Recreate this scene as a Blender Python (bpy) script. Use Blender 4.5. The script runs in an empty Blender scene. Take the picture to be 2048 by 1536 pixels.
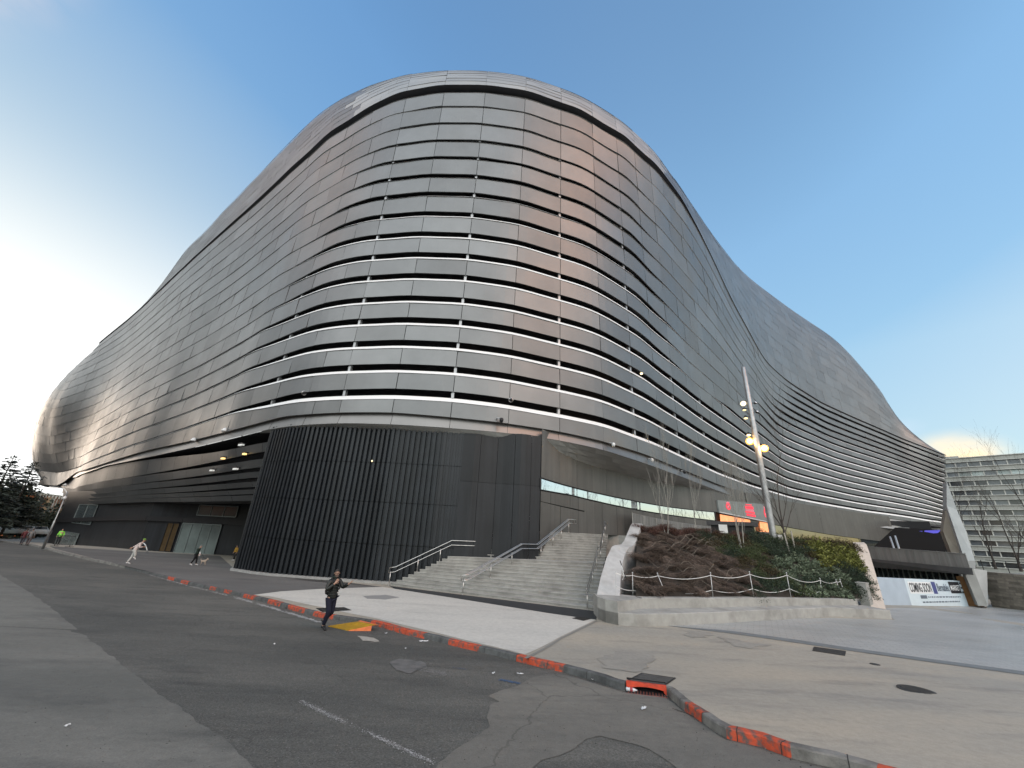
import bpy, bmesh, math, random
import numpy as np
from mathutils import Vector, Matrix
random.seed(7); np.random.seed(7)
SC = bpy.context.scene
COL = SC.collection
rad = math.radians

# ------------------------------------------------------------------ camera
FPX, CX, CY = 775.0, 1024.0, 768.0
_vx, _vy = 104.0, 2048.0
ROLL = math.atan2(_vx, _vy); PITCH = math.atan(FPX / math.hypot(_vx, _vy))
_fw = np.array([0, math.cos(PITCH), math.sin(PITCH)]); _u0 = np.array([0, -math.sin(PITCH), math.cos(PITCH)]); _r0 = np.array([1.0, 0, 0])
RT = math.cos(ROLL) * _r0 + math.sin(ROLL) * _u0
UP = -math.sin(ROLL) * _r0 + math.cos(ROLL) * _u0
FW = _fw
cam_d = bpy.data.cameras.new("camera"); cam = bpy.data.objects.new("camera", cam_d); COL.objects.link(cam)
cam_d.sensor_width = 36.0; cam_d.sensor_fit = 'HORIZONTAL'; cam_d.lens = FPX / 2048.0 * 36.0
cam_d.clip_start = 0.05; cam_d.clip_end = 8000
cam.matrix_world = Matrix([[RT[0], UP[0], -FW[0], 0], [RT[1], UP[1], -FW[1], 0], [RT[2], UP[2], -FW[2], 0], [0, 0, 0, 1]])
SC.camera = cam

# ------------------------------------------------------------------ sky, sun, exposure
SUN_AZ, SUN_EL = -62.0, 5.0          # degrees; azimuth from +Y towards +X
world = bpy.data.worlds.new("World"); SC.world = world; world.use_nodes = True
nt = world.node_tree; nt.nodes.clear()
def wn(t, **k):
    n = nt.nodes.new(t)
    for a, b in k.items(): setattr(n, a, b)
    return n
def wmath(op, a, b=None, c=None, clamp=False):
    n = wn('ShaderNodeMath', operation=op, use_clamp=clamp)
    for i, v in enumerate((a, b, c)):
        if v is None: continue
        if isinstance(v, (int, float)): n.inputs[i].default_value = v
        else: nt.links.new(v, n.inputs[i])
    return n.outputs[0]
def wmix(fac, a, b, mode='MIX'):
    n = wn('ShaderNodeMix', data_type='RGBA', blend_type=mode)
    for s, v in ((n.inputs[0], fac), (n.inputs[6], a), (n.inputs[7], b)):
        if isinstance(v, (int, float)): s.default_value = v
        elif isinstance(v, tuple): s.default_value = v
        else: nt.links.new(v, s)
    return n.outputs[2]
def wramp(fac, stops):
    n = wn('ShaderNodeValToRGB'); e = n.color_ramp.elements
    while len(e) > 1: e.remove(e[-1])
    e[0].position = stops[0][0]; e[0].color = stops[0][1]
    for p, c in stops[1:]:
        x = e.new(p); x.color = c
    nt.links.new(fac, n.inputs[0]); return n.outputs[0]
sky = wn('ShaderNodeTexSky', sky_type='NISHITA'); sky.sun_disc = False
sky.sun_elevation = rad(SUN_EL); sky.sun_rotation = rad(SUN_AZ)
sky.altitude = 600; sky.air_density = 1.0; sky.dust_density = 1.2; sky.ozone_density = 1.6
tc = wn('ShaderNodeTexCoord'); sep = wn('ShaderNodeSeparateXYZ'); nt.links.new(tc.outputs['Generated'], sep.inputs[0])
sx, sy, sz = sep.outputs
# clouds: bright cover added unseen behind the viewer to lift the light and one bank low over the office block
mp = wn('ShaderNodeMapping'); mp.inputs['Scale'].default_value = (1.6, 1.6, 4.2); nt.links.new(tc.outputs['Generated'], mp.inputs[0])
ns = wn('ShaderNodeTexNoise'); ns.inputs['Scale'].default_value = 1.7; ns.inputs['Detail'].default_value = 6; ns.inputs['Roughness'].default_value = 0.55
nt.links.new(mp.outputs[0], ns.inputs['Vector'])
back = wmath('MULTIPLY_ADD', sy, -1.0, 0.10)                         # >0 behind the viewer
back = wmath('MULTIPLY', back, 2.2, clamp=True)
elev = wmath('SUBTRACT', 1.0, wmath('MULTIPLY', wmath('ABSOLUTE', wmath('SUBTRACT', sz, 0.52)), 1.35), clamp=True)
cl = wmath('SUBTRACT', wmath('MULTIPLY_ADD', ns.outputs[0], 2.6, wmath('MULTIPLY', wmath('MULTIPLY', back, elev), 1.3)), 1.6, clamp=True)
cl = wmath('MULTIPLY', cl, back, clamp=True)
tint = wramp(sz, [(0.0, (0.62, 0.64, 0.78, 1)), (0.12, (0.74, 0.78, 0.86, 1)), (0.35, (1.10, 1.10, 1.06, 1)), (0.7, (1.00, 1.08, 1.10, 1)), (1.0, (0.86, 0.98, 1.10, 1))])
skyc = wmix(1.0, sky.outputs[0], tint, 'MULTIPLY')
# hazy, milky glow round the low sun rather than a burning horizon
scn = wn('ShaderNodeSeparateColor'); nt.links.new(skyc, scn.inputs[0])
lum = wmath('MAXIMUM', scn.outputs[0], wmath('MAXIMUM', scn.outputs[1], scn.outputs[2]))
fcap = wmath('MINIMUM', 1.0, wmath('POWER', wmath('DIVIDE', 1.25, wmath('MAXIMUM', lum, 0.001)), 0.72))
capc = wn('ShaderNodeCombineColor')
for i_ in range(3): nt.links.new(wmath('MULTIPLY', scn.outputs[i_], fcap), capc.inputs[i_])
lcap = wmath('MULTIPLY', lum, fcap); grey = wn('ShaderNodeCombineColor')
for i_, g_ in enumerate((0.985, 1.0, 0.985)): nt.links.new(wmath('MULTIPLY', lcap, g_), grey.inputs[i_])
skyc = wmix(wmath('MULTIPLY', wmath('SUBTRACT', 0.82, fcap), 2.2, clamp=True), capc.outputs[0], grey.outputs[0])
sdx = [math.sin(rad(SUN_AZ)) * math.cos(rad(SUN_EL)), math.cos(rad(SUN_AZ)) * math.cos(rad(SUN_EL)), math.sin(rad(SUN_EL))]
sdot = wmath('ADD', wmath('ADD', wmath('MULTIPLY', sx, sdx[0]), wmath('MULTIPLY', sy, sdx[1])), wmath('MULTIPLY', sz, sdx[2]))
def wstep(src, a, b):
    m = wn('ShaderNodeMapRange', interpolation_type='SMOOTHSTEP'); nt.links.new(src, m.inputs[0]); m.inputs[1].default_value = a; m.inputs[2].default_value = b; return m.outputs[0]
deep = wmath('MULTIPLY', wstep(sdot, 0.05, 0.6), wstep(sz, 0.25, 0.6))
skyc = wmix(wmath('MULTIPLY', deep, 0.9), skyc, wmix(1.0, skyc, (0.60, 0.72, 0.80, 1), 'MULTIPLY'))
ccol = wramp(ns.outputs[0], [(0.40, (4.0, 4.0, 3.85, 1)), (0.62, (5.8, 5.8, 5.55, 1))])
skyc = wmix(wmath('MULTIPLY', cl, 0.85), skyc, ccol)
def skydir(az, el):
    a, e = rad(az), rad(el); return (math.sin(a) * math.cos(e), math.cos(a) * math.cos(e), math.sin(e))
def bank(az, el, inner, outer, sq, col, amount, thr):
    # a single cloud: elliptical patch of sky round a direction, broken up by noise
    d = skydir(az, el)
    dx = wmath('SUBTRACT', sx, d[0]); dy = wmath('SUBTRACT', sy, d[1]); dz = wmath('MULTIPLY', wmath('SUBTRACT', sz, d[2]), sq)
    r = wmath('SQRT', wmath('ADD', wmath('ADD', wmath('MULTIPLY', dx, dx), wmath('MULTIPLY', dy, dy)), wmath('MULTIPLY', dz, dz)))
    m = wn('ShaderNodeMapRange', interpolation_type='SMOOTHSTEP'); nt.links.new(r, m.inputs[0])
    m.inputs[1].default_value = outer; m.inputs[2].default_value = inner
    n2 = wn('ShaderNodeTexNoise'); n2.inputs['Scale'].default_value = 9; n2.inputs['Detail'].default_value = 5; nt.links.new(mp.outputs[0], n2.inputs['Vector'])
    f = wmath('MULTIPLY', m.outputs[0], wmath('MULTIPLY_ADD', n2.outputs[0], 2.4, thr, clamp=True), clamp=True)
    return lambda c: wmix(wmath('MULTIPLY', f, amount), c, col)
skyc = bank(49.5, 8.5, 0.01, 0.085, 1.5, (2.3, 1.75, 1.05, 1), 0.9, -0.35)(skyc)
skyc = bank(46.6, 12.0, 0.0, 0.04, 1.9, (1.35, 1.45, 1.75, 1), 0.5, -0.55)(skyc)
skyc = bank(127, 42, 0.03, 0.36, 0.6, (7.4, 3.0, 1.25, 1), 0.95, -0.40)(skyc)
skyc = bank(-84, 44, 0.02, 0.30, 0.7, (4.6, 2.7, 1.5, 1), 0.7, -0.5)(skyc)     # warm cloud added out of view on the left, to streak the metal
bg = wn('ShaderNodeBackground'); nt.links.new(skyc, bg.inputs[0]); bg.inputs[1].default_value = 0.15
wo = wn('ShaderNodeOutputWorld'); nt.links.new(bg.outputs[0], wo.inputs[0])
sun_d = bpy.data.lights.new("sun", 'SUN'); sun = bpy.data.objects.new("sun", sun_d); COL.objects.link(sun)
sun_d.energy = 0.10; sun_d.angle = rad(12.0); sun_d.color = (1.0, 0.80, 0.62)
sun.rotation_euler = Vector(skydir(SUN_AZ, SUN_EL)).to_track_quat('Z', 'Y').to_euler(); sun.location = (-200, 60, 40)
SC.view_settings.view_transform = 'Standard'; SC.view_settings.look = 'None'; SC.view_settings.gamma = 1.0
SC.view_settings.exposure = 2.1
SC.cycles.max_bounces = 8; SC.cycles.caustics_reflective = False; SC.cycles.caustics_refractive = False
SC.cycles.sample_clamp_indirect = 6.0

# ------------------------------------------------------------------ helpers
def tag(o, label=None, cat=None, group=None, kind=None):
    if label: o['label'] = label
    if cat: o['category'] = cat
    if group: o['group'] = group
    if kind: o['kind'] = kind
    return o
class MB:
    """collects faces, then links them as ONE mesh object"""
    def __init__(s): s.v = []; s.f = []; s.mi = []; s.c = []
    def add(s, vs, fs, mi=0, c=0.5):
        b = len(s.v); s.v.extend([tuple(map(float, p)) for p in vs])
        for f in fs: s.f.append(tuple(b + i for i in f)); s.mi.append(mi); s.c.append(c)
    def quad(s, a, b, c, d, mi=0, col=0.5): s.add([a, b, c, d], [(0, 1, 2, 3)], mi, col)
    def grid(s, rows, mi=0, c=0.5, flip=False):
        n = len(rows[0]); vs = [p for r in rows for p in r]; fs = []
        for i in range(len(rows) - 1):
            for j in range(n - 1):
                q = (i * n + j, i * n + j + 1, (i + 1) * n + j + 1, (i + 1) * n + j)
                fs.append(q[::-1] if flip else q)
        s.add(vs, fs, mi, c)
    def box(s, c, size, rz=0.0, mi=0, M=None, col=0.5):
        hx, hy, hz = [k / 2 for k in size]
        vs = [Vector((x, y, z)) for z in (-hz, hz) for x, y in ((-hx, -hy), (hx, -hy), (hx, hy), (-hx, hy))]
        R = M if M is not None else Matrix.Rotation(rz, 3, 'Z')
        vs = [R @ v + Vector(c) for v in vs]
        s.add(vs, [(3, 2, 1, 0), (4, 5, 6, 7), (0, 1, 5, 4), (1, 2, 6, 5), (2, 3, 7, 6), (3, 0, 4, 7)], mi, col)
    def tube(s, pts, r, n=8, mi=0, cap=True, col=0.5):
        pts = [Vector(p) for p in pts]; rs = r if isinstance(r, (list, tuple)) else [r] * len(pts)
        rings = []; ref = Vector((0.13, 0.27, 0.95))
        for i, p in enumerate(pts):
            t = (pts[min(i + 1, len(pts) - 1)] - pts[max(i - 1, 0)])
            t = t.normalized() if t.length > 1e-9 else Vector((0, 0, 1))
            if abs(t.dot(ref)) > 0.95: rf = Vector((1, 0.2, 0))
            else: rf = ref
            u = t.cross(rf).normalized(); w = t.cross(u).normalized()
            rings.append([p + (u * math.cos(a) + w * math.sin(a)) * rs[i] for a in [2 * math.pi * k / n for k in range(n)]])
        vs = [p for r_ in rings for p in r_]; fs = []
        for i in range(len(rings) - 1):
            for k in range(n): fs.append((i * n + k, i * n + (k + 1) % n, (i + 1) * n + (k + 1) % n, (i + 1) * n + k))
        if cap: fs.append(tuple(range(n))[::-1]); fs.append(tuple((len(rings) - 1) * n + k for k in range(n)))
        s.add(vs, fs, mi, col)
    def lathe(s, prof, c=(0, 0, 0), n=16, mi=0, M=None, col=0.5):
        vs = []
        for r, z in prof:
            for k in range(n):
                v = Vector((r * math.cos(2 * math.pi * k / n), r * math.sin(2 * math.pi * k / n), z))
                vs.append((M @ v if M is not None else v) + Vector(c))
        fs = [(i * n + k, i * n + (k + 1) % n, (i + 1) * n + (k + 1) % n, (i + 1) * n + k) for i in range(len(prof) - 1) for k in range(n)]
        fs.append(tuple(range(n))[::-1]); fs.append(tuple((len(prof) - 1) * n + k for k in range(n)))
        s.add(vs, fs, mi, col)
    def prism(s, poly, z0, z1, mi=0, mi_side=None, col=0.5):
        """poly: list of (x,y); z0,z1 numbers or callables"""
        f0 = z0 if callable(z0) else (lambda x, y: z0); f1 = z1 if callable(z1) else (lambda x, y: z1)
        n = len(poly)
        ar = sum(poly[i][0] * poly[(i + 1) % n][1] - poly[(i + 1) % n][0] * poly[i][1] for i in range(n))
        if ar < 0: poly = poly[::-1]
        vs = [(x, y, f0(x, y)) for x, y in poly] + [(x, y, f1(x, y)) for x, y in poly]
        s.add(vs, [tuple(range(n, 2 * n))], mi, col)
        s.add(vs, [tuple(range(n))[::-1]] + [(i, (i + 1) % n, n + (i + 1) % n, n + i) for i in range(n)], mi if mi_side is None else mi_side, col)
    def build(s, name, mats, parent=None, smooth=False, loc=None):
        me = bpy.data.meshes.new(name)
        vs = s.v
        if loc is not None: vs = [(x - loc[0], y - loc[1], z - loc[2]) for x, y, z in vs]
        me.from_pydata(vs, [], s.f)
        if not isinstance(mats, (list, tuple)): mats = [mats]
        for m in mats: me.materials.append(m)
        me.polygons.foreach_set('material_index', s.mi)
        if smooth: me.polygons.foreach_set('use_smooth', [True] * len(s.f))
        at = me.attributes.new('pv', 'FLOAT', 'FACE'); at.data.foreach_set('value', s.c)
        me.update()
        o = bpy.data.objects.new(name, me); COL.objects.link(o)
        if loc is not None: o.location = loc
        if parent is not None: attach(o, parent)
        return o
def wmat(o):
    m = Matrix.LocRotScale(o.location, o.rotation_euler, o.scale)
    return (wmat(o.parent) @ o.matrix_parent_inverse @ m) if o.parent else m
def attach(o, par):
    o.parent = par; o.matrix_parent_inverse = wmat(par).inverted(); return o
def empty(name, loc=(0, 0, 0), rz=0.0):
    o = bpy.data.objects.new(name, None); COL.objects.link(o); o.location = loc; o.rotation_euler = (0, 0, rz); o.empty_display_size = 0.3
    return o
def copy_tree(o, parent=None):
    c = o.copy(); COL.objects.link(c)
    if parent is not None: c.parent = parent
    for ch in [k for k in bpy.data.objects if k.parent == o]: copy_tree(ch, c)
    return c

# materials -------------------------------------------------------------
def mat(name, base, rough=0.6, metal=0.0, var=0.0, vscale=3.0, bump=0.0, bscale=20.0, pv=0.0, emit=None, estr=0.0, rvar=0.0, dark=None, dscale=0.6, damt=0.0, spec=0.5, aniso=0.0, coat=0.0, trans=0.0, streak=0.0, dlo=0.48, dhi=0.66):
    m = bpy.data.materials.new(name); m.use_nodes = True; t = m.node_tree; b = t.nodes['Principled BSDF']
    b.inputs['Base Color'].default_value = (*base, 1); b.inputs['Roughness'].default_value = rough; b.inputs['Metallic'].default_value = metal
    b.inputs['Specular IOR Level'].default_value = spec; b.inputs['Anisotropic'].default_value = aniso; b.inputs['Coat Weight'].default_value = coat
    b.inputs['Transmission Weight'].default_value = trans
    if emit: b.inputs['Emission Color'].default_value = (*emit, 1); b.inputs['Emission Strength'].default_value = estr
    N = t.nodes.new; L = t.links.new
    tcn = N('ShaderNodeTexCoord')
    col = None
    def mixc(mode, fac, a, bb):
        n = N('ShaderNodeMix'); n.data_type = 'RGBA'; n.blend_type = mode
        for s_, v in ((n.inputs[0], fac), (n.inputs[6], a), (n.inputs[7], bb)):
            if isinstance(v, (int, float)): s_.default_value = v
            elif isinstance(v, tuple): s_.default_value = v
            else: L(v, s_)
        return n.outputs[2]
    def mr(src, a, bb, c, d):
        n = N('ShaderNodeMapRange'); L(src, n.inputs[0])
        for i, v in enumerate((a, bb, c, d)): n.inputs[i + 1].default_value = v
        return n.outputs[0]
    def noise(sc, det=6, rg=0.6, stretch=None):
        n = N('ShaderNodeTexNoise'); n.inputs['Scale'].default_value = sc; n.inputs['Detail'].default_value = det; n.inputs['Roughness'].default_value = rg
        if stretch:
            mpn = N('ShaderNodeMapping'); mpn.inputs['Scale'].default_value = stretch; L(tcn.outputs['Object'], mpn.inputs[0]); L(mpn.outputs[0], n.inputs['Vector'])
        else: L(tcn.outputs['Object'], n.inputs['Vector'])
        return n.outputs[0]
    col = (*base, 1)
    if var:
        f = mr(noise(vscale), 0.3, 0.7, 1 - var, 1 + var); col = mixc('MULTIPLY', 1.0, col, f)
    if streak:
        f = mr(noise(1.0, 5, 0.6, (2.2, 2.2, 0.12)), 0.3, 0.7, 1 - streak, 1 + streak); col = mixc('MULTIPLY', 1.0, col, f)
    if damt:
        f = mr(noise(dscale, 7, 0.62), dlo, dhi, 0.0, damt); col = mixc('MIX', f, col, (*dark, 1))
    if pv:
        a = N('ShaderNodeAttribute'); a.attribute_name = 'pv'
        f = mr(a.outputs['Fac'], 0, 1, 1 - pv, 1 + pv); col = mixc('MULTIPLY', 1.0, col, f)
    if not isinstance(col, tuple): L(col, b.inputs['Base Color'])
    if rvar: L(mr(noise(vscale * 0.7), 0.3, 0.7, max(0.02, rough - rvar), min(1, rough + rvar)), b.inputs['Roughness'])
    if bump:
        bn = N('ShaderNodeBump'); bn.inputs['Strength'].default_value = bump; bn.inputs['Distance'].default_value = 0.02
        L(noise(bscale, 8, 0.7), bn.inputs['Height']); L(bn.outputs[0], b.inputs['Normal'])
    return m
M = {}
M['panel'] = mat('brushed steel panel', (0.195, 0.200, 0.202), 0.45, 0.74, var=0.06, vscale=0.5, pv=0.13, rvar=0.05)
M['roofpanel'] = mat('pale steel roof panel', (0.40, 0.40, 0.39), 0.5, 0.65, var=0.05, vscale=0.3, pv=0.05, rvar=0.05)  # paler than the other steel to imitate sky reflected by the tilted roof
M['lip'] = mat('pale aluminium sill', (0.85, 0.86, 0.86), 0.5, 0.0)
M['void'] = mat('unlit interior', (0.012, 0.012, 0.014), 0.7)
M['strut'] = mat('galvanised strut', (0.42, 0.43, 0.44), 0.45, 0.6)
M['fascia'] = mat('dark gutter', (0.035, 0.035, 0.045), 0.5, 0.4)
M['rim'] = mat('satin steel rim', (0.22, 0.215, 0.21), 0.40, 0.75, var=0.08, vscale=0.4, pv=0.08)
M['louvre'] = mat('grey steel louvre', (0.12, 0.125, 0.128), 0.46, 0.7, var=0.06, vscale=0.5, pv=0.15)
M['rib'] = mat('black painted rib', (0.012, 0.015, 0.019), 0.40, 0.05, var=0.25, vscale=0.8, streak=0.3, spec=0.45, pv=0.3)
M['darkwall'] = mat('black sheet cladding', (0.016, 0.018, 0.021), 0.45, 0.05, var=0.15, vscale=0.7, streak=0.3, pv=0.15, spec=0.35)
M['tanwall'] = mat('bronze grey cladding', (0.135, 0.130, 0.122), 0.45, 0.5, var=0.1, vscale=0.5, streak=0.12, pv=0.10)
M['brickpanel'] = mat('grey soffit tile', (0.42, 0.42, 0.40), 0.5, 0.1, var=0.1, vscale=0.6, pv=0.14)
M['glass'] = mat('dark reflective glazing', (0.03, 0.04, 0.045), 0.04, 0.0, spec=1.0, coat=1.0)
M['mirror'] = mat('mirror glazing', (0.88, 0.90, 0.93), 0.015, 1.0)
M['frame'] = mat('black frame', (0.015, 0.015, 0.017), 0.5, 0.2)
M['black'] = mat('matt black', (0.01, 0.01, 0.012), 0.7)
M['steel'] = mat('stainless steel', (0.62, 0.60, 0.57), 0.28, 1.0)
M['white'] = mat('white paint', (0.78, 0.80, 0.80), 0.5, var=0.05)

# ------------------------------------------------------------------ plan of the stadium (levels measured from eye height)
def I(x, t): return float(np.interp(x, [p[0] for p in t], [p[1] for p in t]))
def T(a, b): return list(zip(a, b))
def xy(az, r): return (r * math.sin(rad(az)), r * math.cos(rad(az)))
LOW = [(-48.6,133),(-47.6,113),(-46.4,95),(-45.1,81),(-43.4,69.5),(-41,60.3),(-38.6,50.6),(-36,42),(-33,36.6),(-30.3,33.2),(-28,31.6),(-25.4,30.3),(-22,29.0),(-17.8,27.9),(-13,27.2),(-9.4,27.0),(-5,27.0),(-1,27.3),(4,28.4),(8.2,29.7),(11.5,31.0),(14.5,32.5),(17.5,35.2),(20.4,39.2),(24.4,47.7),(28.4,61),(31.6,73.5),(35.6,92),(38.9,108),(41.9,125),(44.6,139),(46.5,150)]
UPP = [(-48.6,133),(-47.6,113),(-46.4,95),(-45.1,81),(-43.4,69),(-41,58.6),(-38.6,49.6),(-35.1,40.4),(-30.4,34.6),(-26,31.1),(-22,29.2),(-18.6,28.2),(-14,27.3),(-9.3,27.0),(-4,26.9),(0.3,27.2),(5,28.0),(9.8,29.1),(14,30.6),(17.3,32.2),(20,33.8),(22.6,35.8),(25.2,38.6),(28.3,44.3),(30.2,50.5),(31.7,58),(33,67),(34.5,79),(36.3,92),(38.5,107),(41,122),(43.5,137),(46.5,152)]
def rl(az): return I(az, LOW)
def ru(az): return I(az, UPP)
EL = dict(
 R=[(-46.9,0.3),(-45,0.5),(-42.2,0.9),(-37.5,1.35),(-32.1,1.9),(-30,2.1),(46,2.0)],
 B1=[(-47.2,2.75),(-45.2,4.2),(-41.3,6.0),(-37.9,7.6),(-32.7,10.2),(-29.4,11.4),(-24,12.55),(-17.3,13.3),(-10.1,13.6),(-1.5,13.55),(7,12.8),(13.6,11.5),(19.2,9.65),(24.1,7.7),(28.2,5.9),(31.4,4.8),(34.8,4.15),(38,3.7),(42.5,3.1),(44.8,2.8),(46.3,2.4)],
 B0=[(-48.2,1.9),(-47.1,3.2),(-44.5,5.0),(-42.6,6.2),(-39.3,7.8),(-36.5,9.3),(-31.3,12.1),(-29.9,12.6),(-24.7,13.9),(-17.4,15.0),(-9.4,15.2),(-1.5,15.0),(7,14.1),(13.6,12.7),(19.3,10.9),(23.9,8.8),(28.3,6.7),(31.5,5.4),(38.2,3.95),(42,3.25),(45.3,2.75),(46.5,2.5)],
 L1=[(-47.7,3.1),(-46.2,4.6),(-44.3,6.2),(-42.4,7.5),(-39.2,9.7),(-35.8,12.0),(-32.8,13.5),(-30.1,14.8),(-25.4,16.1),(-17.8,17.5),(-9.4,18.1),(-1.2,17.8),(8,16.5),(14.2,15.2),(20.8,12.5),(24.4,10.5),(28.5,8.2),(31.7,6.7),(35.8,5.2),(38.9,4.45),(41.9,3.8),(44.6,3.35),(46.8,2.85)],
 D=[(-49.3,15.0),(-48.6,17.4),(-47.6,20.3),(-46.4,23.7),(-45.1,27.3),(-43.4,31.2),(-41.5,35.1),(-38.6,40.7),(-35.1,46.3),(-30.4,50.7),(-26,53.5),(-18.6,55.9),(-9.3,57.2),(0.3,57.2),(11.5,55.2),(20,51.5),(25.2,47.4),(28.3,43.3),(30.2,39.5),(31.7,35.2),(32.6,31.6),(33.7,28.2),(34.8,24.6),(35.6,22.0),(36.5,20.3),(37.7,18.7),(40.5,15.7),(42.8,13.8),(45.3,11.8),(46.6,10.7),(48.3,9.3)],
 S=[(-49.6,9.8),(-49.4,13.3),(-48.9,17.3),(-48.6,19.4),(-48.2,22.2),(-47.7,24.7),(-46.5,27.4),(-45.3,29.6),(-44.3,33.1),(-42.5,37.8),(-39.9,43.8),(-37,48.8),(-32.5,52.7),(-25.5,56.1),(-15.4,58.5),(-2.9,59.3),(8.8,57.8),(18.1,54.5),(24.7,49.7),(29.4,42.8),(32.6,37.4),(35.2,32.8),(39.5,27.3),(42.7,23.3),(44.2,20.7),(45.5,17.0),(47.1,13.0),(48.2,10.3)])
def lev(k, az, r): return r * math.tan(rad(I(az, EL[k])))
ROFF = [(-48.6,7),(-46,7),(-40,5.5),(-32,4.5),(-20,3.2),(-5,3.0),(10,3.2),(22,4.5),(28,7),(33,12),(38,15),(43,14),(46.5,8)]
st = []
az = -46.6
azs = list(np.arange(-46.6, -44, .45)) + list(np.arange(-44, -30, 1.0)) + list(np.arange(-30, 20, 2.0)) + list(np.arange(20, 46.6, 1.2))
for a in azs:
    l, u = rl(a), ru(a); zs = lev('S', a, u + I(a, ROFF))
    st.append(dict(L=xy(a, l), U=xy(a, u), zR=lev('R', a, l), zB1=lev('B1', a, l), zB0=lev('B0', a, l), zL=lev('L1', a, l), zD=lev('D', a, u), S=xy(a, u + I(a, ROFF)), zS=zs, R=xy(a, l + 0.9)))
# the far ends, where the shell turns away round the back
f0, f1 = st[0], st[-1]
left_end = [((-115.5,99.8),(-112.5,98.2),(-101,94.5)), ((-124.5,106.2),(-119.5,105),(-106,103)), ((-129.5,115.5),(-123,114.5),(-108,114)), ((-132,131),(-128,134),(-108,128)), ((-124,150),(-120,154),(-104,150))]
left_mid = [((-75,72.6),(-76,71.8),(-74,73.8)), ((-90,83.5),(-92,82.5),(-86,81.6)), ((-105,94),(-108,91.5),(-95,88.6))]
right_end = [((115,106.5),(117,103.5),(112,109)), ((122,112),(126,110),(117,115)), ((124,122),(130,121),(118,124)), ((120,135),(126,136),(114,136)), ((110,150),(114,152),(106,150))]
def azof(p): return math.degrees(math.atan2(p[0], p[1]))
def mk(l, u, r, side):
    b = f0 if side < 0 else f1
    aL = max(-49.2, min(47.2, azof(l))); hl = math.hypot(*l); hu = math.hypot(*u); aU = max(-49.3, min(48.3, azof(u)))
    k = 1.0 if hl < 165 else 165 / hl; ku = min(1.0, (160 if side < 0 else 160) / hu)
    off = 7.0; n = np.array([ -u[0] * 0.7, 140 - u[1]]); n = n / np.linalg.norm(n); s = (u[0] + n[0] * off, u[1] + n[1] * off)
    zs = 0
    zd = hu * ku * math.tan(rad(I(aU, EL['D'])))
    return dict(L=l, U=u, R=r, zR=b['zR'] - 0.3, zB1=lev('B1', aL, hl * k) if side < 0 else b['zB1'], zB0=lev('B0', aL, hl * k) if side < 0 else b['zB0'], zL=max(lev('L1', aL, hl * k), b['zL'] - 2) if side < 0 else b['zL'], zD=zd, S=s, zS=(zd + 4.0) if side < 0 else zd + 3.0)
st = [mk(*p, -1) for p in left_end[::-1]] + [mk(*p, -1) for p in left_mid[::-1] if p[0][0] < f0['L'][0] - 4] + st + [mk(*p, 1) for p in right_end]
def smooth_arr(a, n):
    a = np.array(a, float)
    for _ in range(n): a[1:-1] = 0.25 * a[:-2] + 0.5 * a[1:-1] + 0.25 * a[2:]
    return a
keys = ['L', 'U', 'S', 'R']; zk = ['zR', 'zB1', 'zB0', 'zL', 'zD', 'zS']
A = np.array([[*s['L'], *s['U'], *s['S'], *s['R'], *[s[k] for k in zk]] for s in st])
# resample along the mid plan at ~0.5 m near, coarser far
mid = 0.5 * (A[:, 0:2] + A[:, 2:4]); seg = np.r_[0, np.cumsum(np.hypot(*np.diff(mid, axis=0).T))]
def catmull(A, seg, q):
    out = np.zeros((len(q), A.shape[1]))
    for n_, s in enumerate(q):
        i = int(np.clip(np.searchsorted(seg, s) - 1, 0, len(seg) - 2)); h = seg[i + 1] - seg[i]; t = (s - seg[i]) / h
        def tan(j):
            if j == 0: return (A[1] - A[0]) / (seg[1] - seg[0])
            if j == len(A) - 1: return (A[-1] - A[-2]) / (seg[-1] - seg[-2])
            return (A[j + 1] - A[j - 1]) / (seg[j + 1] - seg[j - 1])
        m0, m1 = tan(i) * h, tan(i + 1) * h
        out[n_] = (2*t**3-3*t*t+1)*A[i] + (t**3-2*t*t+t)*m0 + (-2*t**3+3*t*t)*A[i+1] + (t**3-t*t)*m1
    return out
PW = 4.15                               # panel width
NSUB = 5
npan = int(seg[-1] / PW); PWX = seg[-1] / npan
qs = np.linspace(0, seg[-1], npan * NSUB + 1)
G_ = catmull(A, seg, qs)
G_ = smooth_arr(G_, 3); G_[:, 4:6] = smooth_arr(G_[:, 4:6], 60); G_[:, 13] = smooth_arr(G_[:, 13], 30)
_g = smooth_arr(G_, 140); _az = np.degrees(np.arctan2(G_[:, 2], G_[:, 3])); _m = np.where((np.arange(len(G_)) < len(G_) // 2), np.clip((-_az - 43.5) / 3.0, 0, 1), 0.0)[:, None]
_m[:int(np.argmin(_az))] = 1.0
G_[:, [2, 3, 4, 5, 12, 13]] = (G_ * (1 - _m) + _g * _m)[:, [2, 3, 4, 5, 12, 13]]
caz = np.degrees(np.arctan2(0.5 * (G_[:, 0] + G_[:, 2]), 0.5 * (G_[:, 1] + G_[:, 3])))
# beyond the ends the azimuth folds back: make a monotone "station azimuth"
i0 = int(np.argmin(caz)); i1 = int(np.argmax(caz)); saz = caz.copy()
saz[:i0] = caz[i0] - (np.arange(i0, 0, -1) * 0.05); saz[i1:] = caz[i1] + np.arange(len(caz) - i1) * 0.05
NC = len(qs)
LT = np.array([8.83,10.82,12.85,14.86,16.88,19.05,21.2,23.4,25.7,28.05,30.3,32.6,34.9,37.3,39.76,41.9]); LF = (LT - 8.83) / (41.9 - 8.83)
idx = np.arange(NC)
def level(k):            # z of sill k (0..15) at every station
    return G_[:, 11] + (G_[:, 12] - G_[:, 11]) * LF[k]
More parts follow.
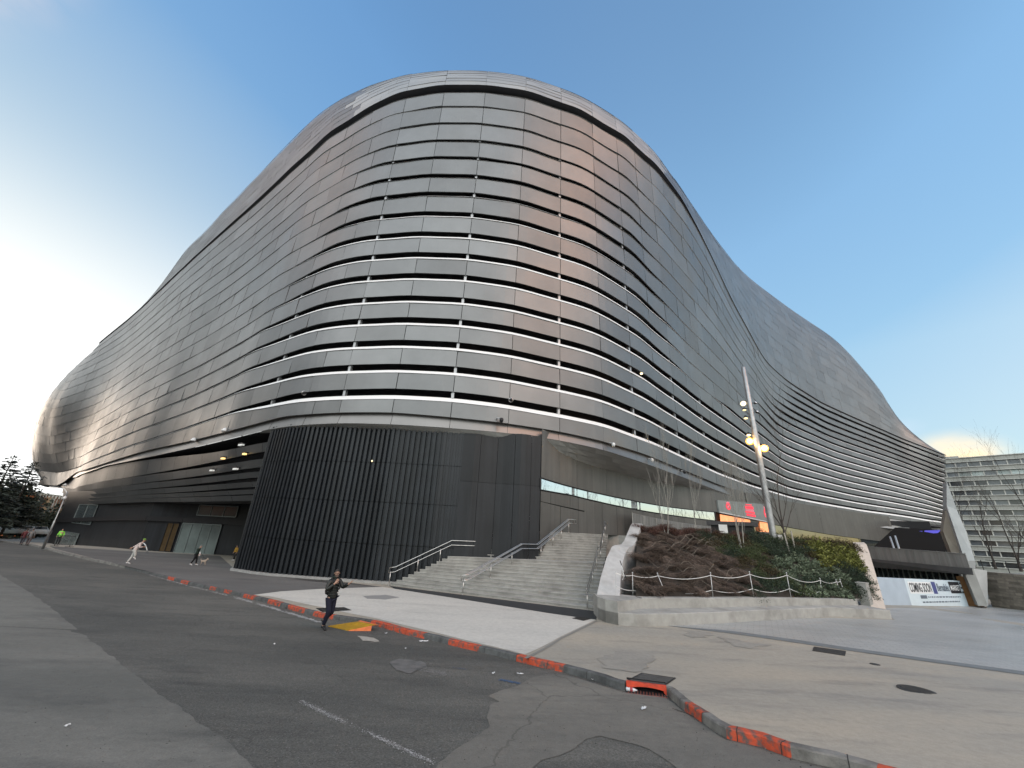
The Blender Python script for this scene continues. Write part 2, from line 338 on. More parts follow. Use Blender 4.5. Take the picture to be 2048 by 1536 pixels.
# outward normals of the plan
tg = np.gradient(0.5 * (G_[:, 0:2] + G_[:, 2:4]), axis=0); tg /= np.linalg.norm(tg, axis=1)[:, None]
NO = np.stack([tg[:, 1], -tg[:, 0]], 1)          # left->right along the front: outward is to the right of travel
if np.dot(NO[NC // 2], np.array([0, -1])) < 0: NO = -NO
def sstep(x, a, b):
    t = np.clip((x - a) / (b - a), 0, 1); return t * t * (3 - 2 * t)
def plan_t(z, i):
    t = (z - G_[i, 11]) / (G_[i, 12] - G_[i, 11]); t = np.clip(t, 0, 1) ** 1.12
    b = 5.0 * np.sin(np.pi * np.clip(t, 0, 1) ** 0.75) * sstep(-saz[i], 46.5, 49.6)
    return (1 - t)[..., None] * G_[i, 0:2] + t[..., None] * G_[i, 2:4] + NO[i] * b[..., None]
GAP = [0.60,0.60,0.60,0.60,0.58,0.58,0.58,0.56,0.52,0.46,0.38,0.31,0.26,0.20,0.16]
LLIM = [-50.5,-48.6,-46.6,-45.2,-44.2,-37.8,-37.2,-36.4,-35.2,-34.6,-33.2,-32.2,-31.6,-29.8,-27.2]
RLIM = [99,99,99,99,99,27.6,27.2,26.8,26.4,26.0,25.6,25.6,25.6,25.0,24.6]
RWIN = [0,0,0,0,0,28.6,31.6,32.4,33.2,33.8,34.4,35.0,35.8,36.2,36.6]
def gap(k):
    if k >= len(GAP): return np.zeros(NC)
    lw = 3.0 if LLIM[k] < -43 else 8.0
    o = sstep(saz, LLIM[k], LLIM[k] + lw) * GAP[k] * 0.76
    if LLIM[k] < -43: o *= (0.30 + 0.70 * sstep(saz, -41, -29))
    if RLIM[k] < 90: o = o * (1 - sstep(saz, RLIM[k] - 6, RLIM[k])) + 0.34 * sstep(saz, RWIN[k], RWIN[k] + 2.5)
    else: o = o * (1 - 0.3 * sstep(saz, 28, 36))
    return o
stadium = empty('stadium', (0, 40, -4))
tag(stadium, 'huge grey metal-banded stadium with rounded corner and black ribbed drum', 'stadium')
def P3(xyv, z): return np.concatenate([xyv, z[:, None]], 1)
SEAMAZ = (-27.5, 26.0)
rng = np.random.RandomState(3)
def panel_strip(mb, bot, top, nrm, k, mi=0, thick=0.10, jit=0.03, seam=0.03, mif=None):
    """individual panels between two rails of points"""
    half = NSUB // 2
    for p in range(-1, npan):
        a, b = p * NSUB, (p + 1) * NSUB
        mid_ = int(np.clip((a + b) // 2, 0, NC - 1))
        off = 0 if (SEAMAZ[0] < saz[mid_] < SEAMAZ[1]) else (k % 2) * half + (0 if k % 3 else 1)
        a += off; b += off
        # neighbour offset may differ at the zone border: clamp to what is free
        nxt = int(np.clip((a + b) // 2 + NSUB - off, 0, NC - 1))
        off2 = 0 if (SEAMAZ[0] < saz[nxt] < SEAMAZ[1]) else (k % 2) * half + (0 if k % 3 else 1)
        b = (p + 1) * NSUB + off2
        a, b = max(a, 0), min(b, NC - 1)
        if b - a < 1: continue
        dep = jit
        c = rng.rand(); d = rng.randn(4) * dep * 0.5
        ii = np.arange(a, b + 1); w = np.linspace(0, 1, len(ii))[:, None]
        n = np.concatenate([nrm[ii], np.zeros((len(ii), 1))], 1)
        B = bot[ii] + n * (d[0] * (1 - w) + d[1] * w + dep); Tt = top[ii] + n * (d[2] * (1 - w) + d[3] * w)
        if seam:
            e = (B[1] - B[0]); e = e / (np.linalg.norm(e) + 1e-9); B[0] += e * seam; Tt[0] += e * seam
        r = [list(map(tuple, B)), list(map(tuple, B * 0.5 + Tt * 0.5)), list(map(tuple, Tt))]
        if mif is not None: mi = mif(saz[int(np.clip((a + b) // 2, 0, NC - 1))])
        mb.grid(r, mi, c)
        # end returns give every panel a visible thickness
        for q, sgn in ((0, 1), (-1, -1)):
            nn = n[q] * thick
            mb.quad(B[q], Tt[q], Tt[q] - nn, B[q] - nn, mi, 0.1)

# ------------------------------------------------------------------ the shell: panel bands, sills, posts
def pl(z): return P3(plan_t(z, idx), z)
Zl = [level(k) for k in range(16)]
wE = sstep(-saz, 46.8, 49.0)[:, None]
PB0 = G_[:, 0:2] * (1 - 0.30 * wE) + G_[:, 6:8] * 0.30 * wE; PB1 = G_[:, 0:2] * (1 - 0.58 * wE) + G_[:, 6:8] * 0.58 * wE
B0 = P3(PB0, G_[:, 10]); B1 = P3(PB1, G_[:, 9])
for k in range(-1, 15):
    if k == -1: zb = G_[:, 10].copy(); zt = Zl[0]; lo = B0.copy()
    else:
        zb = Zl[k] + gap(k) + 0.004; zt = Zl[k + 1]; lo = pl(zb)
    if k + 1 < 15:
        lip = gap(k + 1) / 0.45 * 0.29 + 0.002; lip = lip * (1 + 0.55 * sstep(saz, 31, 38))
        if LLIM[k + 1] < -43: lip = lip * (0.25 + 0.75 * sstep(saz, -38, -33))
        lip = np.minimum(lip, 0.52)
        if k == -1: lip = lip * 1.35
    else: lip = 0.002 + 0.45 * sstep(saz, 36.5, 38.5)
    LD = 0.48 if k < 7 else min(1.0, 0.48 + (k - 6) * 0.13); zt2 = zt - lip * 0.85
    hi = pl(zt2)
    mb = MB(); panel_strip(mb, lo, hi, NO, k, seam=0.045)
    # underside return of the band (seen from below)
    ndp = np.concatenate([NO, np.zeros((NC, 1))], 1)
    mb.grid([list(map(tuple, lo + ndp * 0.02)), list(map(tuple, lo - ndp * 0.05 + [0, 0, 0.01]))], 0, 0.2, flip=False)
    band = mb.build('panel_band', M['panel'], stadium, smooth=False)
    if True:
        mb = MB()
        t0 = hi + ndp * 0.05; t1 = pl(zt) - ndp * (lip * LD)[:, None] + ndp * 0.05; t2 = pl(zt) - ndp * (lip * LD + 0.5)[:, None]
        mb.grid([list(map(tuple, t0)), list(map(tuple, t1)), list(map(tuple, t2))], 0)
        s_ = mb.build('sill', M['lip'], band, smooth=False)
# posts in the slots, every second seam
mb = MB()
for k in range(15):
    g = gap(k)
    for p in range(0, npan):
        if p % 2 != k % 1: continue
        i = min(p * NSUB, NC - 1)
        if g[i] < 0.16 or abs(saz[i]) > 46: continue
        z0 = Zl[k][i]; z1 = z0 + g[i] + 0.06
        pz = plan_t(np.array([z0]), np.array([i]))[0]; n = NO[i]; c = np.array([pz[0] - n[0] * .22, pz[1] - n[1] * .22, (z0 + z1) / 2])
        if saz[i] > 29: continue
        mb.box(c, (0.2, 0.24, z1 - z0), rz=math.atan2(n[1], n[0]) + math.pi / 2)
pp = mb.build('slot_posts', M['strut'], stadium); pp['kind'] = 'stuff'
# dark inner lining behind the slots
def shell_child(mb, name, m, smooth=True): return mb.build(name, m, stadium, smooth=smooth)
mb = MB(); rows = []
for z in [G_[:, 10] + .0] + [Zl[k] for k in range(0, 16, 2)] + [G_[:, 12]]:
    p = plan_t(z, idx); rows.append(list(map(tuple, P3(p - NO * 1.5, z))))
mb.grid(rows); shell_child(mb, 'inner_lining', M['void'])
# dark sheet painted as the overhang's shadow above the top band, then the roof
mb = MB()
D0 = pl(G_[:, 12]); hgt = 0.02 + (0.30 + 0.72 * sstep(saz, -46, -38)) * (1 - sstep(saz, 26, 33))
ndp = np.concatenate([NO, np.zeros((NC, 1))], 1)
topD = D0.copy(); 
mb.grid([list(map(tuple, D0 + ndp * 0.03)), list(map(tuple, D0 - ndp * 0.55 + [0, 0, 0.05])), list(map(tuple, D0 - ndp * 0.60 + np.c_[np.zeros((NC, 2)), hgt + 0.3]))])
shell_child(mb, 'gutter', M['fascia'])
SS = np.concatenate([G_[:, 4:6], G_[:, 13:14]], 1)
rb = D0 + ndp * 0.12 + np.c_[np.zeros((NC, 2)), hgt]
SS[:, 2] = np.maximum(SS[:, 2], rb[:, 2] + 0.8)
NR = 12
mb = MB()
def roofrow(t):
    # a rounded shoulder: steep first, flattening at the crest
    a = t * math.pi / 2; h = 1 - math.cos(a) ** 1.0; v = math.sin(a)
    hb = 0.45 * t + 0.55 * h; vb = 0.45 * t + 0.55 * v
    return np.c_[rb[:, :2] * (1 - hb) + SS[:, :2] * hb, rb[:, 2] * (1 - vb) + SS[:, 2] * vb]
for r in range(NR):
    panel_strip(mb, roofrow(r / NR), roofrow((r + 1) / NR), NO, r, jit=0.02, seam=0.03, thick=0.04, mif=lambda a: 1 if -33 < a < 26 else 0)  # corner rows use the steel copy brightened for sky reflection
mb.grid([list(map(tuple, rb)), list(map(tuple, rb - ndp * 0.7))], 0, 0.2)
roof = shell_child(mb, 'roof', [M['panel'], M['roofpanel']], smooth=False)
mb = MB(); ctr = np.array([0, 165.0])
rows = [list(map(tuple, roofrow(t) - ndp * 0.15)) for t in np.linspace(0, 1, 6)]
for f, dz in ((0.12, 1.6), (0.3, 2.4), (0.6, 0.0), (0.9, -4)):
    q = SS.copy(); q[:, :2] = q[:, :2] * (1 - f) + ctr * f; q[:, 2] += dz; q[:, 2] = q[:, 2] * (1 - f * .5) + 55 * f * .5; rows.append(list(map(tuple, q)))
mb.grid(rows); 
rc = mb.build('roof_deck', M['roofpanel'], roof, smooth=True)
# curved rim under the lowest band and the flat soffit behind it
mb = MB()
rimA = B0 - ndp * 0.25; rimB = B1 - ndp * 0.05
mb.grid([list(map(tuple, B0 + ndp * 0.02)), list(map(tuple, rimA))], 0, 0.1)
panel_strip(mb, rimB, B0 - ndp * 0.25, NO, 0, jit=0.01, seam=0.03)
shell_child(mb, 'rim', M['rim'], smooth=False)
# lower wall plan: follows the shell at the drum, then runs straight off behind the overhang
WALL = [(-33.2,36.5),(-31.9,35.3),(-30.0,33.2),(-28,31.8),(-24,30.2),(-17,28.2),(-10,27.4),(-5,27.3),(-1.3,27.7),(2.2,27.6),(4.8,28.3),(9.2,31.9),(13,36.0),(17,41),(22.7,50.5),(27.4,58.5),(31.5,72),(36,90),(40,108),(43.5,128)]
B2 = [(-33,36.5,6.4),(-28.7,32.4,6.25),(-17,28.4,6.1),(-10,27.5,5.95),(-1.3,28.0,5.45),(7.7,31.0,5.2),(16.3,40.0,5.6),(24,52.5,6.05),(27,58,6.1),(31,71.5,5.6),(36,90,5.3),(40,108,5.0),(43.5,128,4.4)]
sa = np.linspace(-33, 45, 90)
mb = MB(); pan = []
for a in sa:
    i = int(np.argmin(np.abs(saz - a))); bx, by = B1[i][:2] - NO[i] * 0.02; r = I(a, [(p[0], p[1]) for p in B2]); z2 = I(a, [(p[0], p[2]) for p in B2])
    e = xy(a, r + 0.6); pan.append(((bx, by, B1[i][2] - 0.02), (*e, z2)))
for j in range(len(pan) - 1):
    for q in range(5):
        t0, t1 = q / 5, (q + 1) / 5 - 0.01
        def L_(P, t): return tuple(P[0][n] * (1 - t) + P[1][n] * t for n in range(3))
        if (j + q) % 2: continue
        j2 = min(j + 2, len(pan) - 1)
        mb.quad(L_(pan[j], t0), L_(pan[j2], t0), L_(pan[j2], t1), L_(pan[j], t1), 0, rng.rand())
mb.grid([[(p[0][0], p[0][1], p[0][2] + .04) for p in pan], [(p[1][0], p[1][1], p[1][2] + .04) for p in pan]], 0, 0.0)
shell_child(mb, 'soffit', M['brickpanel'], smooth=False)
# louvre bands hung under the rim along the left side
lf = [(1.0,.97),(.83,.70),(.59,.475),(.41,.33),(.27,.195),(.16,.095),(.08,0.0)]
sel = np.where(saz < -30.4)[0]; LP = G_[:, 6:8]
for n_, (ft, fb) in enumerate(lf[1:]):
    op0 = sstep(saz, -45.5, -36); fte = ft * op0 + (0.99 if n_ == 0 else ft) * (1 - op0); zt = G_[:, 8] + (G_[:, 9] - G_[:, 8]) * fte; zb = G_[:, 8] + (G_[:, 9] - G_[:, 8]) * fb
    nf = lf[n_ + 2][0] if n_ + 2 < len(lf) else 0.0
    op = 0.10 + 0.90 * sstep(saz, -45.5, -33); prev = lf[n_][1]
    zb = (G_[:, 8] + (G_[:, 9] - G_[:, 8]) * nf) * (1 - op) + zb * op + 0.02
    pt = np.clip(ft * 0.0 + 1 - ft, 0, 1); xyp = PB1 * (1 - pt[:, None] if hasattr(pt, 'shape') and pt.shape else 1 - pt) + LP * pt - NO * 0.25
    xyb = xyp - NO * 0.22
    mb = MB(); cut = sel[-1]
    bt = P3(xyb, zb)[:cut + 1]; tp = P3(xyp, zt)[:cut + 1]
    NCs = NC; NC_keep = cut + 1
    for p in range(npan):
        a, b = p * NSUB + (n_ % 3), min((p + 1) * NSUB + (n_ % 3), cut)
        if b - a < 1: continue
        e = (bt[a + 1] - bt[a]) * 0.05
        r0 = list(map(tuple, np.vstack([bt[a] + e, bt[a + 1:b + 1]]))); r1 = list(map(tuple, np.vstack([tp[a] + e, tp[a + 1:b + 1]])))
        mb.grid([r0, r1], 0, rng.rand())
    n3 = ndp[:cut + 1]
    mb.grid([list(map(tuple, tp)), list(map(tuple, tp - n3 * 0.55))], 0, 0.3)
    mb.grid([list(map(tuple, bt)), list(map(tuple, bt - n3 * 0.4))], 0, 0.1, flip=True)
    mb.build('louvre', M['louvre'], stadium, smooth=False)
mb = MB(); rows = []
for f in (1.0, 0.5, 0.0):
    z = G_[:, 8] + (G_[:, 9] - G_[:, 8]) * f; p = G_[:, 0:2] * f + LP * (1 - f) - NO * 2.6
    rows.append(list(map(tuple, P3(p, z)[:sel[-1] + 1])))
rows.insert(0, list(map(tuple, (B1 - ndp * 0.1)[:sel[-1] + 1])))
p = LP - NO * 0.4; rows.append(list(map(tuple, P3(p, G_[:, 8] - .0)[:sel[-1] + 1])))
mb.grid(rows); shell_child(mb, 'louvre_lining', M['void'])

# ------------------------------------------------------------------ ground: a street that falls gently towards the stadium and then along it
def sp(x, w): # smooth max(0,x)
    return 0.5 * (x + math.sqrt(x * x + w * w))
def zg(x, y):
    y = max(-40.0, min(y, 140.0)); x = min(x, 95.0)
    z = -2.3 - 0.075 * (y - sp(y - 14.0, 0.8)) - 0.006 * (sp(y - 14, 0.8) - sp(y - 31, 3)) - 0.030 * (sp(y - 31, 3) - sp(y - 50, 4)) - 0.075 * sp(y - 50, 4)
    if x > 5: z += -0.031 * (sp(x - 13.0, 2.0) - sp(x - 34.0, 2.0)) - 0.036 * sp(x - 46.0, 3.0)
    if y < -4: z = zg(x, -4.0)
    return z
KERB_H = 0.15
def zr(x, y): return zg(x, y) - KERB_H
def ray(u, v):
    d = (u - CX) * RT + (CY - v) * UP + FPX * FW
    return d / math.hypot(d[0], d[1])
def gpt(u, v, f=zg, dz=0.0):
    """ground point seen at photo coordinates (u, v)"""
    d = ray(u, v); lo, hi = 0.3, 0.3; prev = None
    g = lambda t: d[2] * t - (f(d[0] * t, d[1] * t) + dz)
    t = 0.3
    while t < 400 and g(t) > 0: lo = t; t *= 1.02; t += 0.02
    hi = t
    for _ in range(40):
        m_ = 0.5 * (lo + hi)
        if g(m_) > 0: lo = m_
        else: hi = m_
    return Vector((d[0] * hi, d[1] * hi, f(d[0] * hi, d[1] * hi) + dz))
def rpt(u, v, rho):
    d = ray(u, v); return Vector((d[0] * rho, d[1] * rho, d[2] * rho))
def zpt(u, v, z):
    d = ray(u, v); t = z / d[2]; return Vector((d[0] * t, d[1] * t, z))

def groundmat(name, base, alt, alt2, sc=1.0, rough=0.85, bump=0.35, grain=0.25, gsc=60.0, crack=0.0, wet=0.0, spec=0.4, streakdir=None, spots=0.0, speck=0.0, tiles=None):
    m = bpy.data.materials.new(name); m.use_nodes = True; t = m.node_tree; b = t.nodes['Principled BSDF']; N = t.nodes.new; L = t.links.new
    b.inputs['Specular IOR Level'].default_value = spec
    tcn = N('ShaderNodeTexCoord'); vec = tcn.outputs['Object']
    def noise(s, det=8, rg=0.6, vv=None):
        n = N('ShaderNodeTexNoise'); n.inputs['Scale'].default_value = s; n.inputs['Detail'].default_value = det; n.inputs['Roughness'].default_value = rg
        L(vv or vec, n.inputs['Vector']); return n.outputs[0]
    def mr(src, a, bb, c, d):
        n = N('ShaderNodeMapRange'); L(src, n.inputs[0])
        for i, v in enumerate((a, bb, c, d)): n.inputs[i + 1].default_value = v
        return n.outputs[0]
    def mixc(mode, fac, a, bb):
        n = N('ShaderNodeMix'); n.data_type = 'RGBA'; n.blend_type = mode
        for s_, v in ((n.inputs[0], fac), (n.inputs[6], a), (n.inputs[7], bb)):
            if isinstance(v, (int, float)): s_.default_value = v
            elif isinstance(v, tuple): s_.default_value = v
            else: L(v, s_)
        return n.outputs[2]
    vv = vec
    if streakdir is not None:
        mpn = N('ShaderNodeMapping'); mpn.inputs['Rotation'].default_value = (0, 0, streakdir); mpn.inputs['Scale'].default_value = (0.35, 1.3, 1); L(vec, mpn.inputs[0]); vv = mpn.outputs[0]
    c = mixc('MIX', mr(noise(0.35 * sc, 7, 0.62, vv), 0.38, 0.66, 0, 1), (*base, 1), (*alt, 1))
    c = mixc('MIX', mr(noise(1.1 * sc, 9, 0.66, vv), 0.52, 0.72, 0, 0.8), c, (*alt2, 1))
    c = mixc('MULTIPLY', 1.0, c, mr(noise(gsc, 3, 0.7), 0.25, 0.75, 1 - grain, 1 + grain))
    c = mixc('MULTIPLY', 1.0, c, mr(noise(7.0, 6, 0.7), 0.25, 0.75, 0.86, 1.14))
    if speck:
        c = mixc('MIX', mr(noise(48, 2, 0.5), 0.60, 0.72, 0.0, speck), c, (0.30, 0.295, 0.28, 1))
        c = mixc('MIX', mr(noise(31, 2, 0.5), 0.60, 0.74, 0.0, speck), c, (base[0] * .35, base[1] * .35, base[2] * .35, 1))
    if tiles:
        mpt = N('ShaderNodeMapping'); mpt.inputs['Rotation'].default_value = (0, 0, tiles[0]); L(vec, mpt.inputs[0])
        bt = N('ShaderNodeTexBrick'); bt.inputs['Scale'].default_value = tiles[1]; bt.inputs['Mortar Size'].default_value = 0.012; bt.inputs['Color1'].default_value = (1.06, 1.06, 1.05, 1); bt.inputs['Color2'].default_value = (0.93, 0.94, 0.95, 1); bt.inputs['Mortar'].default_value = (0.62, 0.62, 0.62, 1); L(mpt.outputs[0], bt.inputs['Vector'])
        c = mixc('MULTIPLY', 1.0, c, bt.outputs['Color'])
    if spots:
        vo = N('ShaderNodeTexVoronoi'); vo.inputs['Scale'].default_value = 2.3; L(vec, vo.inputs['Vector'])
        c = mixc('MIX', mr(vo.outputs['Distance'], 0.02, 0.05, spots, 0.0), c, (base[0] * .3, base[1] * .3, base[2] * .3, 1))
    if crack:
        vo = N('ShaderNodeTexVoronoi'); vo.feature = 'DISTANCE_TO_EDGE'; vo.inputs['Scale'].default_value = 0.33
        w = N('ShaderNodeMix'); w.data_type = 'RGBA'; w.inputs[0].default_value = 0.36; L(vec, w.inputs[6])
        nn = N('ShaderNodeTexNoise'); nn.inputs['Scale'].default_value = 2.0; nn.inputs['Detail'].default_value = 6; L(vec, nn.inputs['Vector']); L(nn.outputs['Color'], w.inputs[7]); L(w.outputs[2], vo.inputs['Vector'])
        c = mixc('MIX', mr(vo.outputs['Distance'], 0.0, 0.006, crack, 0.0), c, (base[0] * .25, base[1] * .25, base[2] * .25, 1))
    L(c, b.inputs['Base Color'])
    if wet: L(mr(noise(0.25 * sc, 6, 0.6, vv), 0.4, 0.62, rough, rough - wet), b.inputs['Roughness'])
    else: b.inputs['Roughness'].default_value = rough
    bn = N('ShaderNodeBump'); bn.inputs['Strength'].default_value = bump; bn.inputs['Distance'].default_value = 0.012; L(noise(gsc * 0.8, 4, 0.75), bn.inputs['Height']); L(bn.outputs[0], b.inputs['Normal'])
    return m
M['asphalt'] = groundmat('coarse asphalt', (0.072, 0.073, 0.066), (0.128, 0.125, 0.110), (0.045, 0.046, 0.043), 1.0, 0.78, 1.0, 0.6, 34, speck=0.55, crack=0.3, spec=0.5, streakdir=0.9)
M['oldroad'] = groundmat('worn smooth asphalt', (0.125, 0.126, 0.113), (0.185, 0.182, 0.162), (0.080, 0.081, 0.076), 0.9, 0.8, 0.4, 0.25, 45, speck=0.16, wet=0.2, crack=0.1, spots=0.9, streakdir=0.9)
M['gutterroad'] = groundmat('patched concrete gutter', (0.150, 0.145, 0.128), (0.205, 0.195, 0.168), (0.100, 0.098, 0.090), 1.2, 0.85, 0.5, 0.25, 50, crack=0.45, spots=0.5, streakdir=-0.4)
M['pave'] = groundmat('stained tan concrete', (0.315, 0.300, 0.262), (0.405, 0.362, 0.292), (0.195, 0.190, 0.175), 0.8, 0.75, 0.3, 0.16, 60, spots=0.7, wet=0.15, streakdir=-0.35)
M['slab'] = groundmat('pale new concrete', (0.51, 0.50, 0.46), (0.57, 0.555, 0.505), (0.42, 0.412, 0.38), 0.7, 0.8, 0.22, 0.10, 120, spots=0.35, streakdir=-0.35)
M['apron'] = groundmat('dark old paving', (0.110, 0.108, 0.104), (0.16, 0.157, 0.15), (0.08, 0.08, 0.08), 0.8, 0.8, 0.3, 0.2, 90, streakdir=0.6)
M['plaza'] = groundmat('damp stone paving', (0.34, 0.345, 0.335), (0.40, 0.405, 0.395), (0.27, 0.275, 0.265), 0.6, 0.55, 0.15, 0.12, 50, wet=0.28, spec=0.5, streakdir=-0.5, tiles=(0.55, 1.1))
M['far'] = groundmat('far street', (0.14, 0.14, 0.135), (0.2, 0.2, 0.19), (0.10, 0.10, 0.10), 0.1, 0.8, 0.1, 0.1, 10)
M['stain'] = groundmat('grey stain', (0.27, 0.256, 0.225), (0.31, 0.295, 0.26), (0.235, 0.225, 0.20), 2.0, 0.8, 0.25, 0.15, 100)

KP = [(85,1097.5),(131,1110),(191,1123.5),(257,1138.5),(336,1159),(377,1170),(421,1179.5),(451,1186),(503,1199),(540,1208),(592,1223),(644,1236),(752,1252.7),(811,1269.4),(867,1282),(926,1297),(989,1312),(1078,1334),(1126,1345),(1196,1364),(1250,1382),(1331,1391),(1344,1400),(1369,1422),(1404,1445),(1454,1477),(1524,1495),(1584,1517),(1700,1545),(1790,1572),(1900,1600)]
kb = [gpt(u, v, zr) for u, v in KP]
d_ = (kb[-1] - kb[-2]).normalized(); kb.append(kb[-1] + d_ * 6); kb.append(kb[-1] + d_ * 20)
d_ = (kb[0] - kb[1]).normalized(); kb.insert(0, kb[0] + d_ * 12); kb.insert(0, kb[0] + d_ * 25)
def catm(P, n=6):
    out = []
    for i in range(len(P) - 1):
        p0, p1, p2, p3 = P[max(i - 1, 0)], P[i], P[i + 1], P[min(i + 2, len(P) - 1)]
        d12 = max((p2 - p1).length, 1e-6); m1 = (p2 - p0) / max((p2 - p0).length, 1e-6) * d12 * .9; m2 = (p3 - p1) / max((p3 - p1).length, 1e-6) * d12 * .9
        for k in range(n):
            t = k / n; out.append((2*t**3-3*t*t+1)*p1 + (t**3-2*t*t+t)*m1 + (-2*t**3+3*t*t)*p2 + (t**3-t*t)*m2)
    return out + [P[-1]]
kxy = catm([Vector((p.x, p.y)) for p in kb])
def resample(pl_, step):
    out = [pl_[0]]; 
    for a, b in zip(pl_[:-1], pl_[1:]):
        n = max(1, int((b - a).length / step))
        for i in range(1, n + 1): out.append(a.lerp(b, i / n))
    return out
kline = resample(kxy, 0.5)
def norm_left(pl_, i):
    t = (pl_[min(i + 1, len(pl_) - 1)] - pl_[max(i - 1, 0)]).normalized(); return Vector((-t.y, t.x))
# the inner (pavement) side: to the left when walking from far left to near right
side = 1.0 if norm_left(kline, len(kline) // 2).y > 0 else -1.0
KW = 0.17
# road: one big sheet out to the horizon
def terrain(name, xs, ys, f, m):
    mb = MB(); mb.grid([[(x, y, f(x, y)) for x in xs] for y in ys]); o = mb.build(name, m, smooth=True); tag(o, kind='structure'); return o
xs = sorted(set([-2500, -1200, -600, -350, -250] + list(range(-200, 201, 8)) + list(np.arange(-24, 24, 1.5)) + [250, 350, 600, 1200, 2500]))
ys = sorted(set([-2500, -1200, -600, -300, -150, -80] + list(range(-40, 201, 8)) + list(np.arange(-8, 40, 1.5)) + [250, 350, 600, 1200, 2500]))
road = terrain('road', xs, ys, lambda x, y: zr(x, y) - 0.002, M['asphalt'])
# pavement: ruled between the kerb and a line behind the building fronts
mb = MB(); rows = []
nk = len(kline)
Tend = [Vector((-140, 170)), Vector((-60, 170)), Vector((60, 160)), Vector((150, 120)), Vector((150, 20)), Vector((120, -60))]
Tl = resample(Tend, 2.0)
inner = [kline[i] + norm_left(kline, i) * side * KW for i in range(nk)]
cumk = np.r_[0, np.cumsum([(b - a).length for a, b in zip(kline[:-1], kline[1:])])]; cumk /= cumk[-1]
ts = [0] + [((j + 1) / 46) ** 2.0 for j in range(46)]
for i in range(nk):
    f = cumk[i] ** 1.15; q = Tl[min(int(f * (len(Tl) - 1)), len(Tl) - 1)]
    qf = f * (len(Tl) - 1); j = min(int(qf), len(Tl) - 2); q = Tl[j].lerp(Tl[j + 1], qf - j)
    rows.append([(*(inner[i].lerp(q, t)), zg(*(inner[i].lerp(q, t)))) for t in ts])
mb.grid(rows); pave = mb.build('pavement', M['pave'], smooth=True); tag(pave, kind='structure')
# kerb: painted stones alternate red and dark along the street
def paintmat():
    m = mat('red kerb paint', (0.50, 0.075, 0.030), 0.75, var=0.25, vscale=9, dark=(0.10, 0.085, 0.078), dscale=7.0, damt=1.0, dlo=.46, dhi=.60, bump=0.5, bscale=40); return m
M['kerbred'] = paintmat()
M['kerbdark'] = mat('grimy kerb stone', (0.10, 0.105, 0.105), 0.85, var=0.3, vscale=5, dark=(0.03, 0.03, 0.03), dscale=2.0, damt=0.7, bump=0.5, bscale=40)
M['kerbpale'] = mat('bare kerb stone', (0.20, 0.195, 0.18), 0.85, var=0.3, vscale=4, dark=(0.06, 0.055, 0.05), dscale=1.6, damt=0.8, bump=0.6, bscale=30)
red_px = [(336,349),(362,377),(421,432),(449,464),(487,509),(536,560),(574,610),(628,668),(741,800),(792,846),(893,962),(1031,1126),(1370,1405),(1454,1586),(1750,1800)]
mb = MB()
prof = [(0.0, 0.0), (0.012, KERB_H - 0.02), (0.035, KERB_H), (KW, KERB_H + 0.003)]
fine = resample(kxy, 0.12)
def uof(p):
    q = np.array([p.x, p.y, zr(p.x, p.y) + 0.1]); return CX + FPX * (q @ RT) / (q @ FW)
for i in range(len(fine) - 1):
    pm = (fine[i] + fine[i + 1]) / 2
    if pm.y > -1: u = uof(pm)
    else: u = 3000
    if 1252 < u < 1331: continue
    red = any(a <= u <= b for a, b in red_px)
    mi = 0 if red else (2 if u > 1331 or u < 250 else 1)
    ra = []; 
    for j in (i, i + 1):
        n = norm_left(fine, j) * side; jit = 0.006 * math.sin(j * 1.7)
        ra.append([(*(fine[j] + n * (a_ + jit)), zr(*fine[j]) + h_) for a_, h_ in prof])
    mb.grid(ra, mi, 0.5, flip=(side > 0))
for i in range(4, len(fine) - 4, 8):
    if fine[i].length > 40: continue
    t_ = (fine[i + 1] - fine[i]).normalized() * .014; n = norm_left(fine, i) * side; ra = []
    for q_ in (fine[i], fine[i] + t_): ra.append([(*(q_ + n * (a_ - .004)), zr(*q_) + h_ + .003) for a_, h_ in prof])
    mb.grid(ra, 3, 0.5, flip=(side > 0))
kerb = mb.build('kerb', [M['kerbred'], M['kerbdark'], M['kerbpale'], mat('kerb joint', (.035, .033, .03), .9)]); tag(kerb, kind='structure')
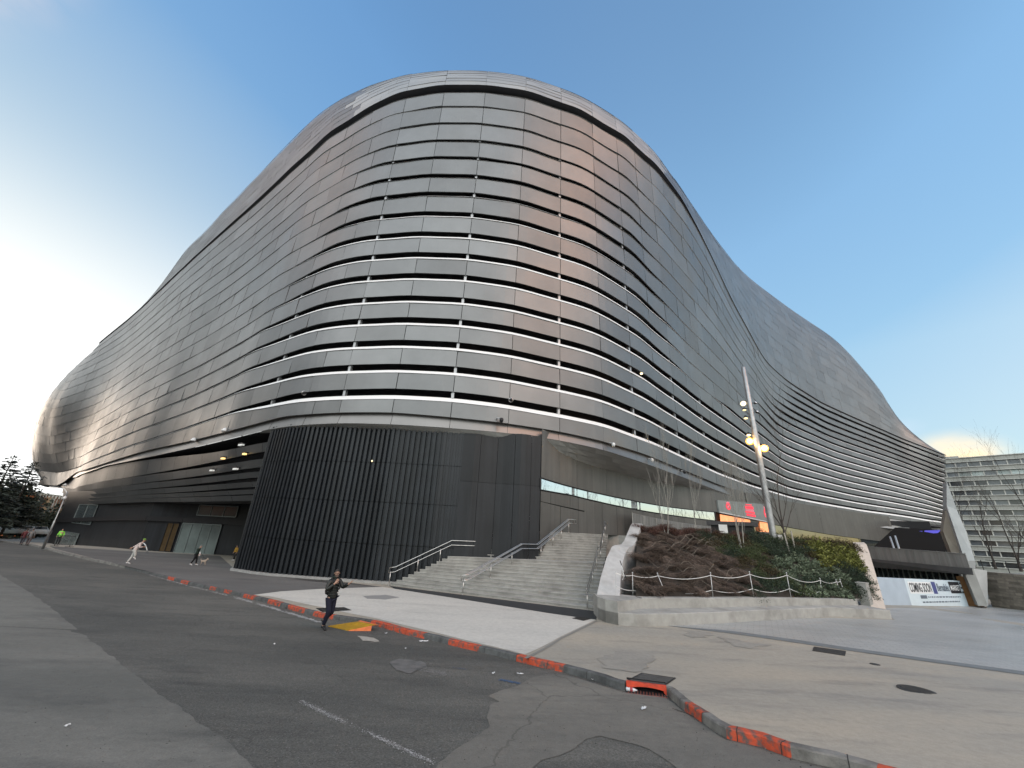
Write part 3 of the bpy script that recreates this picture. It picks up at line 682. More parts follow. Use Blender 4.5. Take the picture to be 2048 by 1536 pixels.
# sheets laid on the road and the pavement
def sheet(name, pix, m, f, dz, jag=0.0, seed=1, n=None, kind='structure'):
    r_ = random.Random(seed)
    pts = [gpt(u, v, f) for u, v in pix]; P = [Vector((p.x, p.y)) for p in pts] + [Vector((pts[0].x, pts[0].y))]
    Q = resample(P, 0.12 if jag else 0.8)[:-1]
    if jag:
        ph = [r_.uniform(0, 6) for _ in range(4)]
        Q = [q + Vector((math.sin(i * .45 + ph[0]) + .6 * math.sin(i * 1.3 + ph[1]) + r_.uniform(-.6, .6), math.sin(i * .37 + ph[2]) + .6 * math.sin(i * 1.1 + ph[3]) + r_.uniform(-.6, .6))) * jag for i, q in enumerate(Q)]
    bm = bmesh.new(); vs = [bm.verts.new((q.x, q.y, 0)) for q in Q]; fc = bm.faces.new(vs)
    bmesh.ops.triangulate(bm, faces=[fc])
    # cut into cells so that the sheet follows the fall of the ground
    xs_ = [v.co.x for v in bm.verts]; ys_ = [v.co.y for v in bm.verts]
    yy = math.floor(min(ys_)); stp = 1.0
    while yy < max(ys_):
        if yy > 11: bmesh.ops.bisect_plane(bm, geom=bm.verts[:] + bm.edges[:] + bm.faces[:], plane_co=(0, yy, 0), plane_no=(0, 1, 0))
        yy += stp
    xx = 5.0
    while xx < max(xs_):
        if xx > min(xs_): bmesh.ops.bisect_plane(bm, geom=bm.verts[:] + bm.edges[:] + bm.faces[:], plane_co=(xx, 0, 0), plane_no=(1, 0, 0))
        xx += 1.0
    for v in bm.verts: v.co.z = f(v.co.x, v.co.y) + dz
    bmesh.ops.recalc_face_normals(bm, faces=bm.faces)
    if sum(fc_.normal.z for fc_ in bm.faces) < 0: bmesh.ops.reverse_faces(bm, faces=bm.faces)
    me = bpy.data.meshes.new(name); bm.to_mesh(me); bm.free(); me.materials.append(m); at = me.attributes.new('pv', 'FLOAT', 'FACE')
    o = bpy.data.objects.new(name, me); COL.objects.link(o)
    if kind: tag(o, kind=kind)
    return o
sheet('worn_road', [(0,1150),(60,1185),(108,1220),(150,1255),(213,1305),(280,1358),(333,1400),(382,1432),(440,1475),(520,1540),(600,1640),(-300,1700),(-600,1350),(-250,1150)], M['oldroad'], zr, 0.006, 0.02, 3)
sheet('gutter_patch', [(976,1393),(1000,1382),(1035,1372),(1060,1358),(1090,1349),(1130,1350),(1196,1369),(1250,1386),(1331,1395),(1344,1404),(1369,1426),(1404,1449),(1454,1481),(1524,1499),(1584,1521),(1700,1549),(1790,1576),(1800,1640),(1500,1640),(1330,1520),(1300,1500),(1280,1492),(1200,1472),(1168,1478),(1150,1497),(1120,1512),(1085,1522),(1062,1540),(1000,1640),(820,1640),(880,1526),(915,1497),(950,1475),(978,1455),(976,1430),(980,1410),(998,1404)], M['gutterroad'], zr, 0.006, 0.012, 5)
sheet('concrete_slab', [(508,1190),(560,1183),(640,1178),(700,1176),(765,1174),(1195,1238),(1120,1274),(1050,1309),(990,1294),(926,1279),(867,1264),(811,1251),(752,1237),(700,1227),(640,1214),(592,1204),(540,1193)], M['slab'], zg, 0.005, 0, 7)
sheet('old_apron', [(250,1132),(336,1152),(421,1172),(503,1190),(560,1183),(640,1178),(700,1176),(765,1174),(620,1167),(470,1140),(440,1112),(100,1093),(110,1098),(180,1115)], M['apron'], zg, 0.005, 0, 8)
sheet('stone_plaza', [(1335,1252),(1460,1262),(1600,1281),(1700,1296),(1850,1317),(2060,1345),(2300,1380),(2600,1300),(2300,1200),(2060,1222),(1950,1212),(1760,1216),(1790,1240),(1660,1236)], M['plaza'], zg, 0.005, 0, 9)
sheet('plaza_edging', [(1335,1252),(1460,1262),(1600,1281),(1700,1296),(1850,1317),(2060,1345),(2300,1380),(2300,1388),(2060,1352),(1850,1323),(1700,1302),(1600,1287),(1460,1267)], mat('blue grey edging stone', (0.16, 0.175, 0.18), 0.7, var=0.15), zg, 0.012, 0, 10)
sheet('channel_drain_strip', [(778,1172),(1193,1223),(1193,1240),(1100,1227),(900,1195),(790,1178)], mat('black drain strip', (0.03, 0.033, 0.036), 0.6, var=0.2, vscale=8), zg, 0.010, 0, 11)
M['lineworn'] = mat('worn white road paint', (0.26, 0.26, 0.25), 0.8, var=0.4, vscale=30, dark=(0.085, 0.085, 0.083), dscale=11, damt=1.0)
M['lineworn'].node_tree.nodes['Principled BSDF'].inputs['Roughness'].default_value = .85
def flecks(name, pix, width, n, m, f, seed, smin=.008, smax=.035, dz=.011):
    rr = random.Random(seed); P = [gpt(u, v, f) for u, v in pix]; L = [(b - a).length for a, b in zip(P[:-1], P[1:])]; mb = MB()
    for _ in range(n):
        t = rr.random() * sum(L); k = 0
        while t > L[k]: t -= L[k]; k += 1
        d = (P[k + 1] - P[k]).normalized(); q = P[k] + d * t + Vector((-d.y, d.x, 0)) * rr.gauss(0, width * .36)
        if math.sin(q.x * 5.3 + q.y * 3.1) + math.sin(q.x * 1.7 - q.y * 2.3) < -.5 and rr.random() < .8: continue
        s_ = rr.uniform(smin, smax); z0 = f(q.x, q.y) + dz; a0 = rr.uniform(0, 6.28); pts = [(q.x + math.cos(a0 + k2 * 1.26) * s_ * rr.uniform(.4, 1.1), q.y + math.sin(a0 + k2 * 1.26) * s_ * rr.uniform(.4, 1.1), z0) for k2 in range(5)]
        mb.add(pts, [(0, 1, 2, 3, 4)], 0, rr.random())
    o = mb.build(name, m); tag(o, kind='structure'); return o
M['linepaint'] = mat('worn white road paint', (0.34, 0.34, 0.33), 0.8, pv=.45)
flecks('worn_lane_line', [(600,1403),(690,1447),(790,1492),(870,1529)], .09, 1300, M['linepaint'], zr, 3, .004, .014)
flecks('worn_edge_line', [(470,1195),(540,1215),(600,1233),(640,1245)], .14, 1500, M['linepaint'], zr, 4, .01, .05)
flecks('worn_edge_line', [(300,1150),(377,1172),(470,1195)], .14, 500, M['linepaint'], zr, 5, .01, .06)
flecks('dusty_streak', [(800,1330),(850,1340),(905,1352)], .30, 900, mat('pale dust', (.17, .168, .158), .9, pv=.3), zr, 6, .006, .03, .010)
sheet('cement_splash', [(715,1272),(748,1276),(760,1284),(742,1286),(748,1284),(725,1282)], mat('spilt cement', (0.36, 0.34, 0.30), 0.85, var=0.2, vscale=8), zr, 0.012, 0.02, 14)
sheet('road_stain', [(800,1318),(840,1322),(855,1335),(820,1348),(790,1340),(780,1325)], mat('pale dust stain', (0.15, 0.148, 0.14), 0.85, var=0.25, vscale=6, dark=(0.075, 0.075, 0.075), dscale=3, damt=1.0), zr, 0.012, 0.03, 15)
sheet('pavement_stain', [(1190,1318),(1240,1302),(1300,1305),(1310,1325),(1270,1345),(1215,1338)], M['stain'], zg, 0.010, 0.07, 16)
sheet('pavement_stain', [(1368,1268),(1400,1262),(1430,1270),(1410,1277),(1380,1276)], M['stain'], zg, 0.010, 0.10, 17)
sheet('pavement_stain', [(1440,1275),(1480,1280),(1540,1292),(1500,1297),(1455,1288)], M['stain'], zg, 0.010, 0.12, 18)
sheet('slab_stain', [(725,1192),(770,1190),(800,1195),(770,1199),(735,1198)], mat('slab stain', (0.26, 0.26, 0.25), 0.8), zg, 0.009, 0.03, 19)
sheet('pavement_joint', [(1048,1316),(1120,1276),(1193,1241),(1196,1243),(1124,1278),(1054,1318)], mat('joint line', (0.22, 0.215, 0.195), 0.8), zg, 0.010, 0, 20)

# ------------------------------------------------------------------ the black ribbed drum, lower walls and glazing
def wallpt(a, dr=0.0): return xy(a, I(a, WALL) + dr)
drumback = [(-13.5, 47.0), (-17.0, 41.5), (-19.3, 36.5), (-19.6, 33.6)]
pl2 = [Vector(p) for p in drumback] + [Vector(wallpt(a)) for a in np.arange(-31.9, -5.9, 0.5)]
pl2s = resample(pl2, 0.1); dense = [pl2s[0]]; acc = 0
SP = 0.37
cum = [0]
for a, b in zip(pl2s[:-1], pl2s[1:]): cum.append(cum[-1] + (b - a).length)
def along(s):
    j = int(np.clip(np.searchsorted(cum, s) - 1, 0, len(cum) - 2)); t = (s - cum[j]) / (cum[j + 1] - cum[j]); p = pl2s[j].lerp(pl2s[j + 1], t)
    tt = (pl2s[min(j + 3, len(pl2s) - 1)] - pl2s[max(j - 3, 0)]).normalized(); n = Vector((tt.y, -tt.x)); return p, n
nrib = int(cum[-1] / SP)
base = []; 
for r in range(nrib):
    fade = 1.0
    a_ = math.degrees(math.atan2(*along(r * SP)[0])); fade = 1 - float(sstep(a_, -13, -6.5)) if along(r * SP)[0].y < 40 else 1
    for f, o in ((0.0, 0.0), (0.50, 0.0), (0.52, -0.17), (0.98, -0.17)):
        p, n = along((r + f) * SP); base.append(p + n * (o * (0.12 + 0.88 * fade)))
mb = MB()
courses = [(None, -1.25), (-1.22, 1.35), (1.38, 3.95), (3.98, 6.7)]
for z0, z1 in courses:
    lo = [(p.x, p.y, (zg(p.x, p.y) + 0.12) if z0 is None else z0) for p in base]; hi = [(p.x, p.y, z1) for p in base]
    mb.grid([lo, hi], 0, 0.5)
drum = shell_child(mb, 'ribbed_drum', M['rib'], smooth=False)
mb = MB(); off = [along(s)[0] + along(s)[1] * 0.22 for s in np.arange(0, cum[-1] - 0.2, 0.4)]; off2 = [along(s)[0] - along(s)[1] * 0.3 for s in np.arange(0, cum[-1] - 0.2, 0.4)]
mb.grid([[(p.x, p.y, zg(p.x, p.y) - 0.3) for p in off], [(p.x, p.y, zg(p.x, p.y) + 0.13) for p in off], [(p.x, p.y, zg(p.x, p.y) + 0.14) for p in off2]])
mb.build('plinth', mat('pale plinth', (0.30, 0.30, 0.29), 0.8, var=0.2, vscale=3), drum)
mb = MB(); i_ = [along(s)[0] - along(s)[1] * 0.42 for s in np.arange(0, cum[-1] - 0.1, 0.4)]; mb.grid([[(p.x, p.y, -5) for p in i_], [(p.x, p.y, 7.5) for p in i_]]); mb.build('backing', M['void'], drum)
# smooth black cladding right of the ribs, then the bronze wall with its long window
def clad(name, a0, a1, z0, z1, m, step=1.6, jit=0.02, dr=0.0, mat2=None):
    mb = MB(); aa = np.arange(a0, a1, 0.15); P = [Vector(wallpt(a, dr)) for a in aa] + [Vector(wallpt(a1, dr))]
    c_ = np.r_[0, np.cumsum([(q - p).length for p, q in zip(P[:-1], P[1:])])]
    s = 0.0
    while s < c_[-1] - 0.05:
        e = min(s + step, c_[-1]); qs_ = np.linspace(s + 0.012, e - 0.012, 4)
        X = np.interp(qs_, c_, [p.x for p in P]); Y = np.interp(qs_, c_, [p.y for p in P]); t = np.array([X[-1] - X[0], Y[-1] - Y[0]]); t /= np.linalg.norm(t); n = np.array([t[1], -t[0]]) * rng.uniform(0, jit)
        zz0 = z0 if not callable(z0) else None
        lo = [(x + n[0], y + n[1], z0(x, y) if callable(z0) else z0) for x, y in zip(X, Y)]; hi = [(x + n[0], y + n[1], z1(x, y) if callable(z1) else z1) for x, y in zip(X, Y)]
        mb.grid([lo, hi], 0, rng.rand()); s = e
    return shell_child(mb, name, m, smooth=False)
clad('black_wall', -6.75, 4.8, lambda x, y: zg(x, y), 3.0, M['darkwall'], 1.25)
clad('black_wall', -6.75, 4.8, 3.02, 6.6, M['darkwall'], 1.25)
WT = lambda x, y: I(math.degrees(math.atan2(x, y)), [(4.8, 3.62), (9.2, 3.45), (17, 3.35), (22.7, 3.36), (27.4, 3.46), (31, 3.5)])
WB = lambda x, y: I(math.degrees(math.atan2(x, y)), [(4.8, 2.78), (9.2, 2.82), (17, 2.56), (22.7, 2.47), (27.4, 2.40), (31, 2.3)])
clad('bronze_wall', 4.85, 30.9, lambda x, y: WT(x, y) + 0.05, 7.2, M['tanwall'], 2.6)
clad('bronze_wall', 4.85, 30.9, -1.5, lambda x, y: I(math.degrees(math.atan2(x, y)), [(4.8, 2.0), (11, 1.7), (12, 2.7), (31, 2.25)]) , M['tanwall'], 1.35)
clad('bronze_wall', 4.85, 12.0, lambda x, y: I(math.degrees(math.atan2(x, y)), [(4.8, 2.03), (12, 1.75)]), lambda x, y: WB(x, y) - 0.06, M['tanwall'], 1.35, dr=-0.015)
mb = MB(); aa = np.arange(-8, 47.0, 0.8)
mb.grid([[(*wallpt(a, 0.9 + 1.2 * float(sstep(a, 29, 33))), z) for a in aa] for z in (-5.0, 6.3)]); shell_child(mb, 'wall_core', M['void'])
mb = MB(); aa = np.arange(4.85, 27.3, 0.4); fr = MB()
for a, b in zip(aa[:-1], aa[1:]):
    p, q = wallpt(a, -0.03), wallpt(b, -0.03); mb.quad((*p, WB(*p)), (*q, WB(*q)), (*q, WT(*q)), (*p, WT(*p)))
win = shell_child(mb, 'ribbon_window', M['mirror'], smooth=True)
mb = MB()
for f_, s_ in ((WB, -1), (WT, 1)):
    P = [Vector((*wallpt(a, -0.05), f_(*wallpt(a)))) for a in np.arange(4.85, 27.5, 0.8)]; mb.tube(P, 0.055, 4)
for a in (4.85, 27.35): p = wallpt(a, -0.06); mb.box((*p, (WB(*p) + WT(*p)) / 2), (0.1, 0.1, WT(*p) - WB(*p)))
for a in (11.5, 16.2, 20.8): p = wallpt(a, -0.05); mb.box((*p, (WB(*p) + WT(*p)) / 2), (0.05, 0.05, WT(*p) - WB(*p)))
mb.build('window_frame', M['frame'], win)
# right wing lower wall: bronze band under the rim, dark glazing under that
clad('bronze_wall', 31.0, 43.6, lambda x, y: I(math.degrees(math.atan2(x, y)), [(31, 2.9), (34, 2.95), (40, 2.0), (43.6, 1.5)]), 7.2, M['tanwall'], 5.0)
clad('podium_glazing', 30.5, 46.5, -4.5, lambda x, y: I(math.degrees(math.atan2(x, y)), [(31, 2.85), (34, 2.9), (40, 1.95), (43.6, 1.45), (47, 1.0)]), M['glass'], 4.0, dr=0.8)
# left side: black lower wall with two glazed entrances
LW = [(-62, 110), (-72, 80), xy(-46.9, 100), xy(-45, 84), xy(-40.5, 63), xy(-37.5, 59), xy(-34, 56), xy(-31, 54), (-18, 46), (-12, 48)]
LWv = [Vector(p) for p in LW]; LWr = resample(LWv, 0.5)
mb = MB(); ac = 0; zt = 2.6
for p, q in zip(LWr[:-1], LWr[1:]):
    mb.quad((p.x, p.y, zg(*p) - .1), (q.x, q.y, zg(*q) - .1), (q.x, q.y, zt), (p.x, p.y, zt), 0, rng.rand())
shell_child(mb, 'lower_wall', M['darkwall'], smooth=False)
def onwall(u):  # wall point at a photo column, pushed slightly forward
    best = None
    for p in resample(LWv[2:8], 0.1):
        q = np.array([p.x, p.y, zg(p.x, p.y)]); w = q @ FW; uu = CX + FPX * (q @ RT) / w
        if best is None or abs(uu - u) < best[0]: best = (abs(uu - u), p)
    return best[1]
def entrance(name, u0, u1, v_lo, v_hi, m, panes, z0=None, z1=None, drz=0.12, fr=M['steel']):
    a, b = onwall(u0), onwall(u1); t = (b - a).normalized(); n = Vector((t.y, -t.x)); n = n if n.dot(-a) > 0 else -n
    a2, b2 = a + n * drz, b + n * drz; zz0 = (zg(*a) + 0.03) if z0 is None else z0
    mb = MB(); mb.quad((a2.x, a2.y, zz0), (b2.x, b2.y, zz0), (b2.x, b2.y, z1), (a2.x, a2.y, z1)); g = shell_child(mb, name, m, smooth=False)
    mb = MB()
    for k in range(panes + 1):
        p = a2.lerp(b2, k / panes) + n * 0.02; mb.box((p.x, p.y, (zz0 + z1) / 2), (0.07, 0.07, z1 - zz0), rz=math.atan2(t.y, t.x))
    for z in (zz0, z1):
        c = (a2 + b2) / 2 + n * 0.03; mb.box((c.x, c.y, z), ((b2 - a2).length, 0.08, 0.09), rz=math.atan2(t.y, t.x))
    mb.build('glazing_frame', fr, g); return g
M['lobby'] = mat('grey green glazing', (0.14, 0.17, 0.165), 0.12, 0.0, var=0.3, vscale=0.5, spec=0.8)
M['lobbyhi'] = mat('smoky upper glazing', (0.065, 0.078, 0.082), 0.12, 0.0, var=0.3, vscale=0.5, spec=0.8)
M['door'] = mat('dull brass door', (0.10, 0.065, 0.030), 0.4, 0.5, var=0.3, vscale=1.0)
M['mframe'] = mat('grey glazing bar', (0.20, 0.23, 0.23), 0.4, 0.5)
entrance('entrance_glazing', 349, 428, 0, 0, M['lobby'], 4, z1=-0.95, fr=M['mframe'])
entrance('upper_glazing', 372, 452, 0, 0, M['lobbyhi'], 3, z0=-0.05, z1=1.05, fr=M['mframe'])
entrance('brass_door', 318, 342, 0, 0, M['door'], 2, z1=-1.0, drz=0.06, fr=M['frame'])
entrance('corner_glazing', 112, 152, 0, 0, M['lobby'], 3, z1=-3.3, fr=M['mframe'])
entrance('corner_upper_glazing', 128, 166, 0, 0, M['lobbyhi'], 2, z0=-2.0, z1=0.6, fr=M['mframe'])
mb = MB()
for p, q in zip(LWr[:-1], LWr[1:]):
    n = Vector(((q - p).y, -(q - p).x)).normalized(); n = n if n.dot(-p) > 0 else -n
    a, b = p + n * 0.3, q + n * 0.3
    mb.quad((a.x, a.y, zg(*a) + 3.1), (b.x, b.y, zg(*b) + 3.1), (b.x, b.y, zg(*b) + 3.6), (a.x, a.y, zg(*a) + 3.6), 0, rng.rand())
    mb.quad((p.x, p.y, zg(*p) + 3.1), (q.x, q.y, zg(*q) + 3.1), (b.x, b.y, zg(*b) + 3.1), (a.x, a.y, zg(*a) + 3.1), 0, 0)
shell_child(mb, 'band_course', M['frame'], smooth=False)

# ------------------------------------------------------------------ granite stair up to the podium
M['granite'] = mat('grey granite', (0.35, 0.347, 0.325), 0.75, var=0.14, vscale=2.5, pv=0.10, bump=0.15, bscale=60, dark=(0.19, 0.185, 0.17), dscale=0.9, damt=0.55)
M['granitepale'] = mat('pale honed granite', (0.46, 0.46, 0.45), 0.6, var=0.12, vscale=3, bump=0.1, bscale=60, dark=(0.34, 0.33, 0.31), dscale=1.2, damt=0.5)
M['riser'] = mat('granite riser', (0.29, 0.287, 0.268), 0.8, var=0.18, vscale=2.0, bump=0.15, bscale=60, dark=(0.14, 0.135, 0.125), dscale=0.9, damt=0.6)
NST = 22; ZT = 0.06
sl = gpt(781, 1171); sr = gpt(1194, 1221)
zb = sl.z; RISE = (ZT - zb) / NST; ZL = zb + 11 * RISE
l1 = zpt(895.5, 1112, ZL); r1 = zpt(1207, 1127, ZL)
l1b = Vector((l1.x + 1.75, l1.y + 0.62, ZL)); r1b = Vector((r1.x + 0.42, r1.y + 1.4, ZL))
l2 = Vector((1.15, 28.35, ZT)); r2 = Vector((7.9, 31.6, ZT))
def edges(P0, P1, P2, P3_):
    out = []
    for k in range(NST):      # nose of tread k
        if k < 11: t = k / 10.0; out.append(P0.lerp(P1, t))
        else: t = (k - 11 + 1) / 11.0; out.append(P2.lerp(P3_, t))
    return out
sl0 = Vector((sl.x, sl.y, 0)); sr0 = Vector((sr.x, sr.y, 0))
def flat(v): return Vector((v.x, v.y, 0))
EL_ = edges(sl0, flat(l1), flat(l1b), flat(l2)); ER_ = edges(sr0, flat(r1), flat(r1b), flat(r2))
stairs = empty('stairs', (sl.x, sl.y, zb)); tag(stairs, 'wide grey granite staircase rising to the podium beside the black drum', 'stairs')
fixpar = attach
tr = MB(); rs = MB()
for k in range(NST):
    z = zb + (k + 1) * RISE; zlo = zb + k * RISE
    a, b = EL_[k], ER_[k]
    c, d = (EL_[k + 1], ER_[k + 1]) if k + 1 < NST else (Vector((2.2, 29.8, 0)), Vector((9.5, 34.5, 0)))
    n = 14
    A_ = [a.lerp(b, i / n) for i in range(n + 1)]; C_ = [c.lerp(d, i / n) for i in range(n + 1)]
    for i in range(n):
        cc = rng.rand()
        p, q, r, s_ = A_[i], A_[i + 1], C_[i + 1], C_[i]
        e = (q - p).normalized() * 0.004
        dn = Vector((-(b - a).normalized().y, (b - a).normalized().x, 0)); dn = dn if dn.y > 0 else -dn
        tr.quad((*(p + e - dn * .02)[:2], z), (*(q - e - dn * .02)[:2], z), (r.x, r.y, z), (s_.x, s_.y, z), 0, cc)
        tr.quad((*(p - dn * .02)[:2], z - .04), (*(q - dn * .02)[:2], z - .04), (*(q - dn * .02)[:2], z), (*(p - dn * .02)[:2], z), 0, cc)
        zz = zlo if k else min(zlo, zg(p.x, p.y), zg(q.x, q.y)) - 0.05
        rs.quad((p.x, p.y, zz), (q.x, q.y, zz), (q.x, q.y, z - .002), (p.x, p.y, z - .002), 0, rng.rand())
# closed flank on the left
for k in range(NST - 1):
    a, b = EL_[k], EL_[k + 1]; z = zb + (k + 1) * RISE; rs.quad((a.x, a.y, zg(a.x, a.y) - .1), (b.x, b.y, zg(b.x, b.y) - .1), (b.x, b.y, z), (a.x, a.y, z), 0, 0.5)
fixpar(tr.build('treads', M['granite']), stairs); fixpar(rs.build('risers', M['riser']), stairs)
# podium floor behind the stair head and the hill
podium = MB(); pp_ = [(2.2, 29.8), (9.5, 34.5), (13, 33), (18, 36), (24, 40), (30, 46), (44, 56), (70, 100), (20, 60), (3, 30.5)]
podium.prism(pp_, -1.6, ZT - 0.003); po = podium.build('podium', M['granite']); tag(po, kind='structure')

# handrails --------------------------------------------------------------
def stair_z(f, k): return zb + (k + 1) * RISE
def lerpk(fr0, fr1, k): f = fr0 + (fr1 - fr0) * k / (NST - 1); return EL_[k].lerp(ER_[k], f)
def build_rail(label, fr0, fr1, double, H=0.92):
    root_p = lerpk(fr0, fr1, 0); rz0 = zg(root_p.x, root_p.y)
    e = empty('handrail', (root_p.x, root_p.y, rz0)); tag(e, label, 'handrail', 'handrails of the stair')
    dirf = (lerpk(fr0, fr1, 1) - lerpk(fr0, fr1, 0)).normalized()
    dir1 = (lerpk(fr0, fr1, 10) - lerpk(fr0, fr1, 0)).normalized(); dir2 = (lerpk(fr0, fr1, NST - 1) - lerpk(fr0, fr1, 11)).normalized()
    pf = root_p - dir1 * 0.35
    pts = [(pf, zb + 0.5 * RISE + H - 0.02), (root_p, zb + RISE * 0.7 + H), (lerpk(fr0, fr1, 10), ZL + H), (lerpk(fr0, fr1, 11) - dir2 * .35, ZL + H), (lerpk(fr0, fr1, NST - 1), ZT + H), (lerpk(fr0, fr1, NST - 1) + dir2 * 0.75, ZT + H)]
    side_ = Vector((-dir1.y, dir1.x, 0))
    offs = (-double / 2, double / 2) if double else (0,)
    for o_ in offs:
        top = [Vector((p.x, p.y, z)) + side_ * o_ for p, z in pts]; low = [v - Vector((0, 0, 0.27)) for v in top]
        m_ = MB(); loop = [low[0]] + top + [low[-1]]
        m_.tube(loop, 0.027, 8); fixpar(m_.build('rail', M['steel'], smooth=True), e)
        m_ = MB(); m_.tube(low, 0.024, 8); fixpar(m_.build('lower_rail', M['steel'], smooth=True), e)
    for k in (-1, 4, 8, 11, 15, 18, 21):
        if k == -1: p = pf + dir1 * 0.1; z0 = zg(p.x, p.y); z1 = pts[0][1] - .2
        else:
            p = lerpk(fr0, fr1, k); z0 = zb + (k + 1) * RISE; z1 = (ZL + H if k in (11,) else zb + (k + 1) * RISE + H) - 0.2
            if k == 21: z1 = ZT + H - .2
        m_ = MB(); m_.tube([(p.x, p.y, z0), (p.x, p.y, z1)], 0.022, 8); m_.lathe([(0.05, 0), (0.05, 0.015), (0.02, 0.02)], (p.x, p.y, z0), 10)
        if double: m_.tube([Vector((p.x, p.y, z1)) - side_ * double / 2, Vector((p.x, p.y, z1)) + side_ * double / 2], 0.018, 6)
        fixpar(m_.build('post', M['steel'], smooth=True), e)
    return e
build_rail('single steel handrail along the black drum edge of the stair', 0.015, 0.02, 0.0)
build_rail('doubled steel handrail running up the middle of the stair', 0.42, 0.52, 0.16)
build_rail('steel handrail beside the pale granite flank wall of the stair', 0.965, 0.965, 0.0)

# ------------------------------------------------------------------ granite bench with a raised back, in front of the planted slope
def V2(p): return Vector((p[0], p[1]))
front = [gpt(1196,1238), gpt(1212,1245), gpt(1237,1250.5), gpt(1274,1253), gpt(1339,1252), gpt(1442,1247), gpt(1560,1240), gpt(1664,1233), gpt(1784,1238)]
fxy = [V2(p) for p in front]
h1, h2 = 0.45, 0.42
def offs(pl_, d):
    out = []
    for i in range(len(pl_)):
        t = (pl_[min(i + 1, len(pl_) - 1)] - pl_[max(i - 1, 0)]).normalized(); n = Vector((-t.y, t.x)); out.append(pl_[i] + n * d)
    return out
fr = resample(fxy, 0.6); bk = [V2((6.23,19.32)), V2((10.48,20.85)), V2((14.8,22.9)), V2((19.41,25.38)), V2((22.0,26.75))]
bkr = resample(bk, 0.5)
def zline(p, h): return zg(p.x, p.y) + h
bench = empty('granite_bench', (fxy[4].x, fxy[4].y, zg(*fxy[4]))); tag(bench, 'long two-tier grey granite bench at the foot of the planted slope', 'bench')
mb = MB(); topz = [zline(p, h1) for p in fr]
nf = len(fr)
def strip(mb, a, za, b, zb_, mi=0, c=None):
    n = len(a)
    for i in range(n - 1):
        mb.quad((a[i].x, a[i].y, za[i]), (a[i+1].x, a[i+1].y, za[i+1]), (b[i+1].x, b[i+1].y, zb_[i+1]), (b[i].x, b[i].y, zb_[i]), mi, (0.25 + 0.5 * ((i // 4) * 0.37 % 1)) if c is None else c)
in1 = offs(fr, 0.02); 
strip(mb, fr, [zg(*p) - .05 for p in fr], fr, [z - .02 for z in topz]); strip(mb, fr, [z - .02 for z in topz], in1, topz)
# seat: ruled to the back line
def relen(pl_, n):
    c = np.r_[0, np.cumsum([(b - a).length for a, b in zip(pl_[:-1], pl_[1:])])]; s = np.linspace(0, c[-1], n)
    return [Vector((np.interp(k, c, [p.x for p in pl_]), np.interp(k, c, [p.y for p in pl_]))) for k in s]
i0 = min(range(nf), key=lambda i: (fr[i] - fxy[3]).length)
seatf = in1[i0 - 1:]; seatb = relen(bkr, len(seatf)); zs_ = topz[i0 - 1:]
strip(mb, seatf, zs_, seatb, [z + .01 for z in zs_])
e = fr[-1]; eb = seatb[-1] + Vector((0.5, 0.3)); mb.quad((e.x, e.y, zg(*e) - .05), (eb.x, eb.y, zg(*eb) - .05), (eb.x, eb.y, topz[-1]), (e.x, e.y, topz[-1] - .02)); mb.add([(e.x, e.y, topz[-1]), (eb.x, eb.y, topz[-1]), (seatb[-1].x, seatb[-1].y, topz[-1])], [(0, 1, 2)])
mb.build('seat', M['granite'], bench)
mb = MB(); zb2 = [z + h2 * (1 - 0.25 * i / len(seatb)) for i, z in enumerate(zs_)]; bb = offs(seatb, 0.42); sb2 = offs(seatb, 0.02)
strip(mb, seatb, [z - .02 for z in zs_], seatb, [z - .015 for z in zb2]); strip(mb, seatb, [z - .015 for z in zb2], sb2, zb2); strip(mb, sb2, zb2, bb, zb2, c=0.9); strip(mb, bb, zb2, bb, [z - 1 for z in zb2])
mb.quad((seatb[-1].x, seatb[-1].y, zs_[-1]), (bb[-1].x, bb[-1].y, zs_[-1]), (bb[-1].x, bb[-1].y, zb2[-1]), (seatb[-1].x, seatb[-1].y, zb2[-1]))
mb.build('backrest', M['granite'], bench)
# rounded granite block joining bench and flank wall
mb = MB(); blk = fr[:i0] + [seatb[0], V2((6.3, 20.0)), V2((5.0, 20.6)), V2((4.3, 20.4))]
mb.prism([(p.x, p.y) for p in blk], lambda x, y: zg(x, y) - .05, lambda x, y: zg(x, y) + 0.86); mb.build('corner_block', M['granite'], bench)

# stair flank wall (pale granite, stepping in a soft wave) --------------------
fw_out = [(12.3,20.1,-2.60),(12.9,21.5,-1.95),(13.7,23.2,-1.15),(14.5,24.7,-0.58),(14.9,25.2,-0.50),(15.7,26.0,-0.46),(16.1,26.6,-0.25),(16.6,28.0,0.25),(17.05,29.4,0.74),(17.25,30.0,0.88),(17.35,30.6,0.86)]
fw_in = [(15.2,20.4,-2.58),(15.4,21.8,-1.95),(15.8,23.3,-1.25),(16.1,24.4,-0.92),(16.6,25.3,-0.62),(17.3,26.2,-0.46),(17.6,26.9,-0.22),(18.0,28.2,0.27),(18.35,29.6,0.76),(18.5,30.3,0.88),(18.6,31.0,0.80)]
A_ = [Vector((*xy(a, r), z)) for a, r, z in fw_out]; B_ = [Vector((*xy(a, r), z)) for a, r, z in fw_in]
mb = MB()
mb.grid([A_, B_], 0, 0.8, flip=True)
def low(P): return [Vector((p.x, p.y, min(p.z - 0.5, zg(p.x, p.y)) - .1)) for p in P]
mb.grid([A_, low(A_)], 0, 0.4); mb.grid([B_, low(B_)], 0, 0.4, flip=True); mb.quad(A_[-1], B_[-1], low(B_)[-1], low(A_)[-1]); mb.quad(A_[0], B_[0], low(B_)[0], low(A_)[0])
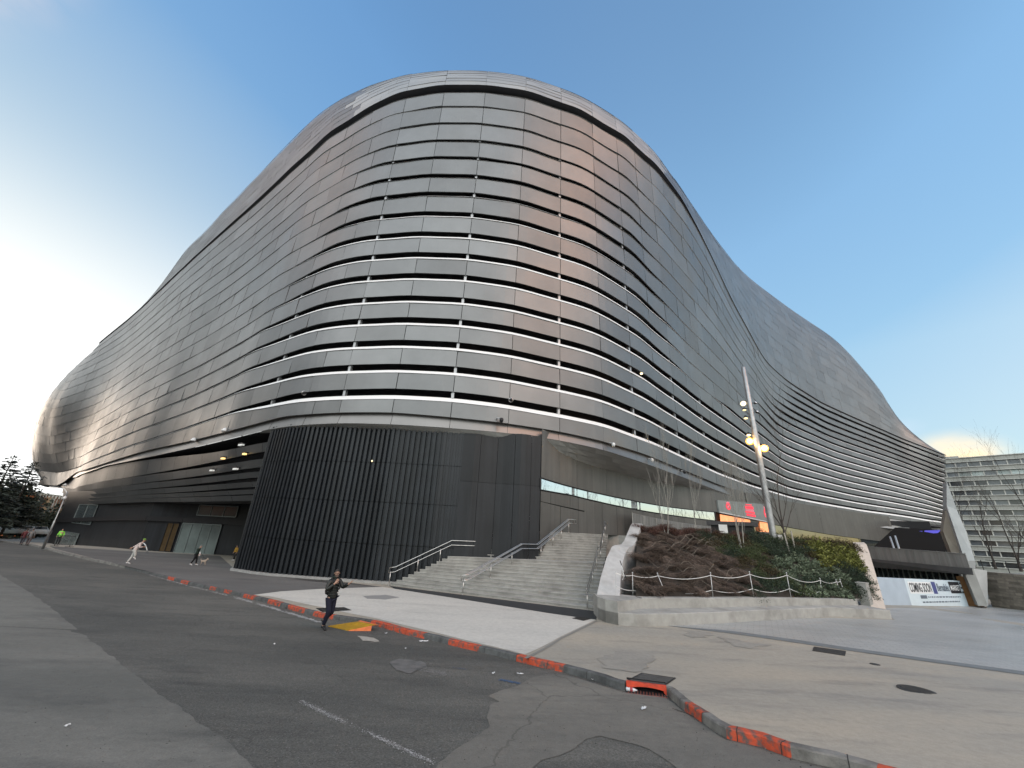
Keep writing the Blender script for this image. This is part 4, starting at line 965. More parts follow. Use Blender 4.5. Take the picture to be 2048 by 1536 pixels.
fwl = mb.build('flank_wall', M['granitepale'], loc=tuple(low(A_)[0])); tag(fwl, 'pale granite flank wall between staircase and planted slope, with a wave half way up', 'wall')
# right hand cheek wall
RA = [rpt(1742,1214,36.6), rpt(1728,1160,39.6), rpt(1713,1103,42.6), rpt(1708,1088,43.4), rpt(1706,1084.5,44.2)]; RB = [rpt(1771.5,1217,38.4), rpt(1755,1160,41.0), rpt(1738,1102,43.8), rpt(1733,1089,44.5), rpt(1728,1084.5,45.2)]
mb = MB(); mb.grid([RA, RB], 0, 0.7, flip=True); mb.grid([RA, low(RA)], 0, 0.3); mb.grid([RB, low(RB)], 0, 0.5, flip=True); mb.quad(RA[0], RB[0], low(RB)[0], low(RA)[0]); mb.quad(RA[-1], RB[-1], low(RB)[-1], low(RA)[-1])
M['warmgranite'] = mat('warm pale granite', (0.50, 0.44, 0.38), 0.65, var=0.1, vscale=3, bump=0.1, bscale=60)
cw = mb.build('cheek_wall', M['warmgranite'], loc=tuple(low(RA)[0])); tag(cw, 'warm pale stone cheek wall sloping down at the right end of the planted slope', 'wall')
bx = [rpt(1728,1205,36.9), rpt(1739,1205,37.3)]
mb = MB(); c_ = (bx[0] + bx[1]) / 2; mb.box((c_.x, c_.y, zg(c_.x, c_.y) + 0.8), (0.6, 0.5, 1.7), rz=0.6); mb.box((c_.x, c_.y, zg(c_.x, c_.y) + 1.67), (0.66, 0.56, 0.06), rz=0.6)
o = mb.build('stone_pier', M['granite'], loc=(c_.x, c_.y, zg(c_.x, c_.y))); tag(o, 'short squared stone pier by the foot of the right cheek wall', 'pier')

# planted slope ------------------------------------------------------------
ridge = [xy(17.8, 29.8), xy(21.6, 31.2), xy(25, 33.0), xy(29.8, 35.5), xy(35.7, 39.5), xy(40.4, 43.5)]
ridz = [0.55, 0.50, 0.55, 0.45, 0.40, 0.15]
hf = relen([V2(p) for p in (list(map(tuple, bb)) + [tuple(V2((24.2, 28.6))), (26.0, 30.5)])], 40); hfz = [min(zg(p.x, p.y) + 0.75, -2.5) for p in hf]
hr = relen([V2(p) for p in ridge], 40); hrz = list(np.interp(np.linspace(0, 1, 40), np.linspace(0, 1, 6), ridz))
def hill(u, v):
    k = u * 39; i = min(int(k), 38); f = k - i
    a = hf[i].lerp(hf[i+1], f); b = hr[i].lerp(hr[i+1], f); za = hfz[i] * (1 - f) + hfz[i+1] * f; zb_ = hrz[i] * (1 - f) + hrz[i+1] * f
    s = v; p = a.lerp(b, s); z = za + (zb_ - za) * (s ** 0.9)
    return Vector((p.x, p.y, z + 0.05 * math.sin(p.x * 2.1) * math.sin(p.y * 1.7)))
mb = MB(); mb.grid([[hill(u, v) for u in np.linspace(0, 1, 50)] for v in np.linspace(0, 1, 24)])
mb.grid([[hill(u, 1.0) for u in np.linspace(0, 1, 50)], [hill(u, 1.0) + Vector((0.5, 3.0, -0.4)) for u in np.linspace(0, 1, 50)]])
M['soil'] = mat('dark planting soil', (0.035, 0.028, 0.022), 0.95, var=0.4, vscale=6, bump=1.0, bscale=14)
o = mb.build('embankment', M['soil'], smooth=True); tag(o, kind='structure')
def leafmat(n, c, v=0.35, r=0.6):
    m = mat(n, c, r, var=v, vscale=2.5, pv=0.55, spec=0.3); return m
M['twig'] = leafmat('brown twig', (0.110, 0.082, 0.066), 0.3); M['twigred'] = leafmat('red brown twig', (0.085, 0.042, 0.032))
M['lgreen'] = leafmat('dull green leaf', (0.058, 0.075, 0.030)); M['ldark'] = leafmat('dark green leaf', (0.030, 0.048, 0.028)); M['lyel'] = leafmat('yellow green leaf', (0.135, 0.145, 0.035)); M['lgrey'] = leafmat('grey green leaf', (0.115, 0.145, 0.095)); M['lbrown'] = leafmat('brown green leaf', (0.062, 0.050, 0.024))
def leafshrub(name, m, R, H, n, L, W, seed, droop=0.0):
    r_ = random.Random(seed); mb = MB()
    for _ in range(n):
        a = r_.uniform(0, 2 * math.pi); q = r_.random() ** 0.5; t = r_.random()
        lump = 0.8 + 0.35 * math.sin(3 * a + seed) * math.sin(5 * t + seed)
        x = math.cos(a) * q * R * lump; y = math.sin(a) * q * R * lump; z = H * (1 - q ** 2) * (0.25 + 0.75 * t ** 0.6) * lump
        d = Vector((r_.gauss(0, 1) + x, r_.gauss(0, 1) + y, r_.gauss(0.3, 0.8) - droop)).normalized(); s_ = d.cross(Vector((r_.gauss(0, 1), r_.gauss(0, 1), r_.gauss(0, 1)))).normalized()
        l = L * r_.uniform(0.6, 1.3); w = W * r_.uniform(0.7, 1.2); p = Vector((x, y, z)); nn = d.cross(s_) * w * 0.25
        mb.quad(p, p + d * l * 0.5 + s_ * w / 2 + nn, p + d * l, p + d * l * 0.5 - s_ * w / 2 + nn, 0, r_.random())
    for _ in range(6):
        a = r_.uniform(0, 6.28); mb.tube([(0, 0, -.1), (math.cos(a) * R * .3, math.sin(a) * R * .3, H * .4), (math.cos(a) * R * .6, math.sin(a) * R * .6, H * .75)], [0.014, 0.01, 0.004], 4, 0, True, 0.05)
    return mb
def twigshrub(R, H, n, seed):
    r_ = random.Random(seed); mb = MB()
    for _ in range(n):
        a = r_.uniform(0, 6.283); b = a + r_.uniform(-1.2, 1.2); q = R * r_.uniform(0.5, 1.2); h = H * r_.uniform(0.5, 1.0); s0 = Vector((r_.uniform(-.2, .2), r_.uniform(-.2, .2), 0))
        p1 = s0 + Vector((math.cos(a) * q * .35, math.sin(a) * q * .35, h)); p2 = s0 + Vector((math.cos(a) * q * .75, math.sin(a) * q * .75, h * r_.uniform(.7, 1.0))); p3 = s0 + Vector((math.cos(b) * q, math.sin(b) * q, h * r_.uniform(0.0, .6)))
        mb.tube([s0, p1, p2, p3], [0.009, 0.0075, 0.006, 0.002], 3, 0, False, r_.random())
    return mb
SPEC = {
 'dry': ('dry_shrub', 'leafless brown arching shrub on the left half of the planted slope', [twigshrub(0.75, 0.34, 240, s).build('dry_shrub', M['twig']) for s in (1, 2, 3)]),
 'red': ('red_shrub', 'low red brown shrub along the top edge of the planted slope', [twigshrub(0.6, 0.5, 170, s).build('red_shrub', M['twigred']) for s in (4, 5)]),
 'mix': ('brown_green_shrub', 'brown and green small-leaved shrub on the middle of the planted slope', [leafshrub('s', None, 0.75, 0.62, 800, 0.10, 0.045, s).build('brown_green_shrub', M['lbrown']) for s in (6, 7)]),
 'grn': ('green_shrub', 'dull green small-leaved shrub on the middle of the planted slope', [leafshrub('s', None, 0.7, 0.65, 800, 0.10, 0.05, s).build('green_shrub', M['lgreen']) for s in (8, 9)]),
 'gry': ('broadleaf_shrub', 'pale grey green broad-leaved shrub low on the planted slope, right of centre', [leafshrub('s', None, 0.55, 0.5, 260, 0.20, 0.11, s, 0.3).build('broadleaf_shrub', M['lgrey']) for s in (10, 11)]),
 'yel': ('yellow_shrub', 'yellow green leafy shrub near the right cheek wall', [leafshrub('s', None, 0.62, 0.6, 420, 0.17, 0.09, s, 0.2).build('yellow_shrub', M['lyel']) for s in (12, 13)]),
 'drk': ('evergreen_shrub', 'dense dark evergreen shrub on the planted slope', [leafshrub('s', None, 0.8, 0.75, 1000, 0.09, 0.035, s).build('evergreen_shrub', M['ldark']) for s in (14, 15)]),
}
used = {k: 0 for k in SPEC}
r_ = random.Random(5)
def species(u, v):
    if v > 0.86 and u < 0.45: return 'red'
    if u < 0.30 + 0.06 * math.sin(v * 6): return 'dry'
    if 0.80 < u and v < 0.42: return 'drk'
    if 0.72 < u < 0.97 and v > 0.45: return 'yel' if v < 0.92 else 'mix'
    if 0.48 < u < 0.80 and 0.25 < v < 0.52 + 0.1 * (u - .5): return 'gry'
    if u < 0.42 and v < 0.25: return r_.choice(['drk', 'grn', 'dry'])
    if v < 0.25: return r_.choice(['drk', 'grn', 'drk', 'gry'])
    if 0.48 < u < 0.66 and v > 0.55: return r_.choice(['drk', 'drk', 'grn'])
    return r_.choice(['mix', 'grn', 'mix', 'drk'])
for i in range(22):
    for j in range(9):
        u = (i + 0.5 + r_.uniform(-.3, .3)) / 22; v = (j + 0.45 + r_.uniform(-.3, .3)) / 9
        if u > 0.955 and v < 0.9: u = 0.955
        sp_ = species(u, v); name, lab, protos = SPEC[sp_]; k = used[sp_]; used[sp_] += 1
        o = protos[k] if k < len(protos) else protos[k % len(protos)].copy()
        if k >= len(protos): COL.objects.link(o)
        p = hill(u, v); o.location = p - Vector((0, 0, 0.05)); s_ = r_.uniform(0.8, 1.15)
        o.rotation_euler = (-0.3, r_.uniform(-.1, .1), r_.uniform(0, 6.28)); o.scale = (s_, s_, s_ * r_.uniform(.85, 1.15)); tag(o, lab, 'shrub', name.replace('_', ' ') + 's on the planted slope')
# long bent dry canes lying over the brown shrubs
mb = MB()
for k in range(26):
    u0 = r_.uniform(0.02, 0.26); v0 = r_.uniform(0.05, 0.8); pts = []
    for q in range(7):
        t = q / 6; p = hill(min(u0 + t * r_.uniform(.08, .10), .99), min(max(v0 + 0.05 * math.sin(t * 5 + k), 0), 1)); pts.append(p + Vector((0, 0, 0.36 + 0.10 * math.sin(t * 6 + k))))
    mb.tube(pts, [0.008] * 6 + [0.003], 4, 0, False, r_.random())
o = mb.build('dry_canes', mat('bleached cane', (0.22, 0.19, 0.155), 0.8, pv=0.4)); tag(o, kind='stuff')

# rope barrier -----------------------------------------------------------
M['rope'] = mat('white rope', (0.72, 0.72, 0.70), 0.8); M['galv'] = mat('galvanised post', (0.55, 0.56, 0.56), 0.45, 0.5)
pb = [(1266,1194,1265,1147,21.0),(1334,1194,1315,1148,22.0),(1426,1193,1421,1147,23.6),(1507,1190,1499,1145,25.6),(1581,1189,1573,1147,28.4),(1644,1190,1640,1158,32.0),(1684,1192,1672,1161,34.0),(1690,1190,1680,1160,34.6)]
tops = []
for n_, (ub, vb, ut, vt, r0) in enumerate(pb):
    a = rpt(ub, vb, r0 + 0.25); b = rpt(ut, vt, r0 + 0.25); a = a + (a - b) * 0.25
    mb = MB(); mb.tube([a, b], 0.018, 7); mb.lathe([(0.03, 0), (0.03, .05), (0.0, .07)], b, 7)
    o = mb.build('barrier_post', M['galv'], loc=tuple(a), smooth=True)
    tag(o, 'slim leaning metal post carrying white rope behind the granite bench', 'post', 'posts of the rope barrier')
    tops.append((a, b))
tops.insert(0, (rpt(1232,1193,20.4), rpt(1231,1142,20.4)))
mb = MB(); mb.tube([tops[0][0] - Vector((0, 0, .3)), tops[0][1]], 0.008, 6); o = mb.build('thin_rod', M['galv'], loc=tuple(tops[0][0])); tag(o, 'thin upright rod at the left end of the white rope barrier', 'rod')
mb = MB(); mb.tube([rpt(1252,1156,20.6), rpt(1240,1121,20.6)], 0.02, 7); o = mb.build('dark_stake', M['frame'], loc=tuple(rpt(1252,1156,20.6))); tag(o, 'dark leaning stake tied to the left end of the white rope', 'stake')
for f, nm, lb in ((0.90, 'rope', 'upper white rope sagging between the barrier posts'), (0.27, 'rope', 'lower white rope sagging between the barrier posts')):
    mb = MB(); pts = []
    for (a0, b0), (a1, b1) in zip(tops[:-1], tops[1:]):
        ff0 = f
        p, q = a0.lerp(b0, 0.35 + 0.65 * f if f > .5 else 0.42), a1.lerp(b1, 0.35 + 0.65 * f if f > .5 else 0.42); L_ = (q - p).length
        for k in range(9): t = k / 9; pts.append(p.lerp(q, t) - Vector((0, 0, 0.055 * L_ * 4 * t * (1 - t))))
    pts.append(tops[-1][0].lerp(tops[-1][1], 0.35 + 0.65 * f if f > .5 else 0.42))
    mb.tube(pts, 0.014, 6); o = mb.build(nm, M['rope'], loc=tuple(pts[0]), smooth=True); tag(o, lb, 'rope')
mb = MB(); p = tops[0][0].lerp(tops[0][1], 0.9); mb.tube([p, rpt(1241,1150,20.5), rpt(1247,1143,20.5), rpt(1243,1130,20.6), rpt(1248,1152,20.5), rpt(1245,1160,20.5)], 0.016, 6); o = mb.build('rope_knot', M['rope'], loc=tuple(p)); tag(o, 'knotted loose end of the white rope at the dark stake', 'rope')

# bare young trees ---------------------------------------------------------
M['barkpale'] = mat('pale bark', (0.30, 0.285, 0.255), 0.85, var=0.25, vscale=12); M['barkdark'] = mat('dark bark', (0.060, 0.052, 0.046), 0.9, var=0.3, vscale=10)
def branch(mb, p, d, L, r, depth, r_, up, spread, nseg=4):
    pts = [p]; rs = [r]; q = p.copy(); dd = d.copy()
    for i in range(nseg):
        dd = (dd + Vector((r_.gauss(0, .10), r_.gauss(0, .10), up * 0.12))).normalized(); q = q + dd * L / nseg; pts.append(q.copy()); rs.append(max(r * (1 - 0.75 * (i + 1) / nseg), 0.0035))
    mb.tube(pts, rs, 6 if r > .03 else 4, 0, False, r_.random())
    if depth <= 0: return
    nb = r_.randint(3, 5)
    for k in range(nb):
        t = r_.uniform(0.35, 1.0); j = min(int(t * nseg), nseg - 1); b = pts[j].lerp(pts[j + 1], t * nseg - j)
        a = r_.uniform(0, 6.283); nd = (dd + Vector((math.cos(a), math.sin(a), 0)) * spread * r_.uniform(.6, 1.3) + Vector((0, 0, up * .3))).normalized()
        branch(mb, b, nd, L * r_.uniform(.5, .75), max(rs[j] * .6, .005), depth - 1, r_, up, spread)
def bare_tree(base, H, stems, label, m, seed, r0=0.05, spread=0.45, trunkfrac=0.4, depth=3, lean=(0, 0), crown_up=0.6, group=None, crown_m=None):
    r_ = random.Random(seed); e = empty('bare_tree', base); tag(e, label, 'tree', group)
    tm = MB(); cm = MB(); base = Vector(base)
    for s_ in range(stems):
        a = s_ * 2.1 + seed; d = Vector((math.cos(a) * .10 * (stems > 1) + lean[0], math.sin(a) * .10 * (stems > 1) + lean[1], 1)).normalized(); p0 = base + Vector((math.cos(a), math.sin(a), 0)) * 0.09 * (stems > 1) - Vector((0, 0, .2))
        h = H * trunkfrac; pts = [p0]; 
        for i in range(5): pts.append(pts[-1] + (d + Vector((r_.gauss(0, .03), r_.gauss(0, .03), 0))) * h / 5)
        tm.tube(pts, [r0 * (1 - .1 * i) for i in range(6)], 8, 0, False, .5)
        branch(cm, pts[-1], d, H * (1 - trunkfrac) * .9, r0 * .5, depth, r_, crown_up, spread, 5)
        for k in range(3 if trunkfrac > .2 else 6):
            q = pts[r_.randint(2, 5)]; aa = r_.uniform(0, 6.28); branch(cm, q, (d + Vector((math.cos(aa), math.sin(aa), .2)) * spread).normalized(), H * .42, r0 * .36, depth - 1, r_, crown_up, spread)
    attach(tm.build('trunk', m, smooth=True), e); attach(cm.build('crown', crown_m or m), e); return e
bare_tree(rpt(1334,1071,30.6), 5.2, 2, 'slender pale-barked sapling at the top of the brown part of the slope', M['barkpale'], 3, 0.045, 0.28, 0.42, 3, crown_up=1.0)
bare_tree(rpt(1392,1060,33.0), 4.8, 1, 'slender pale sapling behind the ridge, next to the slat fence', M['barkpale'], 4, 0.045, 0.28, 0.35, 3, crown_up=1.0)
bare_tree(rpt(1484,1098,32.6), 5.0, 3, 'multi-stemmed white-barked sapling in front of the red-lit screen', M['barkpale'], 8, 0.04, 0.28, 0.45, 3, crown_up=1.0)
bare_tree(rpt(1571,1075,38.0), 7.6, 1, 'dark bare tree with upswept branches right of the lamp post', M['barkdark'], 11, 0.10, 0.60, 0.16, 3, lean=(-.02, 0), crown_up=0.55)
for (a, b, c, d, rr), lb in (((1586,1126,1568,1066,35.5), 'pale wooden stake leaning in front of the dark bare tree'), ((1596,1126,1582,1062,36.5), 'dark thin stake behind the pale stake by the bare tree')):
    mb = MB(); p = rpt(a, b, rr); mb.tube([p - Vector((0, 0, .3)), rpt(c, d, rr + .8)], 0.05 if 'pale' in lb else .03, 7); o = mb.build('tree_stake', M['barkpale'] if 'pale' in lb else M['barkdark'], loc=tuple(p)); tag(o, lb, 'stake')

# tall lamp post -----------------------------------------------------------
M['polesteel'] = mat('brushed grey pole', (0.34, 0.345, 0.35), 0.4, 0.75, var=0.2, vscale=3, streak=0.2)
pb_ = rpt(1550,1092,37.0); ptop = 21.2; Hh = 37.0 * math.tan(rad(21.2)) - pb_.z
lp = empty('lamp_post', tuple(pb_)); tag(lp, 'tall tapered grey steel lamp post with a cluster of lit floodlights', 'lamp post')
mb = MB(); mb.lathe([(0.235, -0.6), (0.235, 0), (0.215, Hh * .5), (0.17, Hh), (0.12, Hh + .05)], tuple(pb_), 20); attach(mb.build('pole', M['polesteel'], smooth=True), lp)
mb = MB(); mb.box((pb_.x + .33, pb_.y - .2, pb_.z + 0.25), (0.32, 0.22, 1.1)); attach(mb.build('control_box', M['granitepale'], None), lp)
M['lampwarm'] = mat('sodium lamp', (1, .6, .2), 0.4, emit=(1.0, 0.36, 0.05), estr=0.42); M['lampcore'] = mat('sodium lamp core', (1, .9, .6), 0.4, emit=(1.0, 0.62, 0.22), estr=0.9); M['lampwhite'] = mat('warm white lamp', (1, .95, .8), 0.4, emit=(1.0, 0.80, 0.45), estr=0.6); M['lampdim'] = mat('dim lamp', (1, .95, .8), 0.4, emit=(1.0, 0.8, 0.4), estr=0.28); M['lampoff'] = mat('unlit lens', (0.6, 0.62, 0.66), 0.15, 0.3)
heads = [(-1, .775, 'lampwhite', .30, (-.2, -.95, .1), 1.0), (-1, .735, 'lampdim', .17, (0, -.3, -1), .8), (-1, .685, 'lampdim', .20, (0, -.3, -1), .8), (1, .775, 'lampoff', .13, (.5, -.6, .5), .7), (1, .72, 'lampoff', .13, (.5, -.6, .5), .7), (-1, .585, 'lampdim', .20, (0, -.4, -1), .8), (-1, .55, 'lampcore', .30, (0, -1, -.15), 1.0), (1, .505, 'lampcore', .30, (.1, -1, -.15), 1.0)]
sdir = Vector((math.cos(rad(33.2)), -math.sin(rad(33.2)), 0)); tocam = Vector((-pb_.x, -pb_.y, 0)).normalized()
def head(kind_, sd, frac, m, R, aim, sc):
    hz = pb_.z + Hh * frac; d = Vector(sdir * aim[0] * 1 - tocam * aim[1] + Vector((0, 0, aim[2]))).normalized()
    c = Vector((pb_.x, pb_.y, hz)) + sdir * sd * (0.55 if R > .25 else 0.46); Mx = d.to_track_quat('Z', 'Y').to_matrix()
    mb = MB(); mb.lathe([(R * .35, -R * 1.5), (R * .6, -R * 1.3), (R * .98, -.05), (R * 1.05, 0.0)], tuple(c), 16, 0, Mx); mb.tube([(pb_.x, pb_.y, hz + .05), tuple(c - d * R)], 0.03, 6)
    h_ = attach(mb.build('floodlight', M['frame'] if m not in ('lampoff',) else M['frame'], smooth=True), lp)
    mb = MB(); mb.lathe([(0.0, 0.075 * R / .3), (R * .5, 0.06 * R / .3), (R * .95, 0.004)], tuple(c), 16, 0, Mx); attach(mb.build('lens', M[m], smooth=True), h_)
    if m == 'lampcore':
        mb = MB(); mb.lathe([(R * .96, 0.006), (R * 1.25, -0.05), (R * 1.28, -.08)], tuple(c), 16, 0, Mx); attach(mb.build('reflector', M['lampwarm'], smooth=True), h_)
        ld = bpy.data.lights.new('lamp_glow', 'POINT'); ld.energy = 40; ld.color = (1, .55, .2); ld.shadow_soft_size = .15; lo = bpy.data.objects.new('lamp_glow', ld); COL.objects.link(lo); lo.location = c + d * .4; attach(lo, h_)
for sd, frac, m, R, aim, sc in heads: head('', sd, frac, m, R * .62 + .05, aim, sc)

# ------------------------------------------------------------------ fence, screen, kiosk, lamps and cameras on the stadium
M['slat'] = mat('grey metal slats', (0.30, 0.30, 0.29), 0.5, 0.4, pv=0.2)
fe = [Vector((*wallpt(a, -2.0), 0)) for a in np.arange(17.3, 27.9, 0.5)]; fl = resample([V2(p) for p in fe], 0.14)
fence = empty('slat_fence', (fl[0].x, fl[0].y, 0.05)); tag(fence, 'grey metal slat fence on the podium below the long ribbon window', 'fence')
def ftop(p): return I(math.degrees(math.atan2(p.x, p.y)), [(17, 2.05), (22, 1.75), (28, 1.45)])
mb = MB(); ps = MB()
for k, (a, b) in enumerate(zip(fl[:-1], fl[1:])):
    m_ = (a + b) / 2; t = (b - a).normalized(); h = ftop(m_); mb.box((m_.x, m_.y, (h + .1) / 2), (0.085, 0.03, h - .1), rz=math.atan2(t.y, t.x), col=random.random())
    if k % 18 == 0: ps.box((a.x, a.y - .04, h / 2), (0.08, 0.08, h + .1))
attach(mb.build('slat_panel', M['slat']), fence); attach(ps.build('posts', M['slat']), fence)
mb = MB(); mb.tube([Vector((p.x, p.y, ftop(p) + .02)) for p in fl[::6]], 0.03, 4); mb.tube([Vector((p.x, p.y, ftop(p) * .55)) for p in fl[::6]], 0.025, 4); attach(mb.build('rail', M['slat']), fence)
# lit information screen hung on the wall
def wallray(u, v, dr): # meets the wall plan
    d = ray(u, v); a = math.degrees(math.atan2(d[0], d[1])); return Vector(d) * (I(a, WALL) + dr)
q = [wallray(1434.8,1000,-.7), wallray(1536,1009,-.7), wallray(1541,1045,-.7), wallray(1438.8,1024.4,-.7)]
sc_ = empty('display_screen', tuple(q[3])); tag(sc_, 'wide grey outdoor screen showing three red symbols on the stadium wall', 'screen')
n_ = (q[1] - q[0]).cross(q[3] - q[0]).normalized(); n_ = n_ if n_.y < 0 else -n_
mb = MB(); mb.add([p for p in q] + [p - n_ * .3 for p in q], [(0, 3, 2, 1), (0, 1, 5, 4), (1, 2, 6, 5), (2, 3, 7, 6), (3, 0, 4, 7)]); attach(mb.build('panel', mat('grey screen face', (0.16, 0.175, 0.175), 0.35, emit=(.5, .56, .55), estr=0.02, var=0.2, vscale=1.0)), sc_)
mb = MB(); mb.tube([q[3] + n_ * .05, q[2] + n_ * .05], 0.07, 4); attach(mb.build('edge_trim', M['white']), sc_)
M['redled'] = mat('red light', (.8, .05, .08), 0.5, emit=(1.0, 0.02, 0.05), estr=0.20); M['pinkled'] = mat('pink light', (.8, .2, .3), 0.5, emit=(1.0, 0.12, 0.18), estr=0.18)
def sp_(s, t): # bilinear on the screen
    return q[0].lerp(q[1], s).lerp(q[3].lerp(q[2], s), t) + n_ * 0.03
def crest(s, t, w, h):
    mb = MB(); N_ = 18
    ring = [(s + w * math.cos(2 * math.pi * k / N_), t + h * math.sin(2 * math.pi * k / N_)) for k in range(N_)]; rin = [(s + w * .55 * math.cos(2 * math.pi * k / N_), t + h * .55 * math.sin(2 * math.pi * k / N_)) for k in range(N_)]
    for k in range(N_): mb.quad(sp_(*ring[k]), sp_(*ring[(k + 1) % N_]), sp_(*rin[(k + 1) % N_]), sp_(*rin[k]))
    mb.quad(sp_(s - w * .7, t + h * .5), sp_(s - w * .45, t + h * .62), sp_(s + w * .7, t - h * .5), sp_(s + w * .45, t - h * .62), 1)
    for dx in (-.5, 0, .5): mb.add([sp_(s + w * (dx - .25), t - h * .95), sp_(s + w * (dx + .25), t - h * .95), sp_(s + w * dx, t - h * 1.5)], [(0, 1, 2)], 1)
    attach(mb.build('symbol', [M['redled'], M['pinkled']]), sc_)
crest(0.165, 0.42, 0.042, 0.26); crest(0.915, 0.50, 0.045, 0.27)
mb = MB()
for (s0, t0, s1, t1) in ((.49, .10, .62, .16), (.475, .22, .645, .40), (.47, .56, .66, .66), (.485, .72, .67, .86)): mb.quad(sp_(s0, t0), sp_(s1, t0), sp_(s1, t1), sp_(s0, t1))
for k in range(7): s0 = .475 + k * .026; mb.quad(sp_(s0, .43), sp_(s0 + .012, .43), sp_(s0 + .016, .54), sp_(s0 + .004, .54), 1)
attach(mb.build('symbol', [M['redled'], M['pinkled']]), sc_)
# glazing with painted orange reflection under the screen, dark kiosk in front of it
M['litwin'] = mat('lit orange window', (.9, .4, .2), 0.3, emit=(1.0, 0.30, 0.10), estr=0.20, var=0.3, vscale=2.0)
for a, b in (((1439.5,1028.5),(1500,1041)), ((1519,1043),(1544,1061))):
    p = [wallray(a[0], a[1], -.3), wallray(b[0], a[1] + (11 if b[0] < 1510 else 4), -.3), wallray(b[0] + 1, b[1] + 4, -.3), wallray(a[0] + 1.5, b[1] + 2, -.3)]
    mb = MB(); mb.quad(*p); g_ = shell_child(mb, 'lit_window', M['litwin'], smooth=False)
kx = rpt(1488, 1056, 44.0); kz0 = ZT
ki = empty('kiosk', (kx.x, kx.y, kz0)); tag(ki, 'low dark flat-roofed kiosk behind the planted slope, below the screen', 'kiosk')
mb = MB(); mb.box((kx.x, kx.y + 2, 0.75), (3.6, 2.4, 1.4), rz=-0.5); attach(mb.build('body', M['frame']), ki)
mb = MB(); mb.box((kx.x, kx.y + 2, 1.62), (4.3, 3.0, 0.34), rz=-0.5); attach(mb.build('roof', mat('kiosk roof', (.045, .045, .05), .5)), ki)
mb = MB(); a = rpt(1446, 1054, 43.0); mb.box((a.x, a.y, 0.7), (0.7, 0.3, 1.5), rz=-.5); o = mb.build('signboard', M['white'], loc=(a.x, a.y, ZT)); tag(o, 'small white board standing left of the dark kiosk', 'board')
# lamps and cameras under the rim
M['lampshell'] = mat('white lamp housing', (0.75, 0.76, 0.76), 0.4)
def rimat(u, v, dr=-0.5):
    d = ray(u, v); a = math.degrees(math.atan2(d[0], d[1])); return Vector(d) * (rl(a) + dr)
def spot(u, v, label, R=0.24):
    c = rimat(u, v, -0.45); e = empty('floodlight', tuple(c)); tag(e, label, 'floodlight', 'white floodlights under the rim of the shell')
    mb = MB(); mb.lathe([(R * 1.25, 0), (R * 1.1, .12), (R * .6, .28), (R * .3, .34)], tuple(c), 14); attach(mb.build('housing', M['lampshell'], smooth=True), e)
    mb = MB(); up = c + Vector((c.x, c.y, 0)).normalized() * 0.75 + Vector((0, 0, .35)); mb.tube([c + Vector((0, 0, .3)), up], .035, 6); attach(mb.build('bracket', M['strut']), e)
for (u, v), lb in zip([(449, 863), (387, 882), (130, 971)], ['white floodlight under the rim, nearest to the black drum', 'white floodlight under the rim, second to the left of the drum', 'small white floodlight at the far left end of the rim']): spot(u, v, lb)
M['warmpanel'] = mat('lit soffit lamp', (1, .8, .4), .4, emit=(1.0, .62, .2), estr=0.32); M['coolpanel'] = mat('white lamp panel', (.8, .8, .78), .4, emit=(.9, .9, .85), estr=0.06)
for (u, v, m, w), lb in zip([(482.5,890,'coolpanel',.9),(489,908,'warmpanel',.45),(446,917,'warmpanel',.55),(471,938,'coolpanel',.75),(424,941,'coolpanel',.7)], ['long white lamp behind the louvres, highest beside the drum', 'small glowing yellow lamp behind the louvres beside the drum', 'glowing yellow lamp behind the louvres, left of the white lamps', 'white lamp hanging in the louvre gap beside the drum', 'white lamp low in the louvre gap, leftmost of the lit lamps']):
    d = ray(u, v); a = math.degrees(math.atan2(d[0], d[1])); c = Vector(d) * (rl(a) + 0.75); e = empty('soffit_lamp', tuple(c)); tag(e, lb, 'lamp')
    mb = MB(); mb.box(tuple(c), (w * .8, .2, .13), rz=-.6, M=None); attach(mb.build('diffuser', M[m]), e); mb = MB(); mb.box((c.x, c.y + .05, c.z + .12), (w * .9, .3, .1), rz=-.6); attach(mb.build('housing', M['frame']), e)
for (u, v), lb in zip([(1227,889),(1304,920),(1369,944),(1003,840)], ['white dome camera under the rim right of the drum', 'white dome camera under the rim above the first saplings', 'dark camera under the rim above the slat fence', 'dark camera under the rim above the left part of the stair']):
    c = rimat(u, v, -0.35); e = empty('security_camera', tuple(c)); tag(e, lb, 'camera'); dk = lb.startswith('dark')
    mb = MB(); mb.lathe([(0.02, -.2), (.12, -.14), (.15, 0), (.13, .12), (.05, .16)], tuple(c), 12); attach(mb.build('dome', M['frame'] if dk else M['lampshell'], smooth=True), e)
    mb = MB(); t_ = Vector((-math.cos(rad(15)), math.sin(rad(15)), 0)); mb.tube([c + Vector((0, 0, .1)), c + t_ * .35 + Vector((0, 0, .16)), c + t_ * .35 + Vector((c.x, c.y, 0)).normalized() * .5], .04, 6); attach(mb.build('arm', M['strut']), e)
for (u, v), lb in zip([(608,786),(1022,800)], ['round silver lamp in the lowest slot, left of the drum centre', 'round silver lamp in the lowest slot, above the stair']):
    c = rimat(u, v, -0.1); e = empty('slot_lamp', tuple(c)); tag(e, lb, 'lamp'); Mx = Vector((-c.x, -c.y, -6)).normalized().to_track_quat('Z', 'Y').to_matrix()
    mb = MB(); mb.lathe([(.12, -.2), (.17, -.1), (.18, 0)], tuple(c), 16, 0, Mx); attach(mb.build('housing', M['steel'], smooth=True), e); mb = MB(); mb.lathe([(0.0, .02), (.06, .015), (.13, .004)], tuple(c), 12, 0, Mx); attach(mb.build('lens', M['frame'], smooth=True), e)
